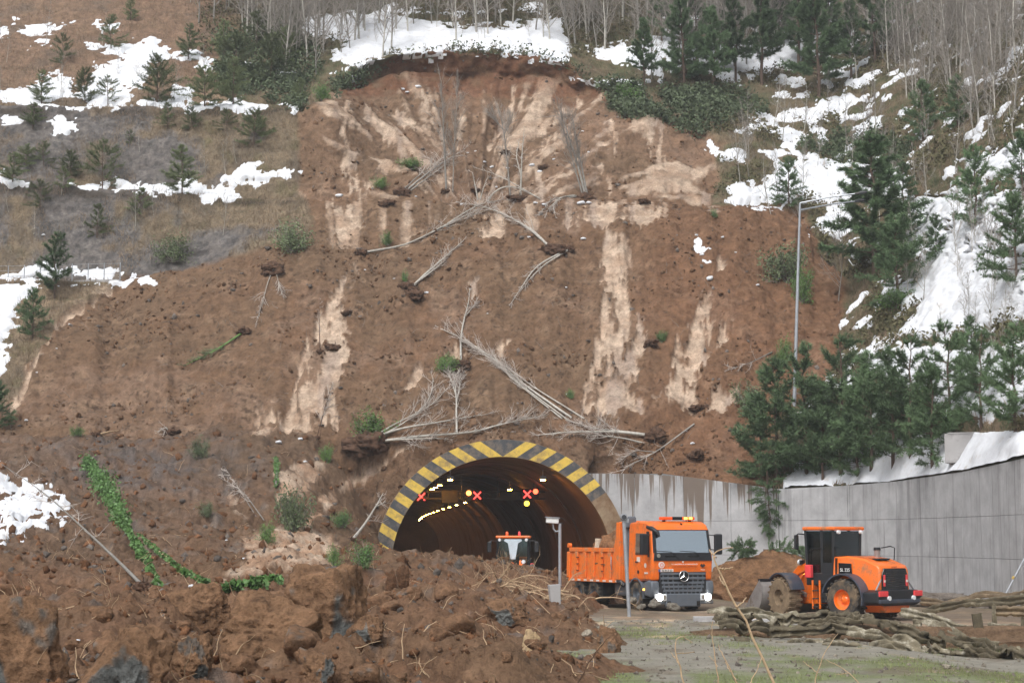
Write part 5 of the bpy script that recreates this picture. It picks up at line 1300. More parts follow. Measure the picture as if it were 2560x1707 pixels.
for k_, (a, b) in enumerate(BARE + SAPL):
    a.materials.append(M['bark_grey'] if k_ % 2 else M['bark_pale']); b.materials.append(M['twig'])
# ---- pines
for dx, dy, h in [(95, 238, 78), (195, 236, 80), (248, 243, 72), (145, 150, 72), (255, 112, 78), (360, 240, 115), (470, 246, 95), (535, 244, 115), (432, 138, 85), (545, 192, 110), (622, 190, 118), (690, 244, 66), (300, 48, 56), (515, 130, 90), (590, 120, 95), (655, 150, 90)]:
    pine_at(dx, dy, h, 'small green pine on the snowy upper left bench', 'pines on the upper left bench', scrag=True, wide=random.uniform(.85, 1.2), tilt=(random.uniform(-.06, .06), random.uniform(-.06, .06)))
for dx, dy, h in [(75, 296, 62), (385, 296, 62), (440, 296, 52), (582, 335, 85), (235, 432, 112), (418, 445, 112), (100, 380, 56), (92, 478, 64), (160, 405, 60), (222, 545, 78), (320, 495, 66), (28, 425, 76), (300, 332, 34), (520, 300, 50), (150, 440, 60), (60, 380, 50)]:
    pine_at(dx, dy, h, 'small dull green pine on the grey cut slope between benches', 'pines on the left cut slopes', scrag=True, wide=random.uniform(.9, 1.4), tilt=(random.uniform(-.06, .06), random.uniform(-.06, .06)))
pine_at(125, 685, 155, 'young pine with bare lower trunk beside the bench fence', None, 3)
pine_at(75, 775, 112, 'dark pine alone at the edge of the left snow field', None, 2)
pine_at(-8, 985, 110, 'pine at the foot of the left slope below the snow', None, 0)
for dx, dy, h in [(1480, 205, 170), (1570, 210, 235), (1640, 220, 215), (1690, 190, 215), (1750, 195, 250), (1835, 160, 230), (1880, 222, 285), (1905, 125, 180), (2010, 145, 220), (2062, 122, 200), (1600, 140, 190), (1520, 100, 160), (1790, 110, 190), (1955, 180, 190)]:
    pine_at(dx, dy, h, {1480: 'dark pine on the right rim of the scarp above the evergreen bush', 1880: 'largest dark pine of the wood right of the scarp'}.get(dx, 'tall dark pine in the snowy wood right of the scarp'), 'tall pines right of the scarp', tall=True)
for dx, dy, h in [(1812, 482, 125), (2242, 530, 200), (2335, 655, 215), (2075, 485, 115), (2232, 850, 125), (2150, 600, 110), (2120, 330, 150), (2200, 300, 130), (2350, 470, 170)]:
    pine_at(dx, dy, h, {1812: 'pine just left of the street lamp top, in snow', 2232: 'pine on the snow right behind the wall bank pines', 2350: 'pine high on the slope beside the largest snow field'}.get(dx, 'loose green pine on the snowy right slope'), 'pines on the right slope')
pine_at(2010, 640, 340, 'tallest dense pine on the right slope beside the lamp arms', None, 1, True, wide=1.35)
pine_at(2062, 700, 210, 'bushy pine at the edge of the right snow field', None, 2, wide=1.2)
for dx, dy, h in [(1782, 1108, 285), (1852, 1092, 300), (1932, 1096, 320), (2002, 1092, 285), (2092, 1062, 285), (2182, 1012, 270), (2254, 985, 225), (2332, 1005, 265), (2142, 1085, 250), (1748, 1112, 205), (2052, 1085, 285), (1890, 1110, 230), (1970, 1105, 220)]:
    lab = {1782: 'bushy pine on the bank beside the hanging uprooted pine', 1748: 'small pine at the mud-streaked end of the wall bank', 2332: 'pine rising behind the low concrete block', 1932: 'tallest pine of the bank, before the street lamp pole', 2254: 'shortest pine behind the snow of the wall bank'}.get(dx, 'bushy green pine growing on the bank above the curved wall')
    pine_at(dx, dy, h, lab, 'pines on the bank above the curved wall', i=random.choice((3, 4, 1, 4)), wide=1.0)
# uprooted pine hanging over the wall
P = Vector(pt(1762 * K, 1092 * K, 98.2)); o = place('uprooted_pine', PINE, 1, (M['bark_pine'],) * 2 + (M['needle'],), ('trunk', 'branches', 'crown'), P, .62, 1.0, 'uprooted pine hanging head down over the wall corner', 'pine', None, (math.radians(176), math.radians(4)))
# ---- bare wood
def scatter(poly, n, seed):
    r = random.Random(seed); poly = np.array(poly, float); lo, hi = poly.min(0), poly.max(0); out = []
    while len(out) < n:
        x, y = r.uniform(lo[0], hi[0]), r.uniform(lo[1], hi[1])
        if poly_sd(np.array([x]), np.array([y]), poly)[0] > 0: out.append((x, y))
    return out
for dx, dy in scatter([(700, -10), (1480, -10), (1480, 130), (1330, 140), (1240, 110), (1060, 100), (930, 118), (860, 140), (740, 120)], 74, 1):
    bare_at(dx, dy, random.uniform(220, 330), 'slender bare tree standing in snow above the scarp', 'bare trees above the scarp')
for dx, dy in scatter([(720, 10), (1480, 10), (1480, 130), (1330, 140), (1240, 108), (1060, 98), (930, 112), (860, 135), (740, 120)], 46, 11):
    bare_at(dx, dy, random.uniform(50, 130), 'thin bare sapling poking through the snow above the scarp', 'saplings above the scarp', sap=True)
for dx, dy in scatter([(420, -10), (720, -10), (740, 180), (640, 160), (520, 90), (430, 40)], 40, 2):
    bare_at(dx, dy, random.uniform(170, 300), 'slender bare tree in the dark upper left wood', 'bare trees in the upper left wood')
for dx, dy in scatter([(1480, -10), (2352, -10), (2352, 290), (2150, 300), (2000, 200), (1800, 150), (1600, 190), (1480, 180)], 150, 3):
    bare_at(dx, dy, random.uniform(180, 320), 'slender bare tree in the upper right wood', 'bare trees in the upper right wood')
for dx, dy in scatter([(1680, 300), (1900, 260), (2352, 300), (2352, 900), (2150, 800), (2000, 700), (1900, 560), (1700, 460)], 78, 4):
    bare_at(dx, dy, random.uniform(70, 170), 'thin bare sapling on the snowy right slope', 'saplings on the right slope', sap=True)
bare_at(1925, 690, 240, 'pale forked bare tree at the right edge of the slide', None, 3)
bare_at(2215, 230, 190, 'whitest bare trunk in the upper right wood', None, 1)
for dx, dy in scatter([(0, 60), (500, 120), (480, 240), (0, 240)], 14, 5): bare_at(dx, dy, random.uniform(50, 110), 'thin bare sapling on the upper left snow', 'saplings on the upper left bench', sap=True)
for dx, dy in scatter([(20, 260), (600, 280), (640, 560), (20, 600)], 14, 6): bare_at(dx, dy, random.uniform(40, 90), 'thin bare sapling on the left cut slope', 'saplings on the left cut slope', sap=True)
# ---- shrubs
def shrub_at(dx, dy, rx, h, label, green=0, kind='shrub', group=None):
    p = hitP(dx * K, dy * K); s_ = F / p.y; i = random.randrange(3); m = (M['shrub'], M['shrub_green'], M['ivy'])[green]
    o = empty(kind, p, random.uniform(0, 6), label, 'shrub', group); sx = rx * K / s_ * 1.05; o.scale = (sx, sx, h * K / s_ * 1.0)
    me1, me2 = SHRUB[i]
    c1 = link('stems', me1.copy(), M['twig'], o); c2 = link('leaves', me2.copy(), m, o); c1['kind'] = 'stuff'; c2['kind'] = 'stuff'
    return o
shrub_at(672, 1218, 62, 108, 'round grey-green bush beside the pale mud flow'); shrub_at(612, 1245, 30, 45, 'small dark green bush left of the round bush', 1); shrub_at(785, 1208, 32, 38, 'bright yellow-green bush right of the round bush', 2)
shrub_at(848, 1002, 58, 62, 'green bush on the dark root clump above the portal', 1); shrub_at(668, 578, 62, 72, 'rounded grey-green bush on the crest of the left soil lip'); shrub_at(1805, 645, 75, 95, 'wide grey bush left of the street lamp')
shrub_at(887, 562, 20, 32, 'tiny green bush on the crest of the slide', 1); shrub_at(1028, 852, 38, 44, 'green leafy bush at the foot of the white birch stem', 1); shrub_at(765, 1298, 24, 45, 'small green shrub in the pale mud', 1)
shrub_at(832, 1300, 46, 55, 'pale yellow-green shrub left of the portal foot', 2); shrub_at(750, 1062, 22, 45, 'thin green shrub below the root clump', 1); shrub_at(472, 1185, 28, 34, 'low grey shrub on the debris toe')
shrub_at(942, 388, 42, 28, 'low green bush in the bowl beside leaning stems', 1); shrub_at(872, 432, 28, 28, 'small green shrub on the bench of the bowl', 1); shrub_at(1715, 940, 60, 62, 'grey-green bush left of the wall pines')
shrub_at(1842, 695, 34, 95, 'ivy covered clump behind the street lamp', 1); shrub_at(1800, 835, 30, 60, 'dark ivy clump low on the right of the slide', 1); shrub_at(400, 600, 62, 62, 'grey-green bush on the rock below the second bench'); shrub_at(1640, 500, 12, 22, 'tiny bright shrub on the right lobe crest', 2)
shrub_at(2060, 705, 60, 50, 'dark bush in the snow right of the slide', 1); shrub_at(1440, 235, 48, 45, 'dark evergreen bush on the right rim of the scarp', 1); shrub_at(740, 230, 30, 42, 'green bush on the left rim of the scarp', 1); shrub_at(460, 1050, 34, 46, 'yellowish dry bush on the debris slope')
shrub_at(175, 1000, 26, 22, 'small green shrub on the left debris slope', 1); shrub_at(1310, 915, 14, 24, 'tiny green sprig beside the broad mud flow', 2); shrub_at(930, 650, 12, 30, 'bright green sprig beside the double stem', 2); shrub_at(1520, 785, 18, 30, 'small leafy sprig right of the broad mud flow', 1)

# ---- undergrowth, dry grass, clods (uncountable cover)
def on_hill(mask, n, r):
    idx = np.flatnonzero(mask.reshape(-1)); idx = idx[r.integers(0, len(idx), n)]
    return HV.reshape(-1, 3)[idx] + r.normal(size=(n, 3)) * np.array([.05, .05, .01]), HN.reshape(-1, 3)[idx]
r = np.random.default_rng(5)
under_polys = [[(1385, 195), (1480, 200), (1520, 255), (1640, 288), (1600, 305), (1400, 255)], [(480, 60), (700, 50), (730, 200), (690, 245), (500, 210)], [(1480, 205), (1700, 215), (1760, 260), (1640, 292), (1520, 250)], [(760, 190), (850, 170), (840, 190), (770, 225)], [(1850, 350), (2000, 300), (2100, 350), (2050, 420)]]
rim = sd_lines(HX, HY, [([(765, 205), (850, 178), (900, 142), (1050, 120), (1200, 124), (1310, 160), (1388, 210)], [6, 6, 3, 3, 3, 3, 6])])
um = (np.maximum(sd_list(HX, HY, under_polys) + fbm(HV[..., 0] * .4, HV[..., 1] * .4, HV[..., 2] * .4, 3, 131) * 22, rim) > 0) & (sn < 3)
um2 = (SLIDE < .3) & (sn < -2) & (HX > 1700) & (HY < 1130) & (fbm(HV[..., 0] * .3, HV[..., 1] * .3, HV[..., 2] * .3, 3, 132) > .12)
um3 = (HY < 140) & (HX > 500) & (HX < 1700) & (sn < 0)
def leaf_cover(mask, n, hgt, size, name, m, label, cat, per=4):
    P, N = on_hill(mask, n, r); P = np.repeat(P, per, 0); N = np.repeat(N, per, 0); k = len(P)
    P = P + N * .05 + np.array([0, -.3, 1.0]) * (r.random(k) ** 1.6 * hgt)[:, None] + r.normal(size=(k, 3)) * .14
    d = rand_dir(r, k); s = unit(np.cross(d, rand_dir(r, k))); ln = size * r.uniform(.5, 1.3, k)[:, None]
    tb = TB(); tb.tris(np.stack([P - s * ln * .35, P + s * ln * .35, P + d * ln], 1)); o = link(name, tb.mesh(name), m); return tag(o, label, cat, kind='stuff')
leaf_cover(um, 6500, .75, .24, 'evergreen_undergrowth', M['dark_leaf'], 'dark evergreen undergrowth along the rim of the scarp', 'undergrowth', 5)
leaf_cover(um2 | um3, 14000, .5, .22, 'hillside_scrub', mat('scrub', lin(96, 92, 66), .9, var=.4, scale=.7), 'dull scrub between the snow patches of the wooded slope', 'scrub', 4)
def blades(mask, n, h, w_, name, m, label, cat):
    P, N = on_hill(mask, n, r); d = unit(np.array([0, -.25, 1.0]) + r.normal(size=(n, 3)) * .45); s = unit(np.cross(d, rand_dir(r, n))) * w_ * .5; ln = h * r.uniform(.4, 1.3, n)[:, None]
    tb = TB(); tb.tris(np.stack([P - s, P + s, P + d * ln], 1)); o = link(name, tb.mesh(name), m); return tag(o, label, cat, kind='stuff')
gm = (SLIDE < .35) & (sn < 0) & (HX > -100) & (HX < 2650) & (HY > -20) & ~(rockm & (HX < 640) & (nA > .1))
blades(gm, 60000, .38, .035, 'dry_grass', mat('dry_grass', lin(136, 118, 98), .95, var=.4, scale=.5), 'short dry grass and dead bracken on the undisturbed slope', 'grass')
ICO = None
def clods(P, S, name, m, label, base, var=.35):
    bm = bmesh.new(); bmesh.ops.create_icosphere(bm, subdivisions=1, radius=1); iv = np.array([v.co[:] for v in bm.verts]); jf = np.array([[v.index for v in f.verts] for f in bm.faces]); bm.free()
    n = len(P); k = len(iv)
    V = iv[None] * (1 + .35 * r.normal(size=(n, k, 1))) * (S[:, None, None] * r.uniform(.6, 1.3, (n, 1, 3)))
    an = r.uniform(0, 6.3, n); ca, sa = np.cos(an)[:, None], np.sin(an)[:, None]
    V = np.stack([V[..., 0] * ca - V[..., 1] * sa, V[..., 0] * sa + V[..., 1] * ca, V[..., 2]], -1) + P[:, None]
    Fq = (jf[None] + (np.arange(n) * k)[:, None, None]).reshape(-1, 3)
    tone = np.repeat(r.uniform(1 - var, 1 + var, (n, 1)), k, 0); pick = np.repeat((r.random(n) < .18)[:, None], k, 0)
    c_ = np.where(pick, lin(112, 104, 98), base) * tone
    o = link(name, np_mesh(name, V.reshape(-1, 3), Fq, False, c_), m); return tag(o, label, 'soil clods', kind='stuff')
cm = (SLIDE > .7) & (MUDA < .35) & (fbm(HV[..., 0] * .6, HV[..., 1] * .6, HV[..., 2] * .6, 3, 141) > .02) & (HX > -60) & (HX < 2100) & (SEG < 9)
P, N = on_hill(cm, 7000, r); clods(P, .03 + .13 * r.random(7000) ** 5, 'slide_clods', M['debris'], 'loose clods and stones scattered over the slide', lin(110, 84, 64))
vm = (DQX > -50) & (DQX < 1640) & (DQY > 1080) & (DQY < 1720) & (DV[..., 2] > .05)
wgt = np.flatnonzero(vm.reshape(-1)); pr = DV.reshape(-1, 3)[wgt][:, 1]; ii = wgt[r.integers(0, len(wgt), 8000)]
P = DV.reshape(-1, 3)[ii] + r.normal(size=(8000, 3)) * .03; clods(P, (.022 + .13 * r.random(8000) ** 4) * np.clip(P[:, 1] / 55, .55, 1.3), 'debris_clods', M['debris'], 'loose clods and crumbs of soil over the debris', lin(120, 86, 62))
# broken roots and sticks strewn over soil
def sticks(P, N, name, label, lo, hi, m):
    tb = TB(); rs_ = np.random.default_rng(len(P))
    for p_, n_ in zip(P, N):
        L_ = rs_.uniform(lo, hi); d_ = rs_.normal(size=3) + n_ * .35; rr_ = rs_.uniform(.006, .016)
        tb.tube(curve(p_ + n_ * .02, d_, L_, 4, rs_, -.03, .25), np.linspace(rr_, rr_ * .4, 5), 3)
    return tag(link(name, tb.mesh(name), m), label, 'sticks', kind='stuff')
P, N = on_hill((SLIDE > .7) & (HX > -20) & (HX < 2100) & (SEG < 9), 900, r); sticks(P, N, 'slide_sticks', 'thin broken roots and sticks strewn over the slide', .25, .9, M['bark_grey'])
vi = np.flatnonzero(vm.reshape(-1)); vi = vi[r.integers(0, len(vi), 1300)]; sticks(DV.reshape(-1, 3)[vi], DN.reshape(-1, 3)[vi], 'debris_sticks', 'thin tan roots and sticks sticking out of the debris', .12, .7, M['twig_tan'])
# short grass in the yard
n = 70000; gxr = r.uniform(-1, 17, n); gyr = 28 + 30 * r.random(n) ** 1.3
gpxx, gpyy = proj(np.stack([gxr, gyr, np.zeros(n)], -1)); dens = fbm(gxr * .35, gyr * .18, 0, 4, 93) + .3 * fbm(gxr * 1.6, gyr * .8, 0, 4, 94) + .5 * sstep(42, 34, gyr) - .25 * sstep(9, 13, gxr)
kk = (dens > -.1 + .3 * r.normal(size=n) * .5) & (gpxx < 2600); gxr, gyr = gxr[kk], gyr[kk]; n = len(gxr)
P = np.stack([gxr, gyr, ground_z(gxr, gyr) - .01], -1); d = unit(np.array([0, 0, 1.0]) + r.normal(size=(n, 3)) * .5); s = unit(np.cross(d, rand_dir(r, n))) * .008; ln = r.uniform(.03, .12, n)[:, None]
P_g = np.stack([RNG.uniform(0, 17, 5000), 29 + 32 * RNG.random(5000) ** 1.2], -1); P_g = np.concatenate([P_g, (ground_z(P_g[:, 0], P_g[:, 1]))[:, None]], 1); clods(P_g, .012 + .05 * RNG.random(5000) ** 5, 'yard_gravel', M['debris'], 'loose gravel and crumbs of soil on the yard', lin(140, 132, 120))
tb = TB(); tb.tris(np.stack([P - s, P + s, P + d * ln], 1)); tag(link('yard_grass', tb.mesh('yard_grass'), mat('yard_grass', lin(122, 130, 84), .9, var=.35, scale=.6)), 'thin short grass in the gravel of the yard', 'grass', kind='stuff')
# ================================================================== FALLEN AND LEANING TREES ON THE SLIDE
def stem_points(px_pts, lift, n=14, base_hit=True, Dfix=None, end_lift=None):
    """a stem drawn in photo pixels: its ends rest on the ground, between them it stays just clear of it"""
    q = np.array(px_pts, float); s = np.concatenate([[0], np.cumsum(np.hypot(*np.diff(q, axis=0).T))]); ss = np.linspace(0, s[-1], n)
    X_ = np.interp(ss, s, q[:, 0]); Y_ = np.interp(ss, s, q[:, 1])
    for it in range(2):
        X_[1:-1] = .25 * X_[:-2] + .5 * X_[1:-1] + .25 * X_[2:]; Y_[1:-1] = .25 * Y_[:-2] + .5 * Y_[1:-1] + .25 * Y_[2:]
    Dh = np.array([hitP(a, b).y for a, b in zip(X_, Y_)])
    t = ss / s[-1]
    if Dfix is not None: D = np.full(n, Dfix)
    else:
        D = Dh[0] + (Dh[-1] - Dh[0]) * t; D = np.minimum(D, Dh - .06) - lift * np.sin(np.pi * np.clip(t, 0, 1)) - (end_lift or 0) * t
    return np.array([pt(a, b, c_) for a, b, c_ in zip(X_, Y_, D)])
def fallen(name, label, stems, rad, tw, L, root=.0, bark='bark_pale', lift=.25, cat='fallen tree', twmat='twig_pale', spread=.5, group=None, up=.03, upright=False, trad=.019):
    S = [stem_points(s_, lift if not upright else .0, base_hit=True, Dfix=(hitP(*s_[0]).y if upright else None)) for s_ in stems]
    o0 = S[0][0]; o = empty(name, tuple(o0), 0, label, cat, group); r = np.random.default_rng(len(label) * 7 + int(stems[0][0][0]))
    for i, P in enumerate(S):
        P = P - o0; L0 = np.linalg.norm(P[-1] - P[0]); rr = rad * (1 if i == 0 else r.uniform(.55, .85))
        tb = TB(); tb.tube(P, np.linspace(rr, rr * .22, len(P)), 6); link('stem', tb.mesh('stem', True), M[bark], o)
        if tw:
            cb_ = TB(); spray(cb_, P, r, int(tw * 1.7), L, trad, spread, 6, up, .35 if not upright else .25); link('twigs', cb_.mesh('twigs'), M[twmat], o)['kind'] = 'stuff'
    if root:
        rb = lump('root_ball', (0, 0, 0), (root * .8, root * .6, root * .5), M['root'], int(stems[0][0][0]), o, 4, .55, fine=.4)
        rt = TB()
        for k in range(44): rt.tube(curve(r.normal(size=3) * root * .3, r.normal(size=3) + np.array([0, -.5, -.1]), root * r.uniform(.6, 1.5), 4, r, -.15, .35), np.linspace(.02, .007, 5), 3)
        link('roots', rt.mesh('roots'), M['root'], o)['kind'] = 'stuff'
    return o
FT = fallen
FT('fallen_tree', 'long grey stem leaning up right across the middle bench', [[(900, 633), (1020, 613), (1119, 559), (1193, 526), (1240, 503)], [(1020, 610), (1119, 562), (1180, 540), (1230, 520)], [(1119, 559), (1180, 520), (1215, 505), (1290, 497)]], .085, 16, 1.6, .35)
FT('fallen_tree', 'pair of stems leaning left from the red root plate at the slide crest', [[(1386, 630), (1334, 579), (1283, 546), (1219, 518), (1130, 503)], [(1384, 625), (1330, 572), (1290, 552), (1250, 530)]], .08, 14, 1.5, .5)
FT('fallen_tree', 'pale double stem lying up right on the slide with snowy twigs', [[(1025, 724), (1058, 689), (1112, 643), (1158, 602)], [(1030, 715), (1080, 678), (1115, 650), (1130, 625)]], .085, 12, 1.0, .55)
FT('fallen_tree', 'two thin pale stems curving down left from the slide crest', [[(1423, 624), (1372, 646), (1334, 671), (1313, 704), (1275, 762)], [(1420, 626), (1365, 658), (1330, 690), (1300, 730)]], .07, 10, .8, .3, up=-.04)
FT('birch_stem', 'single white birch stem standing crooked in the middle of the slide', [[(1153, 915), (1151, 848), (1160, 795), (1171, 764), (1176, 711)], [(1160, 795), (1180, 770), (1192, 755)]], .08, 9, .9, .45, upright=False, lift=.0)
FT('fallen_tree', 'long bundle of straight grey stems lying across the lower slide', [[(1428, 1044), (1297, 952), (1232, 891), (1160, 848), (1087, 814)], [(1420, 1050), (1300, 960), (1225, 890), (1170, 860)], [(1405, 1046), (1290, 955), (1215, 885), (1150, 850)], [(1460, 1046), (1330, 965), (1250, 905), (1180, 862)]], .075, 14, 1.7, 0, lift=.2, spread=.3)
FT('fallen_tree', 'big many-stemmed fallen tree spreading right from the dark root clump', [[(918, 1108), (1045, 1090), (1110, 1086), (1183, 1082), (1259, 1059), (1330, 1040)], [(922, 1100), (976, 1078), (1083, 1009), (1118, 972)], [(922, 1098), (1000, 1070), (1100, 1055), (1144, 1046), (1220, 1035)], [(930, 1096), (985, 1060), (1050, 1030), (1080, 990), (1083, 945)], [(925, 1104), (1000, 1098), (1070, 1096), (1110, 1094)], [(1183, 1082), (1230, 1066), (1300, 1050), (1370, 1036)]], .10, 14, 1.5, .95, lift=.35, up=.09)
FT('upright_stem', 'white forked stem standing above the portal inside the fallen crown', [[(1142, 1082), (1141, 1040), (1141, 990), (1135, 933), (1130, 912)], [(1141, 990), (1128, 950), (1115, 925)], [(1141, 1010), (1150, 960), (1150, 930)]], .07, 14, 1.1, 0, lift=.3, up=.06)
FT('fallen_tree', 'fallen grey tree lying left from a root ball right of the portal crown', [[(1640, 1092), (1580, 1082), (1527, 1078), (1412, 1080), (1340, 1088)], [(1610, 1108), (1560, 1095), (1500, 1088), (1450, 1086)], [(1636, 1088), (1560, 1078), (1480, 1070), (1420, 1050)]], .10, 16, 1.4, .6, lift=.3, up=.09)
FT('fallen_tree', 'fallen tree with green lichened stems on the left slide', [[(610, 829), (560, 862), (517, 887), (459, 914)], [(606, 832), (550, 870), (500, 895)]], .07, 10, .9, .4, bark='shrub_green', twmat='shrub')
FT('root_clump', 'dark root clump with hanging branches on the left soil lip', [[(681, 676), (668, 710), (655, 760), (640, 810)], [(690, 680), (700, 720), (706, 735)]], .03, 12, 1.0, .6, cat='root clump', up=-.15)
FT('leaning_tree', 'bundle of grey stems leaning right out of the bowl bench', [[(1007, 484), (1050, 448), (1091, 417), (1163, 371)], [(1015, 484), (1060, 452), (1095, 425), (1130, 398)], [(1003, 480), (1045, 440), (1085, 412), (1120, 385)]], .09, 16, 1.6, .5, bark='bark_grey', lift=.8)
FT('leaning_tree', 'dark bare tree leaning left on the right of the bowl', [[(1466, 499), (1443, 406), (1412, 314), (1395, 265)], [(1470, 499), (1455, 420), (1440, 350), (1432, 290)], [(1460, 499), (1428, 390), (1400, 300)]], .10, 20, 1.9, .6, bark='bark_grey', upright=True, spread=.35, up=.12, twmat='twig')
FT('bare_tree', 'tall thin tree standing left of centre in the bowl', [[(1116, 480), (1112, 400), (1108, 306), (1102, 200)], [(1132, 480), (1134, 400), (1138, 310), (1145, 215)]], .075, 24, 1.9, .3, bark='bark_grey', upright=True, spread=.35, up=.14, cat='tree', twmat='twig')
FT('bare_tree', 'thin crooked tree standing at the centre of the bowl', [[(1276, 496), (1268, 400), (1259, 325), (1245, 265)], [(1259, 325), (1225, 285)], [(1260, 340), (1275, 300)]], .07, 18, 1.5, .3, bark='bark_grey', upright=True, spread=.4, up=.12, cat='tree', twmat='twig')
FT('broken_stem', 'white broken stem standing on the bench of the bowl', [[(1301, 499), (1303, 440), (1305, 383), (1310, 330)], [(1303, 440), (1290, 390), (1300, 345)]], .08, 5, .8, .5, upright=True, cat='broken tree')
FT('arched_stem', 'white stem arching over the bench of the bowl', [[(1219, 503), (1235, 480), (1255, 467), (1285, 465), (1351, 498)], [(1351, 498), (1290, 462), (1240, 436), (1183, 418)]], .06, 6, .9, 0, lift=.5, cat='fallen tree')
FT('drooping_tree', 'drooping pale branches hanging over the bench edge right of centre', [[(1440, 490), (1400, 494), (1374, 500), (1347, 540)], [(1440, 492), (1395, 500), (1370, 520), (1362, 545)], [(1436, 488), (1405, 492), (1380, 510), (1390, 545)]], .055, 12, .9, 0, lift=.3, up=-.08, cat='fallen tree')
FT('broken_stem', 'short pale bent stem on the bowl bench above the crossing stems', [[(1195, 500), (1188, 465), (1181, 430)], [(1200, 500), (1212, 460), (1220, 440)]], .06, 4, .6, 0, upright=True, cat='broken tree')
FT('fallen_branch', 'thin grey branch hooked above the dark soil left of the wall pines', [[(1735, 1060), (1640, 1130), (1570, 1165), (1520, 1200)], [(1640, 1130), (1590, 1125), (1555, 1150)]], .05, 8, 1.2, 0, bark='bark_grey', lift=.6, cat='branch')
FT('fallen_branch', 'thin dark branch lying below the ivy clump on the right of the slide', [[(1930, 880), (1880, 905), (1820, 925)]], .04, 8, .9, 0, bark='bark_grey', cat='branch')
FT('leaning_sapling', 'dark sapling leaning in the left mud flow', [[(800, 880), (798, 800), (800, 740)]], .03, 5, .5, .2, bark='root', cat='sapling', upright=True)
FT('leaning_sapling', 'thin dark paired sapling at the foot of the left mud flow', [[(792, 1095), (812, 1020), (830, 960)], [(800, 1095), (806, 1040), (826, 985)]], .03, 8, .7, .15, bark='root', cat='sapling', upright=True)
FT('fallen_log', 'brown log lying on the debris below the left slope', [[(240, 1088), (270, 1080), (298, 1075)]], .09, 0, 0, .25, bark='twig_tan', cat='log')
FT('white_branch', 'small white forked branch on the left debris slope', [[(425, 1082), (415, 1068), (395, 1078)], [(415, 1068), (410, 1085)]], .05, 4, .5, .3, cat='branch')
FT('fallen_tree', 'smooth white trunk leaning on the left side of the portal', [[(880, 1350), (912, 1310), (938, 1268), (958, 1232)], [(938, 1268), (962, 1255)]], .085, 4, .9, .2, cat='fallen tree', lift=.3)
FT('leaning_tree', 'long mossy stem leaning left over the dirty snow', [[(362, 1470), (300, 1405), (230, 1340), (115, 1233), (0, 1157)]], .05, 8, 1.5, .2, bark='bark_grey', cat='leaning tree', lift=1.2)
FT('leaning_tree', 'thin bare stem leaning beside the grey-green bush', [[(660, 1300), (610, 1230), (545, 1190)], [(640, 1290), (600, 1225), (560, 1165)]], .03, 8, .8, 0, bark='bark_grey', cat='leaning tree', lift=.6)
# ivy: leaves crowded along a stem
def ivy_along(name, label, stem, w_px, per_m, lift, bark='bark_grey', rad=.07, leaf=.12):
    P = stem_points(stem, lift, 24); o0 = P[0]; o = empty(name, tuple(o0), 0, label, 'ivy'); tb = TB(); tb.tube(P - o0, np.linspace(rad, rad * .5, len(P)), 6); link('stem', tb.mesh('stem', True), M[bark], o)
    r = np.random.default_rng(int(stem[0][0])); n = int(per_m * np.linalg.norm(np.diff(P, axis=0), axis=1).sum()); t = r.random(n) * (len(P) - 1); a = t.astype(int)
    Q = P[a] + (P[np.minimum(a + 1, len(P) - 1)] - P[a]) * (t - a)[:, None] - o0; s_ = F / P[:, 1].mean(); wd_ = np.interp(t / (len(P) - 1), np.linspace(0, 1, len(w_px)), w_px) / s_
    clump = (.6 + .7 * vnoise(t * .9, 0, 0, 3))[:, None]
    Q = Q + r.normal(size=(n, 3)) * (wd_ * .55)[:, None] * clump
    d = unit(rand_dir(r, n) + np.array([0, -.3, -.35])); s = unit(np.cross(d, rand_dir(r, n))); ln = leaf * r.uniform(.6, 1.3, n)[:, None]
    lf = TB(); lf.tris(np.concatenate([np.stack([Q, Q + d * ln * .45 + s * ln * .42, Q + d * ln], 1), np.stack([Q, Q + d * ln, Q + d * ln * .45 - s * ln * .42], 1)])); link('leaves', lf.mesh('leaves'), M['ivy'], o)['kind'] = 'stuff'
    return o
ivy_along('ivy_stem', 'leaning stem thickly wrapped in bright green ivy', [(398, 1468), (364, 1398), (318, 1321), (276, 1233), (232, 1170), (214, 1148)], [9, 14, 20, 30, 32, 16], 230, .9)
ivy_along('ivy_stem', 'pinkish bare stem whose lower end trails green ivy', [(470, 1440), (410, 1388), (344, 1335)], [16, 2, 0], 60, .5, 'twig_tan', .06)
ivy_along('ivy_stem', 'ivy covered stem lying on the soil behind the soil blocks', [(455, 1425), (500, 1452), (545, 1472), (610, 1462), (700, 1448)], [9, 10, 13, 11, 8], 230, .1)
ivy_along('ivy_stem', 'short upright ivy shoot above the grey-green bush', [(690, 1215), (692, 1180), (690, 1145)], [10, 9, 6], 260, .3, leaf=.09)
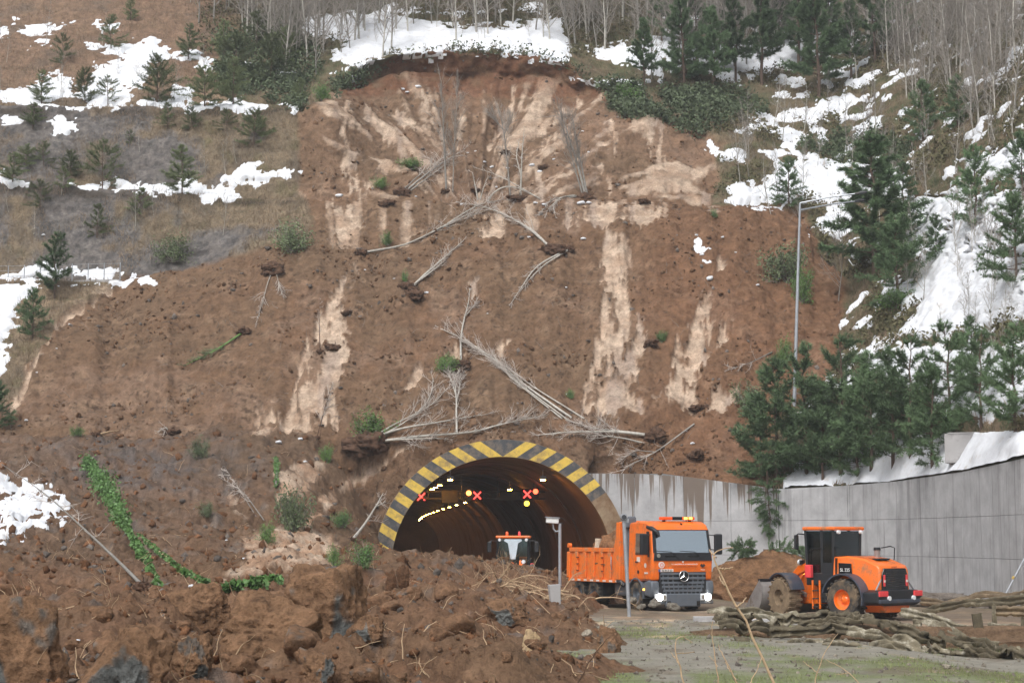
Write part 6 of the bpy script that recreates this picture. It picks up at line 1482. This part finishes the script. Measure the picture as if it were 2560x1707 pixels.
# brush pile between debris and truck
r = np.random.default_rng(77)
bp = Vector(pt(1270, 1470, 66)); bp.z = drop(bp.x, bp.y)
o = empty('brush_pile', bp, 0, 'tangle of tan broken branches heaped before the tunnel', 'brush pile')
for k in range(16):
    a = r.uniform(0, 6.3); p0 = np.array([r.normal() * 1.0, r.normal() * .7, .1]); d = np.array([np.cos(a), np.sin(a) * .6, r.uniform(.15, .7)])
    if k < 4: d = np.array([.9, .1, .45 + .1 * k]); p0 = np.array([-1.0 + .2 * k, 0, .15])
    c_ = curve(p0, d, r.uniform(1.6, 3.0), 9, r, -.12, .16); c_[:, 2] = np.maximum(c_[:, 2], -.1)
    tb = TB(); tb.tube(c_, np.linspace(.045 if k < 6 else .03, .008, 10), 5); link('branch', tb.mesh('branch', True), M['twig_tan'], o)
    cb_ = TB(); spray(cb_, c_, r, 9, 1.1, .012, .8, 4, -.06, .15); link('twigs', cb_.mesh('twigs'), M['twig_tan'], o)['kind'] = 'stuff'
bp2 = Vector(pt(1440, 1500, 68)); bp2.z = drop(bp2.x, bp2.y); o = empty('brush_pile', bp2, 0, 'bent tan branches lying beside the truck wheels', 'brush pile')
for k in range(9):
    p0 = np.array([r.normal() * .6, r.normal() * .3, .05]); d = np.array([r.choice([-1, 1]) * r.uniform(.5, 1), r.normal() * .3, r.uniform(.4, .9)])
    c_ = curve(p0, d, r.uniform(1.2, 2.2), 9, r, -.17, .1); tb = TB(); tb.tube(c_, np.linspace(.03, .008, 10), 5); link('branch', tb.mesh('branch', True), M['twig_tan'], o)
    cb_ = TB(); spray(cb_, c_, r, 6, .7, .010, .7, 3, -.06, .2); link('twigs', cb_.mesh('twigs'), M['twig_tan'], o)['kind'] = 'stuff'
# foreground stems growing in the yard
def yard_stem(name, label, stems, D, rad, m='twig_tan'):
    S = [np.array([pt(a * K, b * K, D) for a, b in s_]) for s_ in stems]
    S[0][0][2] = ground_z(S[0][0][0], S[0][0][1]) - .05; o0 = S[0][0]; o = empty(name, tuple(o0), 0, label, 'twig')
    for i, P in enumerate(S):
        n_ = 16; t = np.linspace(0, len(P) - 1, n_); Q = np.stack([np.interp(t, range(len(P)), P[:, k]) for k in range(3)], 1)
        for it in range(2): Q[1:-1] = .25 * Q[:-2] + .5 * Q[1:-1] + .25 * Q[2:]
        Q[1:-1] += np.random.default_rng(i + 3).normal(size=(n_ - 2, 3)) * rad * .35
        Q[:, 1] += np.linspace(0, .25, n_) * (i + 1) * .5
        if i: Q += (S[0][np.argmin(np.linalg.norm(S[0] - P[0], axis=1))] - P[0])[None] * 0
        tb = TB(); tb.tube(Q - o0, np.linspace(rad * (1 if i == 0 else .6), rad * .35, n_), 6); link('stem' if i == 0 else 'side_shoot', tb.mesh('stem', True), M[m], o)
yard_stem('dry_stem', 'tall pale dry stem hooked at its tip in front of the truck', [[(1800, 1600), (1740, 1472), (1690, 1390), (1652, 1312), (1637, 1278), (1648, 1262), (1686, 1257)], [(1652, 1306), (1670, 1306), (1688, 1303)], [(1692, 1394), (1708, 1384), (1722, 1374)], [(1665, 1345), (1662, 1335), (1660, 1326)], [(1645, 1280), (1641, 1270), (1639, 1262)]], 29, .022)
yard_stem('dry_stem', 'short hooked dry stem in the thin grass', [[(1592, 1620), (1566, 1550), (1550, 1490), (1552, 1468), (1572, 1460), (1592, 1476)], [(1560, 1525), (1552, 1510), (1544, 1500)], [(1556, 1500), (1580, 1500), (1600, 1500)]], 29.5, .014)
yard_stem('dry_stem', 'straight thin dry stem beside the end of the rails', [[(1652, 1630), (1650, 1560), (1640, 1490), (1636, 1450), (1640, 1425)], [(1648, 1530), (1640, 1515), (1632, 1508)]], 29.2, .011)
yard_stem('dry_stem', 'slanting dry stem with two forks before the rails', [[(1720, 1620), (1690, 1560), (1664, 1510), (1652, 1480)], [(1690, 1560), (1678, 1540), (1670, 1522)], [(1710, 1590), (1740, 1545), (1760, 1510)]], 28.6, .014)
yard_stem('dry_stem', 'thin dry stem rising towards the crumpled rails', [[(1870, 1640), (1872, 1560), (1895, 1500), (1928, 1455)], [(1878, 1545), (1862, 1530), (1850, 1520)]], 29.6, .011)
yard_stem('dry_stem', 'low arching dry stem leaning over the gravel', [[(2010, 1640), (1970, 1560), (1930, 1530), (1900, 1515)], [(1950, 1545), (1938, 1548), (1925, 1550)]], 29.4, .010)
yard_stem('dark_stick', 'dark thin stick leaning at the edge of the debris', [[(1310, 1600), (1345, 1530), (1372, 1495), (1402, 1462)]], 31, .016, 'root')

# ================================================================== SOIL BLOCKS, STONES, SNOW CLODS
GREYR = lin(108, 110, 108)
def faceted(name, c, size, m, seed, rock, rdir, sub, base, alt, rot=0.0, nrock=1):
    r = np.random.default_rng(seed); bm = bmesh.new(); bmesh.ops.create_icosphere(bm, subdivisions=sub, radius=1.0)
    V = np.array([v.co[:] for v in bm.verts]); Fq = np.array([[v.index for v in f.verts] for f in bm.faces]); bm.free()
    Nn = unit(np.concatenate([np.array([[1, 0, 0], [-1, 0, 0], [0, -1, .25], [0, 1, 0], [0, 0, 1], [0, 0, -1.0], [.6, -.7, .5], [-.6, -.6, .6]]) + r.normal(size=(8, 3)) * .28, rand_dir(r, 5)]))
    dd = r.uniform(.62, .95, len(Nn)); ratio = dd[None] / np.maximum(V @ Nn.T, 1e-3); k = ratio.argmin(1); rad = np.minimum(ratio.min(1), 1.35)
    n1 = fbm(V[:, 0] * 2 + seed, V[:, 1] * 2, V[:, 2] * 2, 4, seed); n2 = billow(V[:, 0] * 5 + seed, V[:, 1] * 5, V[:, 2] * 5, 4, seed + 5)
    W = V * (rad * (1 + .13 * n1 + .085 * (n2 - .9)))[:, None]
    t = np.clip(.5 + n2 * .5, 0, 1)[:, None]; cc_ = base * (1 - t) + alt * t
    dk = sstep(.3, .8, fbm(W[:, 0] * 6 + seed, W[:, 1] * 6, W[:, 2] * 6, 3, 9))[:, None]; cc_ = cc_ * (1 - .55 * dk) + lin(72, 54, 42) * .55 * dk
    if rock is not None:
        order = np.argsort(-(Nn @ unit(np.array(rdir, float))))[:nrock + 1]
        q = np.isin(k, order[:nrock]).astype(float)
        gap = np.partition(ratio, 1, axis=1); q = q * sstep(.0, .10, gap[:, 1] - gap[:, 0] + .12 * n1 + .02)
        q = np.maximum(q, sstep(.55, .8, fbm(W[:, 0] * 2.2, W[:, 1] * 2.2 + seed, W[:, 2] * 2.2, 3, 19)) * .7)[:, None]
        cc_ = cc_ * (1 - q) + np.asarray(rock) * (.75 + .5 * t) * q
    o = link(name, np_mesh(name, W * np.array(size), Fq, True, cc_), m); o.location = c; o.rotation_euler = (0, 0, rot); return o
def block(label, dx0, dx1, dy0, dy1, D, seed, boxy=.45, amp=.22, rock=None, rock_t=.2, name='soil_block', cat='soil block', rdir=None, sub=5, rot=None, deep=.8, base=lin(120, 93, 71), alt=lin(138, 107, 82), sink=.25):
    px_, py_ = (dx0 + dx1) / 2 * K, (dy0 + dy1) / 2 * K
    if name in ('soil_block', 'soil_slab'): D = hitP(px_, min(dy1 * K, 1704)).y
    s_ = F / D; p = Vector(pt(px_, py_, D))
    sx = (dx1 - dx0) / 2 * K / s_; sz = (dy1 - dy0) / 2 * K / s_ * (1 + sink)
    p.z -= sz * sink; p.y += sx * deep * .3
    g = 1.22 if name != 'stone' else 1.1
    o = faceted(name, p, (sx * g, sx * deep * g, sz * g), M['debris'], seed, rock, rdir or (0, -1, -.3), sub, np.asarray(base), np.asarray(alt), 0.0, 2 if rock is not None else 0)
    return tag(o, label, cat)
block('huge soil block with a grey rock face at the edge of the debris', -70, 150, 1372, 1600, 27, 11, .35, .25, GREYR * .8, .25, rdir=(-.35, -.75, -.1), deep=.9)
block('low crumbly soil block in front of the huge grey-faced block', -60, 85, 1520, 1640, 24.5, 12, .3, .3)
block('pointed soil block with a dark grey lower face and hanging roots', 185, 370, 1478, 1640, 26.5, 13, .3, .28, GREYR * .85, .1, rdir=(.35, -.5, -.45))
block('rounded soil block with a hollow under it', 505, 705, 1375, 1490, 38, 14, .35, .18)
block('tallest cracked soil block with a grey rock patch', 650, 855, 1308, 1470, 42, 15, .35, .26, GREYR, .32, rdir=(.25, -.7, -.45))
block('broad brown soil hump behind the rounded block', 395, 535, 1335, 1425, 43, 16, .25, .25)
block('small pointed soil block beside the pointed grey-faced one', 395, 480, 1455, 1550, 29, 17, .2, .35, GREYR * .7, .45, rdir=(.1, -.6, -.6))
block('brown and grey boulder lying on the grass at the debris edge', 1368, 1428, 1438, 1508, 43.5, 18, .35, .2, GREYR * .6, .2, rdir=(-.8, -.3, -.2), name='boulder', cat='boulder')
block('grey clod on the debris left of the concrete post', 1125, 1210, 1378, 1430, 55, 19, .2, .3, GREYR, .0)
block('upright thin dark slab of soil beside its twin', 886, 910, 1312, 1358, 58, 20, .5, .12, name='soil_slab', cat='soil slab', base=lin(92, 68, 52), alt=lin(106, 78, 58), deep=.5); block('second upright soil slab right of a thinner one', 912, 938, 1304, 1350, 58.4, 21, .5, .12, name='soil_slab', cat='soil slab', base=lin(92, 68, 52), alt=lin(106, 78, 58), deep=.5)
block('rough soil hump between the pointed blocks', 270, 390, 1438, 1520, 32, 22, .2, .35)
block('small grey-patched clod at the foot of the cracked block', 800, 880, 1420, 1470, 39, 23, .2, .3, GREYR, .1)
block('dark clod half buried in the loose debris', 700, 770, 1510, 1560, 30, 24, .2, .35, GREYR * .7, .0)
block('dark blue-grey stone at the front of the debris', 850, 910, 1540, 1590, 27, 25, .3, .3, GREYR * .6, -.6, name='stone', cat='stone', base=lin(80, 84, 88), alt=lin(108, 110, 110))
block('tan split stone standing in the debris', 1205, 1240, 1448, 1498, 38, 26, .4, .25, name='stone', cat='stone', base=lin(176, 150, 116), alt=lin(196, 170, 134), sub=4)
for i, (dx, dy, w_, h_, D, lab) in enumerate([(1350, 1452, 22, 14, 46, 'small tan stone on the grass beside the brown and grey boulder'), (1405, 1440, 14, 9, 52, 'pale small stone behind the brown and grey boulder'), (2175, 1530, 20, 12, 37, 'pale grey stone alone on the gravel'), (1505, 1385, 26, 18, 67, 'grey stone beside the sensor pole'), (1475, 1392, 18, 12, 66, 'small grey stone left of the sensor pole'), (1545, 1392, 30, 16, 66, 'grey broken rock before the truck wheel'), (1455, 1378, 22, 16, 69, 'mossy grey stone under the truck bed')]):
    block(lab, dx - w_ * .55, dx + w_ * .55, dy - h_ * .55, dy + h_ * .55, D, 60 + i, .3, .25, name='stone', cat='stone', base=lin(150, 142, 130) if i in (0, 1, 2) else lin(116, 110, 100), alt=lin(176, 166, 150) if i < 3 else lin(132, 126, 116), sub=3, sink=.0)
rb = np.random.default_rng(21)
for k in range(60):
    px_, py_ = rb.uniform(-10, 1420), rb.uniform(1430, 1695); P = hitP(px_, py_); sz = rb.uniform(.14, .5) * (1 if P.y > 35 else .7)
    o = faceted('soil_lump', P, (sz, sz * .8, sz * .7), M['debris'], 700 + k, GREYR if rb.random() < .3 else None, (0, -1, -.2), 3, lin(118, 91, 70), lin(136, 105, 81), rb.uniform(0, 6), 1); tag(o, 'angular lump of brown soil lying loose on the debris', 'soil lump', 'loose soil lumps on the debris')
hp = Vector(pt(1925, 1480, 88)); hp.z = -.2
o = lump('soil_heap', hp, (3.1, 1.9, 2.0), M['debris'], 41, None, 6, .2, .1, 0, .06, soil_cols(lin(114, 84, 62), lin(130, 98, 72)), .0); tag(o, 'brown soil heap against the wall between truck and loader', 'soil heap')
o = lump('soil_heap', (15.6, 82.5, -.25), (5.5, 1.2, .75), M['debris'], 42, None, 5, .3, .1, -.75, .1, soil_cols(lin(106, 96, 88), lin(128, 120, 112)), .0); tag(o, 'low grey rubble strip along the foot of the curved wall', 'rubble')
# pine branches dumped on the heap
for i, (dx, dy, rz) in enumerate([(1690, 1268, .3), (1760, 1262, 1.2), (1830, 1276, 2.2), (1870, 1290, 2.9)]):
    p = Vector(pt(dx * K, dy * K, 88.3)); o = place('pine_branch', PINE, i % 4, (M['bark_pine'],) * 2 + (M['needle_dull'],), ('trunk', 'branches', 'needles'), p, .36, rz, ['torn pine branch at the truck end of the soil heap', 'torn pine branch on the crest of the soil heap', 'torn pine branch on the heap below the hanging pine', 'torn pine branch on the loader end of the soil heap'][i], 'branch', 'pine branches on the soil heap', (math.radians(78 + 10 * i), .2))
r = random.Random(9)
sc = [(780, 450, 14), (1112, 372, 7), (1130, 384, 8), (1165, 386, 7), (1222, 380, 12), (1240, 395, 11), (1272, 366, 6), (1335, 467, 16), (1352, 466, 10), (1075, 352, 6), (1092, 348, 6), (1198, 362, 5), (1352, 350, 6), (1338, 302, 6), (960, 200, 12), (925, 205, 9), (935, 212, 8), (1140, 430, 6), (1250, 470, 9), (1230, 466, 8), (1060, 470, 7), (955, 452, 6), (1340, 548, 10), (1215, 545, 7), (980, 672, 9), (905, 640, 5), (838, 620, 5), (1120, 720, 4), (1300, 660, 5), (1630, 640, 16), (1600, 540, 8), (1612, 585, 9), (1575, 990, 7), (1590, 1018, 9), (1300, 905, 4), (925, 1338, 12), (700, 1060, 8), (640, 1015, 12), (690, 1008, 10), (180, 1470, 8), (440, 1345, 12), (560, 1282, 6), (520, 1240, 5), (605, 1335, 8), (60, 965, 8), (85, 855, 5), (130, 800, 4), (160, 745, 6), (540, 1370, 5), (100, 540, 8), (1660, 545, 7), (1690, 580, 5), (1740, 655, 8), (1790, 640, 9), (640, 1445, 5)]
proto = [lump('snow_clod', (0, 0, 0), (1, .9, .6), M['snow'], 300 + i, None, 2, .35, .1, 0, .2) for i in range(3)]
for i, (dx, dy, w_) in enumerate(sc):
    p = hitP(dx * K, dy * K); s_ = w_ * K / (F / p.y); o = proto[i] if i < 3 else proto[i % 3].copy()
    if i >= 3: COL.objects.link(o)
    o.location = p; o.scale = (s_ * .62, s_ * .6, s_ * .5); o.rotation_euler = (0, 0, r.uniform(0, 6)); tag(o, 'small lump of snow lying on bare soil', 'snow lump', 'snow lumps scattered over the slide')
# dark turf clumps torn off the rim
tc_ = [(890, 468, 16, 'dark turf clump on the left of the bench edge'), (1090, 440, 14, 'dark turf clump in the middle of the bowl bench'), (1480, 466, 16, 'dark turf clump near the right end of the bowl bench'), (1160, 350, 12, 'dark turf clump high in the throat of the bowl'), (1250, 385, 12, 'dark turf clump among the snow lumps of the bowl'), (1495, 790, 18, 'dark root clump at the right bank of the broad mud flow'), (1605, 938, 18, 'dark flat turf slab at the foot of the forked mud flow'), (955, 682, 22, 'dark root clump below the pale double stem'), (1270, 575, 24, 'reddish root plate on the crest of the slide'), (830, 1030, 34, 'big dark root clump left above the portal'), (1600, 1045, 20, 'dark root clump in the soil left of the wall pines'), (1050, 852, 16, 'dark root clump under the white birch stem'), (765, 800, 16, 'dark clump in the middle of the left mud flow'), (800, 720, 14, 'dark clump near the top of the left mud flow'), (395, 990, 14, 'dark hollow clump on the left debris slope')]
for i, (dx, dy, w_, lab) in enumerate(tc_):
    p = hitP(dx * K, dy * K); s_ = w_ * K / (F / p.y); o = empty('turf_clump', p, 0, lab, 'turf clump')
    lump('clod', (0, 0, 0), (s_ * .9, s_ * .6, s_ * .42), M['root'], 500 + i, o, 4, .55, .1, r.uniform(0, 3), .4)
    rg = np.random.default_rng(i); rt = TB()
    for k in range(46):
        rt.tube(curve(rg.normal(size=3) * s_ * .3, rg.normal(size=3) + np.array([0, -.4, -.3]), s_ * rg.uniform(.5, 1.3), 4, rg, -.2, .35), np.linspace(.016, .006, 5), 3)
    link('roots', rt.mesh('roots'), M['root'], o)['kind'] = 'stuff'

# ================================================================== WRECKED GUARD RAILS
M['rail'] = mat('mossy_rail_steel', lin(88, 80, 64), .85, .0, var=.4, scale=4, dirt=lin(168, 160, 138), dirt_amt=.12, dscale=3.4, bmp=.4)
M['rail_pale'] = mat('pale_rail_steel', lin(112, 104, 86), .85, .0, var=.35, scale=4, dirt=lin(190, 184, 168), dirt_amt=.3, dscale=3.4, bmp=.4)
M['rail_rust'] = mat('rusty_rail_steel', lin(104, 90, 72), .85, .0, var=.35, scale=4, dirt=lin(150, 130, 104), dirt_amt=.25, dscale=2.6, bmp=.4)
WB = [(0, -.155), (.02, -.14), (.075, -.105), (.075, -.065), (.02, -.03), (0, 0), (.02, .03), (.075, .065), (.075, .105), (.02, .14), (0, .155)]
def rail(label, pts_d, D, m, seed, tw0=0.0, tw1=0.0, crump=.05, hsc=1.0):
    q = np.array(pts_d, float) * K; n_ = 40; s = np.concatenate([[0], np.cumsum(np.hypot(*np.diff(q, axis=0).T))]); ss = np.linspace(0, s[-1], n_)
    Ds = np.interp(ss, [0, s[-1]], D if hasattr(D, '__len__') else [D, D])
    P = np.array([pt(a, b, d) for a, b, d in zip(np.interp(ss, s, q[:, 0]), np.interp(ss, s, q[:, 1]), Ds)])
    kn = np.random.default_rng(seed + 50); ki = np.linspace(0, n_ - 1, 7); kz = np.interp(np.arange(n_), ki, kn.normal(size=7)); kt = np.interp(np.arange(n_), ki, kn.normal(size=7)); ky = np.interp(np.arange(n_), ki, kn.normal(size=7))
    if crump > .03: P[:, 2] += .05 * kz; P[:, 1] += .18 * ky
    r = np.random.default_rng(seed); V = []; k = len(WB)
    for i in range(n_):
        t = P[min(i + 1, n_ - 1)] - P[max(i - 1, 0)]; t /= np.linalg.norm(t); side = unit(np.cross(t, [0, 0, 1.0])); side = side if side[1] < 0 else -side; up = np.cross(side, t); up = up if up[2] > 0 else -up
        a = np.radians(np.interp(i, [0, n_ - 1], [tw0, tw1]) + (26 if crump > .03 else 5) * kt[i]); cr_ = 1 + crump * 6 * vnoise(i * .22, 3, 0, seed)
        for th in (0, -.006):
            for (d, h) in WB:
                d2 = (d * 1.3 * cr_ + th) ; h2 = h * hsc * 1.1 * (1 - .45 * abs(vnoise(i * .35, 7, 0, seed))); d2 += (crump > .03) * .05 * vnoise(i * .5, h * 9, 0, seed)
                V.append(P[i] + side * (d2 * np.cos(a) - h2 * np.sin(a)) + up * (d2 * np.sin(a) + h2 * np.cos(a)) + r.normal(size=3) * .004)
    V = np.array(V); Fq = []
    for i in range(n_ - 1):
        for j in range(k - 1):
            a = i * 2 * k + j; Fq.append((a, a + 1, a + 2 * k + 1, a + 2 * k)); b = a + k; Fq.append((b + 1, b, b + 2 * k, b + 2 * k + 1))
    o0 = V[0].copy(); o = link('guard_rail', np_mesh('guard_rail', V - o0, np.array(Fq), True), m); o.location = o0
    return tag(o, label, 'guard rail', 'wrecked guard rails')
rail('crumpled guard rail curling up at its torn end beside the truck', [(1626, 1402), (1660, 1400), (1700, 1408), (1780, 1415), (1850, 1417)], 54, M['rail_pale'], 1, 60, 10, .09)
kr = random.Random(31)
runs = [[(1640, 1420), (1760, 1430), (1870, 1430), (1960, 1426), (2080, 1446), (2180, 1470), (2400, 1508)], [(1650, 1446), (1750, 1452), (1850, 1450), (1960, 1456), (2060, 1470), (2180, 1496), (2400, 1520)], [(1690, 1472), (1820, 1480), (1900, 1476), (2000, 1488), (2110, 1502)], [(1840, 1418), (1950, 1424), (2060, 1436), (2140, 1452)]]
for ri, run in enumerate(runs):
    q_ = np.array(run, float); s_l = np.concatenate([[0], np.cumsum(np.hypot(*np.diff(q_, axis=0).T))]); pos = -20.0; kseg = 0
    while pos < s_l[-1] - 50:
        ln_ = kr.uniform(110, 210); ss_ = np.clip(np.linspace(pos, pos + ln_, 5), 0, s_l[-1])
        x_ = np.interp(ss_, s_l, q_[:, 0]); y_ = np.interp(ss_, s_l, q_[:, 1]) + np.linspace(-1, 1, 5) * kr.uniform(-9, 9) + kr.uniform(-6, 6)
        y_ += np.array([0, 1, 0, -1, 0]) * kr.uniform(-5, 5)
        D_ = [52.5, 50.5, 49, 54][ri] - (x_.mean() - 1640) / 760 * 5.0
        rail('torn length of mossy guard rail in the wrecked heap', list(zip(x_, y_)), [D_ + kr.uniform(-.5, .5), D_ + kr.uniform(-.5, .5)], kr.choice((M['rail'], M['rail'], M['rail_pale'])), 100 + ri * 20 + kseg, kr.uniform(-20, 75), kr.uniform(-20, 75), .09)
        pos += ln_ * kr.uniform(.7, .98); kseg += 1
rail('rusty guard rail running away behind the loader', [(2118, 1382), (2200, 1374), (2300, 1366), (2420, 1358)], [63, 60], M['rail_rust'], 5, 35, 10, .06)
rail('second rusty guard rail below the one behind the loader', [(2116, 1402), (2220, 1390), (2300, 1382), (2420, 1374)], [61, 58], M['rail'], 6, 40, 15, .06)
rail('short upright guard rail with a pale top edge at its post', [(2288, 1402), (2340, 1403), (2440, 1404)], [56, 55.5], M['rail_rust'], 7, 0, 0, .01)
rail('pale paint-flaked guard rail crossing behind the leaning post', [(2070, 1402), (2180, 1428), (2260, 1446), (2420, 1478)], [54, 51], M['rail_pale'], 8, 20, 35)
rail('white-flaked rail stub in front of the leaning post', [(2095, 1428), (2170, 1450), (2230, 1470), (2290, 1484)], [51.5, 49], M['rail_pale'], 9, 45, 30)
rail('pale round-edged rail right of the leaning post', [(2275, 1438), (2352, 1454), (2450, 1472)], [52, 50], M['rail_pale'], 10, 15, 25)
def rpost(label, dx, dy0, dy1, D, m, w_=.14, tilt=0.0):
    p = Vector(pt(dx * K, dy1 * K, D)); g = drop(p.x, p.y); H = Vector(pt(dx * K, dy0 * K, D)).z - g
    o = empty('rail_post', (p.x, p.y, g), 0, label, 'post'); o.rotation_euler = (0, tilt, 0)
    MB().bb(-w_ / 2, w_ / 2, -.012, .012, -.2, H).build('web', m, o); 
    for s in (-1, 1): MB().bb(s * w_ / 2 - .012, s * w_ / 2 + .012, -.06, .06, -.2, H + .005).build('flange', m, o)
rpost('broad leaning rail post between the pale rails', 2254, 1408, 1490, 50.5, M['rail'], .22, -.12); rpost('short pale post at the end of the upright rail', 2284, 1390, 1412, 57, M['rail_pale'], .1); rpost('small leaning rail post on the crumpled rail', 1757, 1396, 1440, 55, M['rail'], .12, -.5)
rpost('stub of a rail post jutting over the lower rail', 1918, 1440, 1470, 49.5, M['rail'], .1, .6); rpost('white rail post beside the grey strut', 2350, 1362, 1390, 59, M['rail_pale'], .12)
P0, P1 = Vector(pt(2310 * K, 1357 * K, 70)), Vector(pt(2375 * K, 1240 * K, 70)); o = empty('strut', P0, 0, 'slanting grey steel strut with a yellow clamp before the curved wall', 'strut')
MB().tube([(0, 0, -.1), tuple(P1 - P0)], .035, 8).build('tube', M['galv'], o); q = (P1 - P0); MB().tube([tuple(q * .24), tuple(q * .29)], .05, 8).build('clamp', M['yellow_paint'], o)
for i, (a, b, D, lab) in enumerate([((1592, 1390), (1690, 1402), 60.5, 'pale concrete kerb in front of the truck'), ((1698, 1404), (1830, 1414), 59.5, 'pale concrete kerb behind the crumpled rail'), ((1836, 1414), (2010, 1428), 58.5, 'pale concrete kerb in front of the loader wheels')]):
    A, B = Vector(pt(a[0] * K, a[1] * K, D)), Vector(pt(b[0] * K, b[1] * K, D)); g = min(drop(A.x, A.y), drop(B.x, B.y)); d = B - A
    o = empty('kerb_block', (A.x, A.y, g), math.atan2(d.y, d.x), lab, 'kerb'); MB().bb(0, math.hypot(d.x, d.y), -.12, .12, -.1, .16).build('stone', M['concrete'], o, bevel=.02)
tb_ = lump('soil_heap', (Vector(pt(1980 * K, 1478 * K, 50.5))[0], 51.0, -.35), (5.0, 1.3, .55), M['debris'], 43, None, 5, .3, .1, -.12, .1, soil_cols(lin(100, 80, 62), lin(120, 98, 78)), .0); tag(tb_, 'low muddy soil ridge under the wrecked guard rails', 'soil heap')
# ================================================================== HAZE in the damp air
M_h = bpy.data.materials.new('thin_haze'); M_h.use_nodes = True; hn = M_h.node_tree.nodes; hl = M_h.node_tree.links
hn.remove(hn['Principled BSDF']); pv = hn.new('ShaderNodeVolumePrincipled'); pv.inputs['Color'].default_value = (.86, .90, .95, 1); pv.inputs['Density'].default_value = .00055; pv.inputs['Anisotropy'].default_value = .2
hl.new(pv.outputs[0], hn['Material Output'].inputs['Volume'])
hz = MB().bb(-520, 520, -160, 420, -3, 120).build('haze', M_h); tag(hz, 'thin pale haze in the damp mountain air', 'haze', kind='stuff')
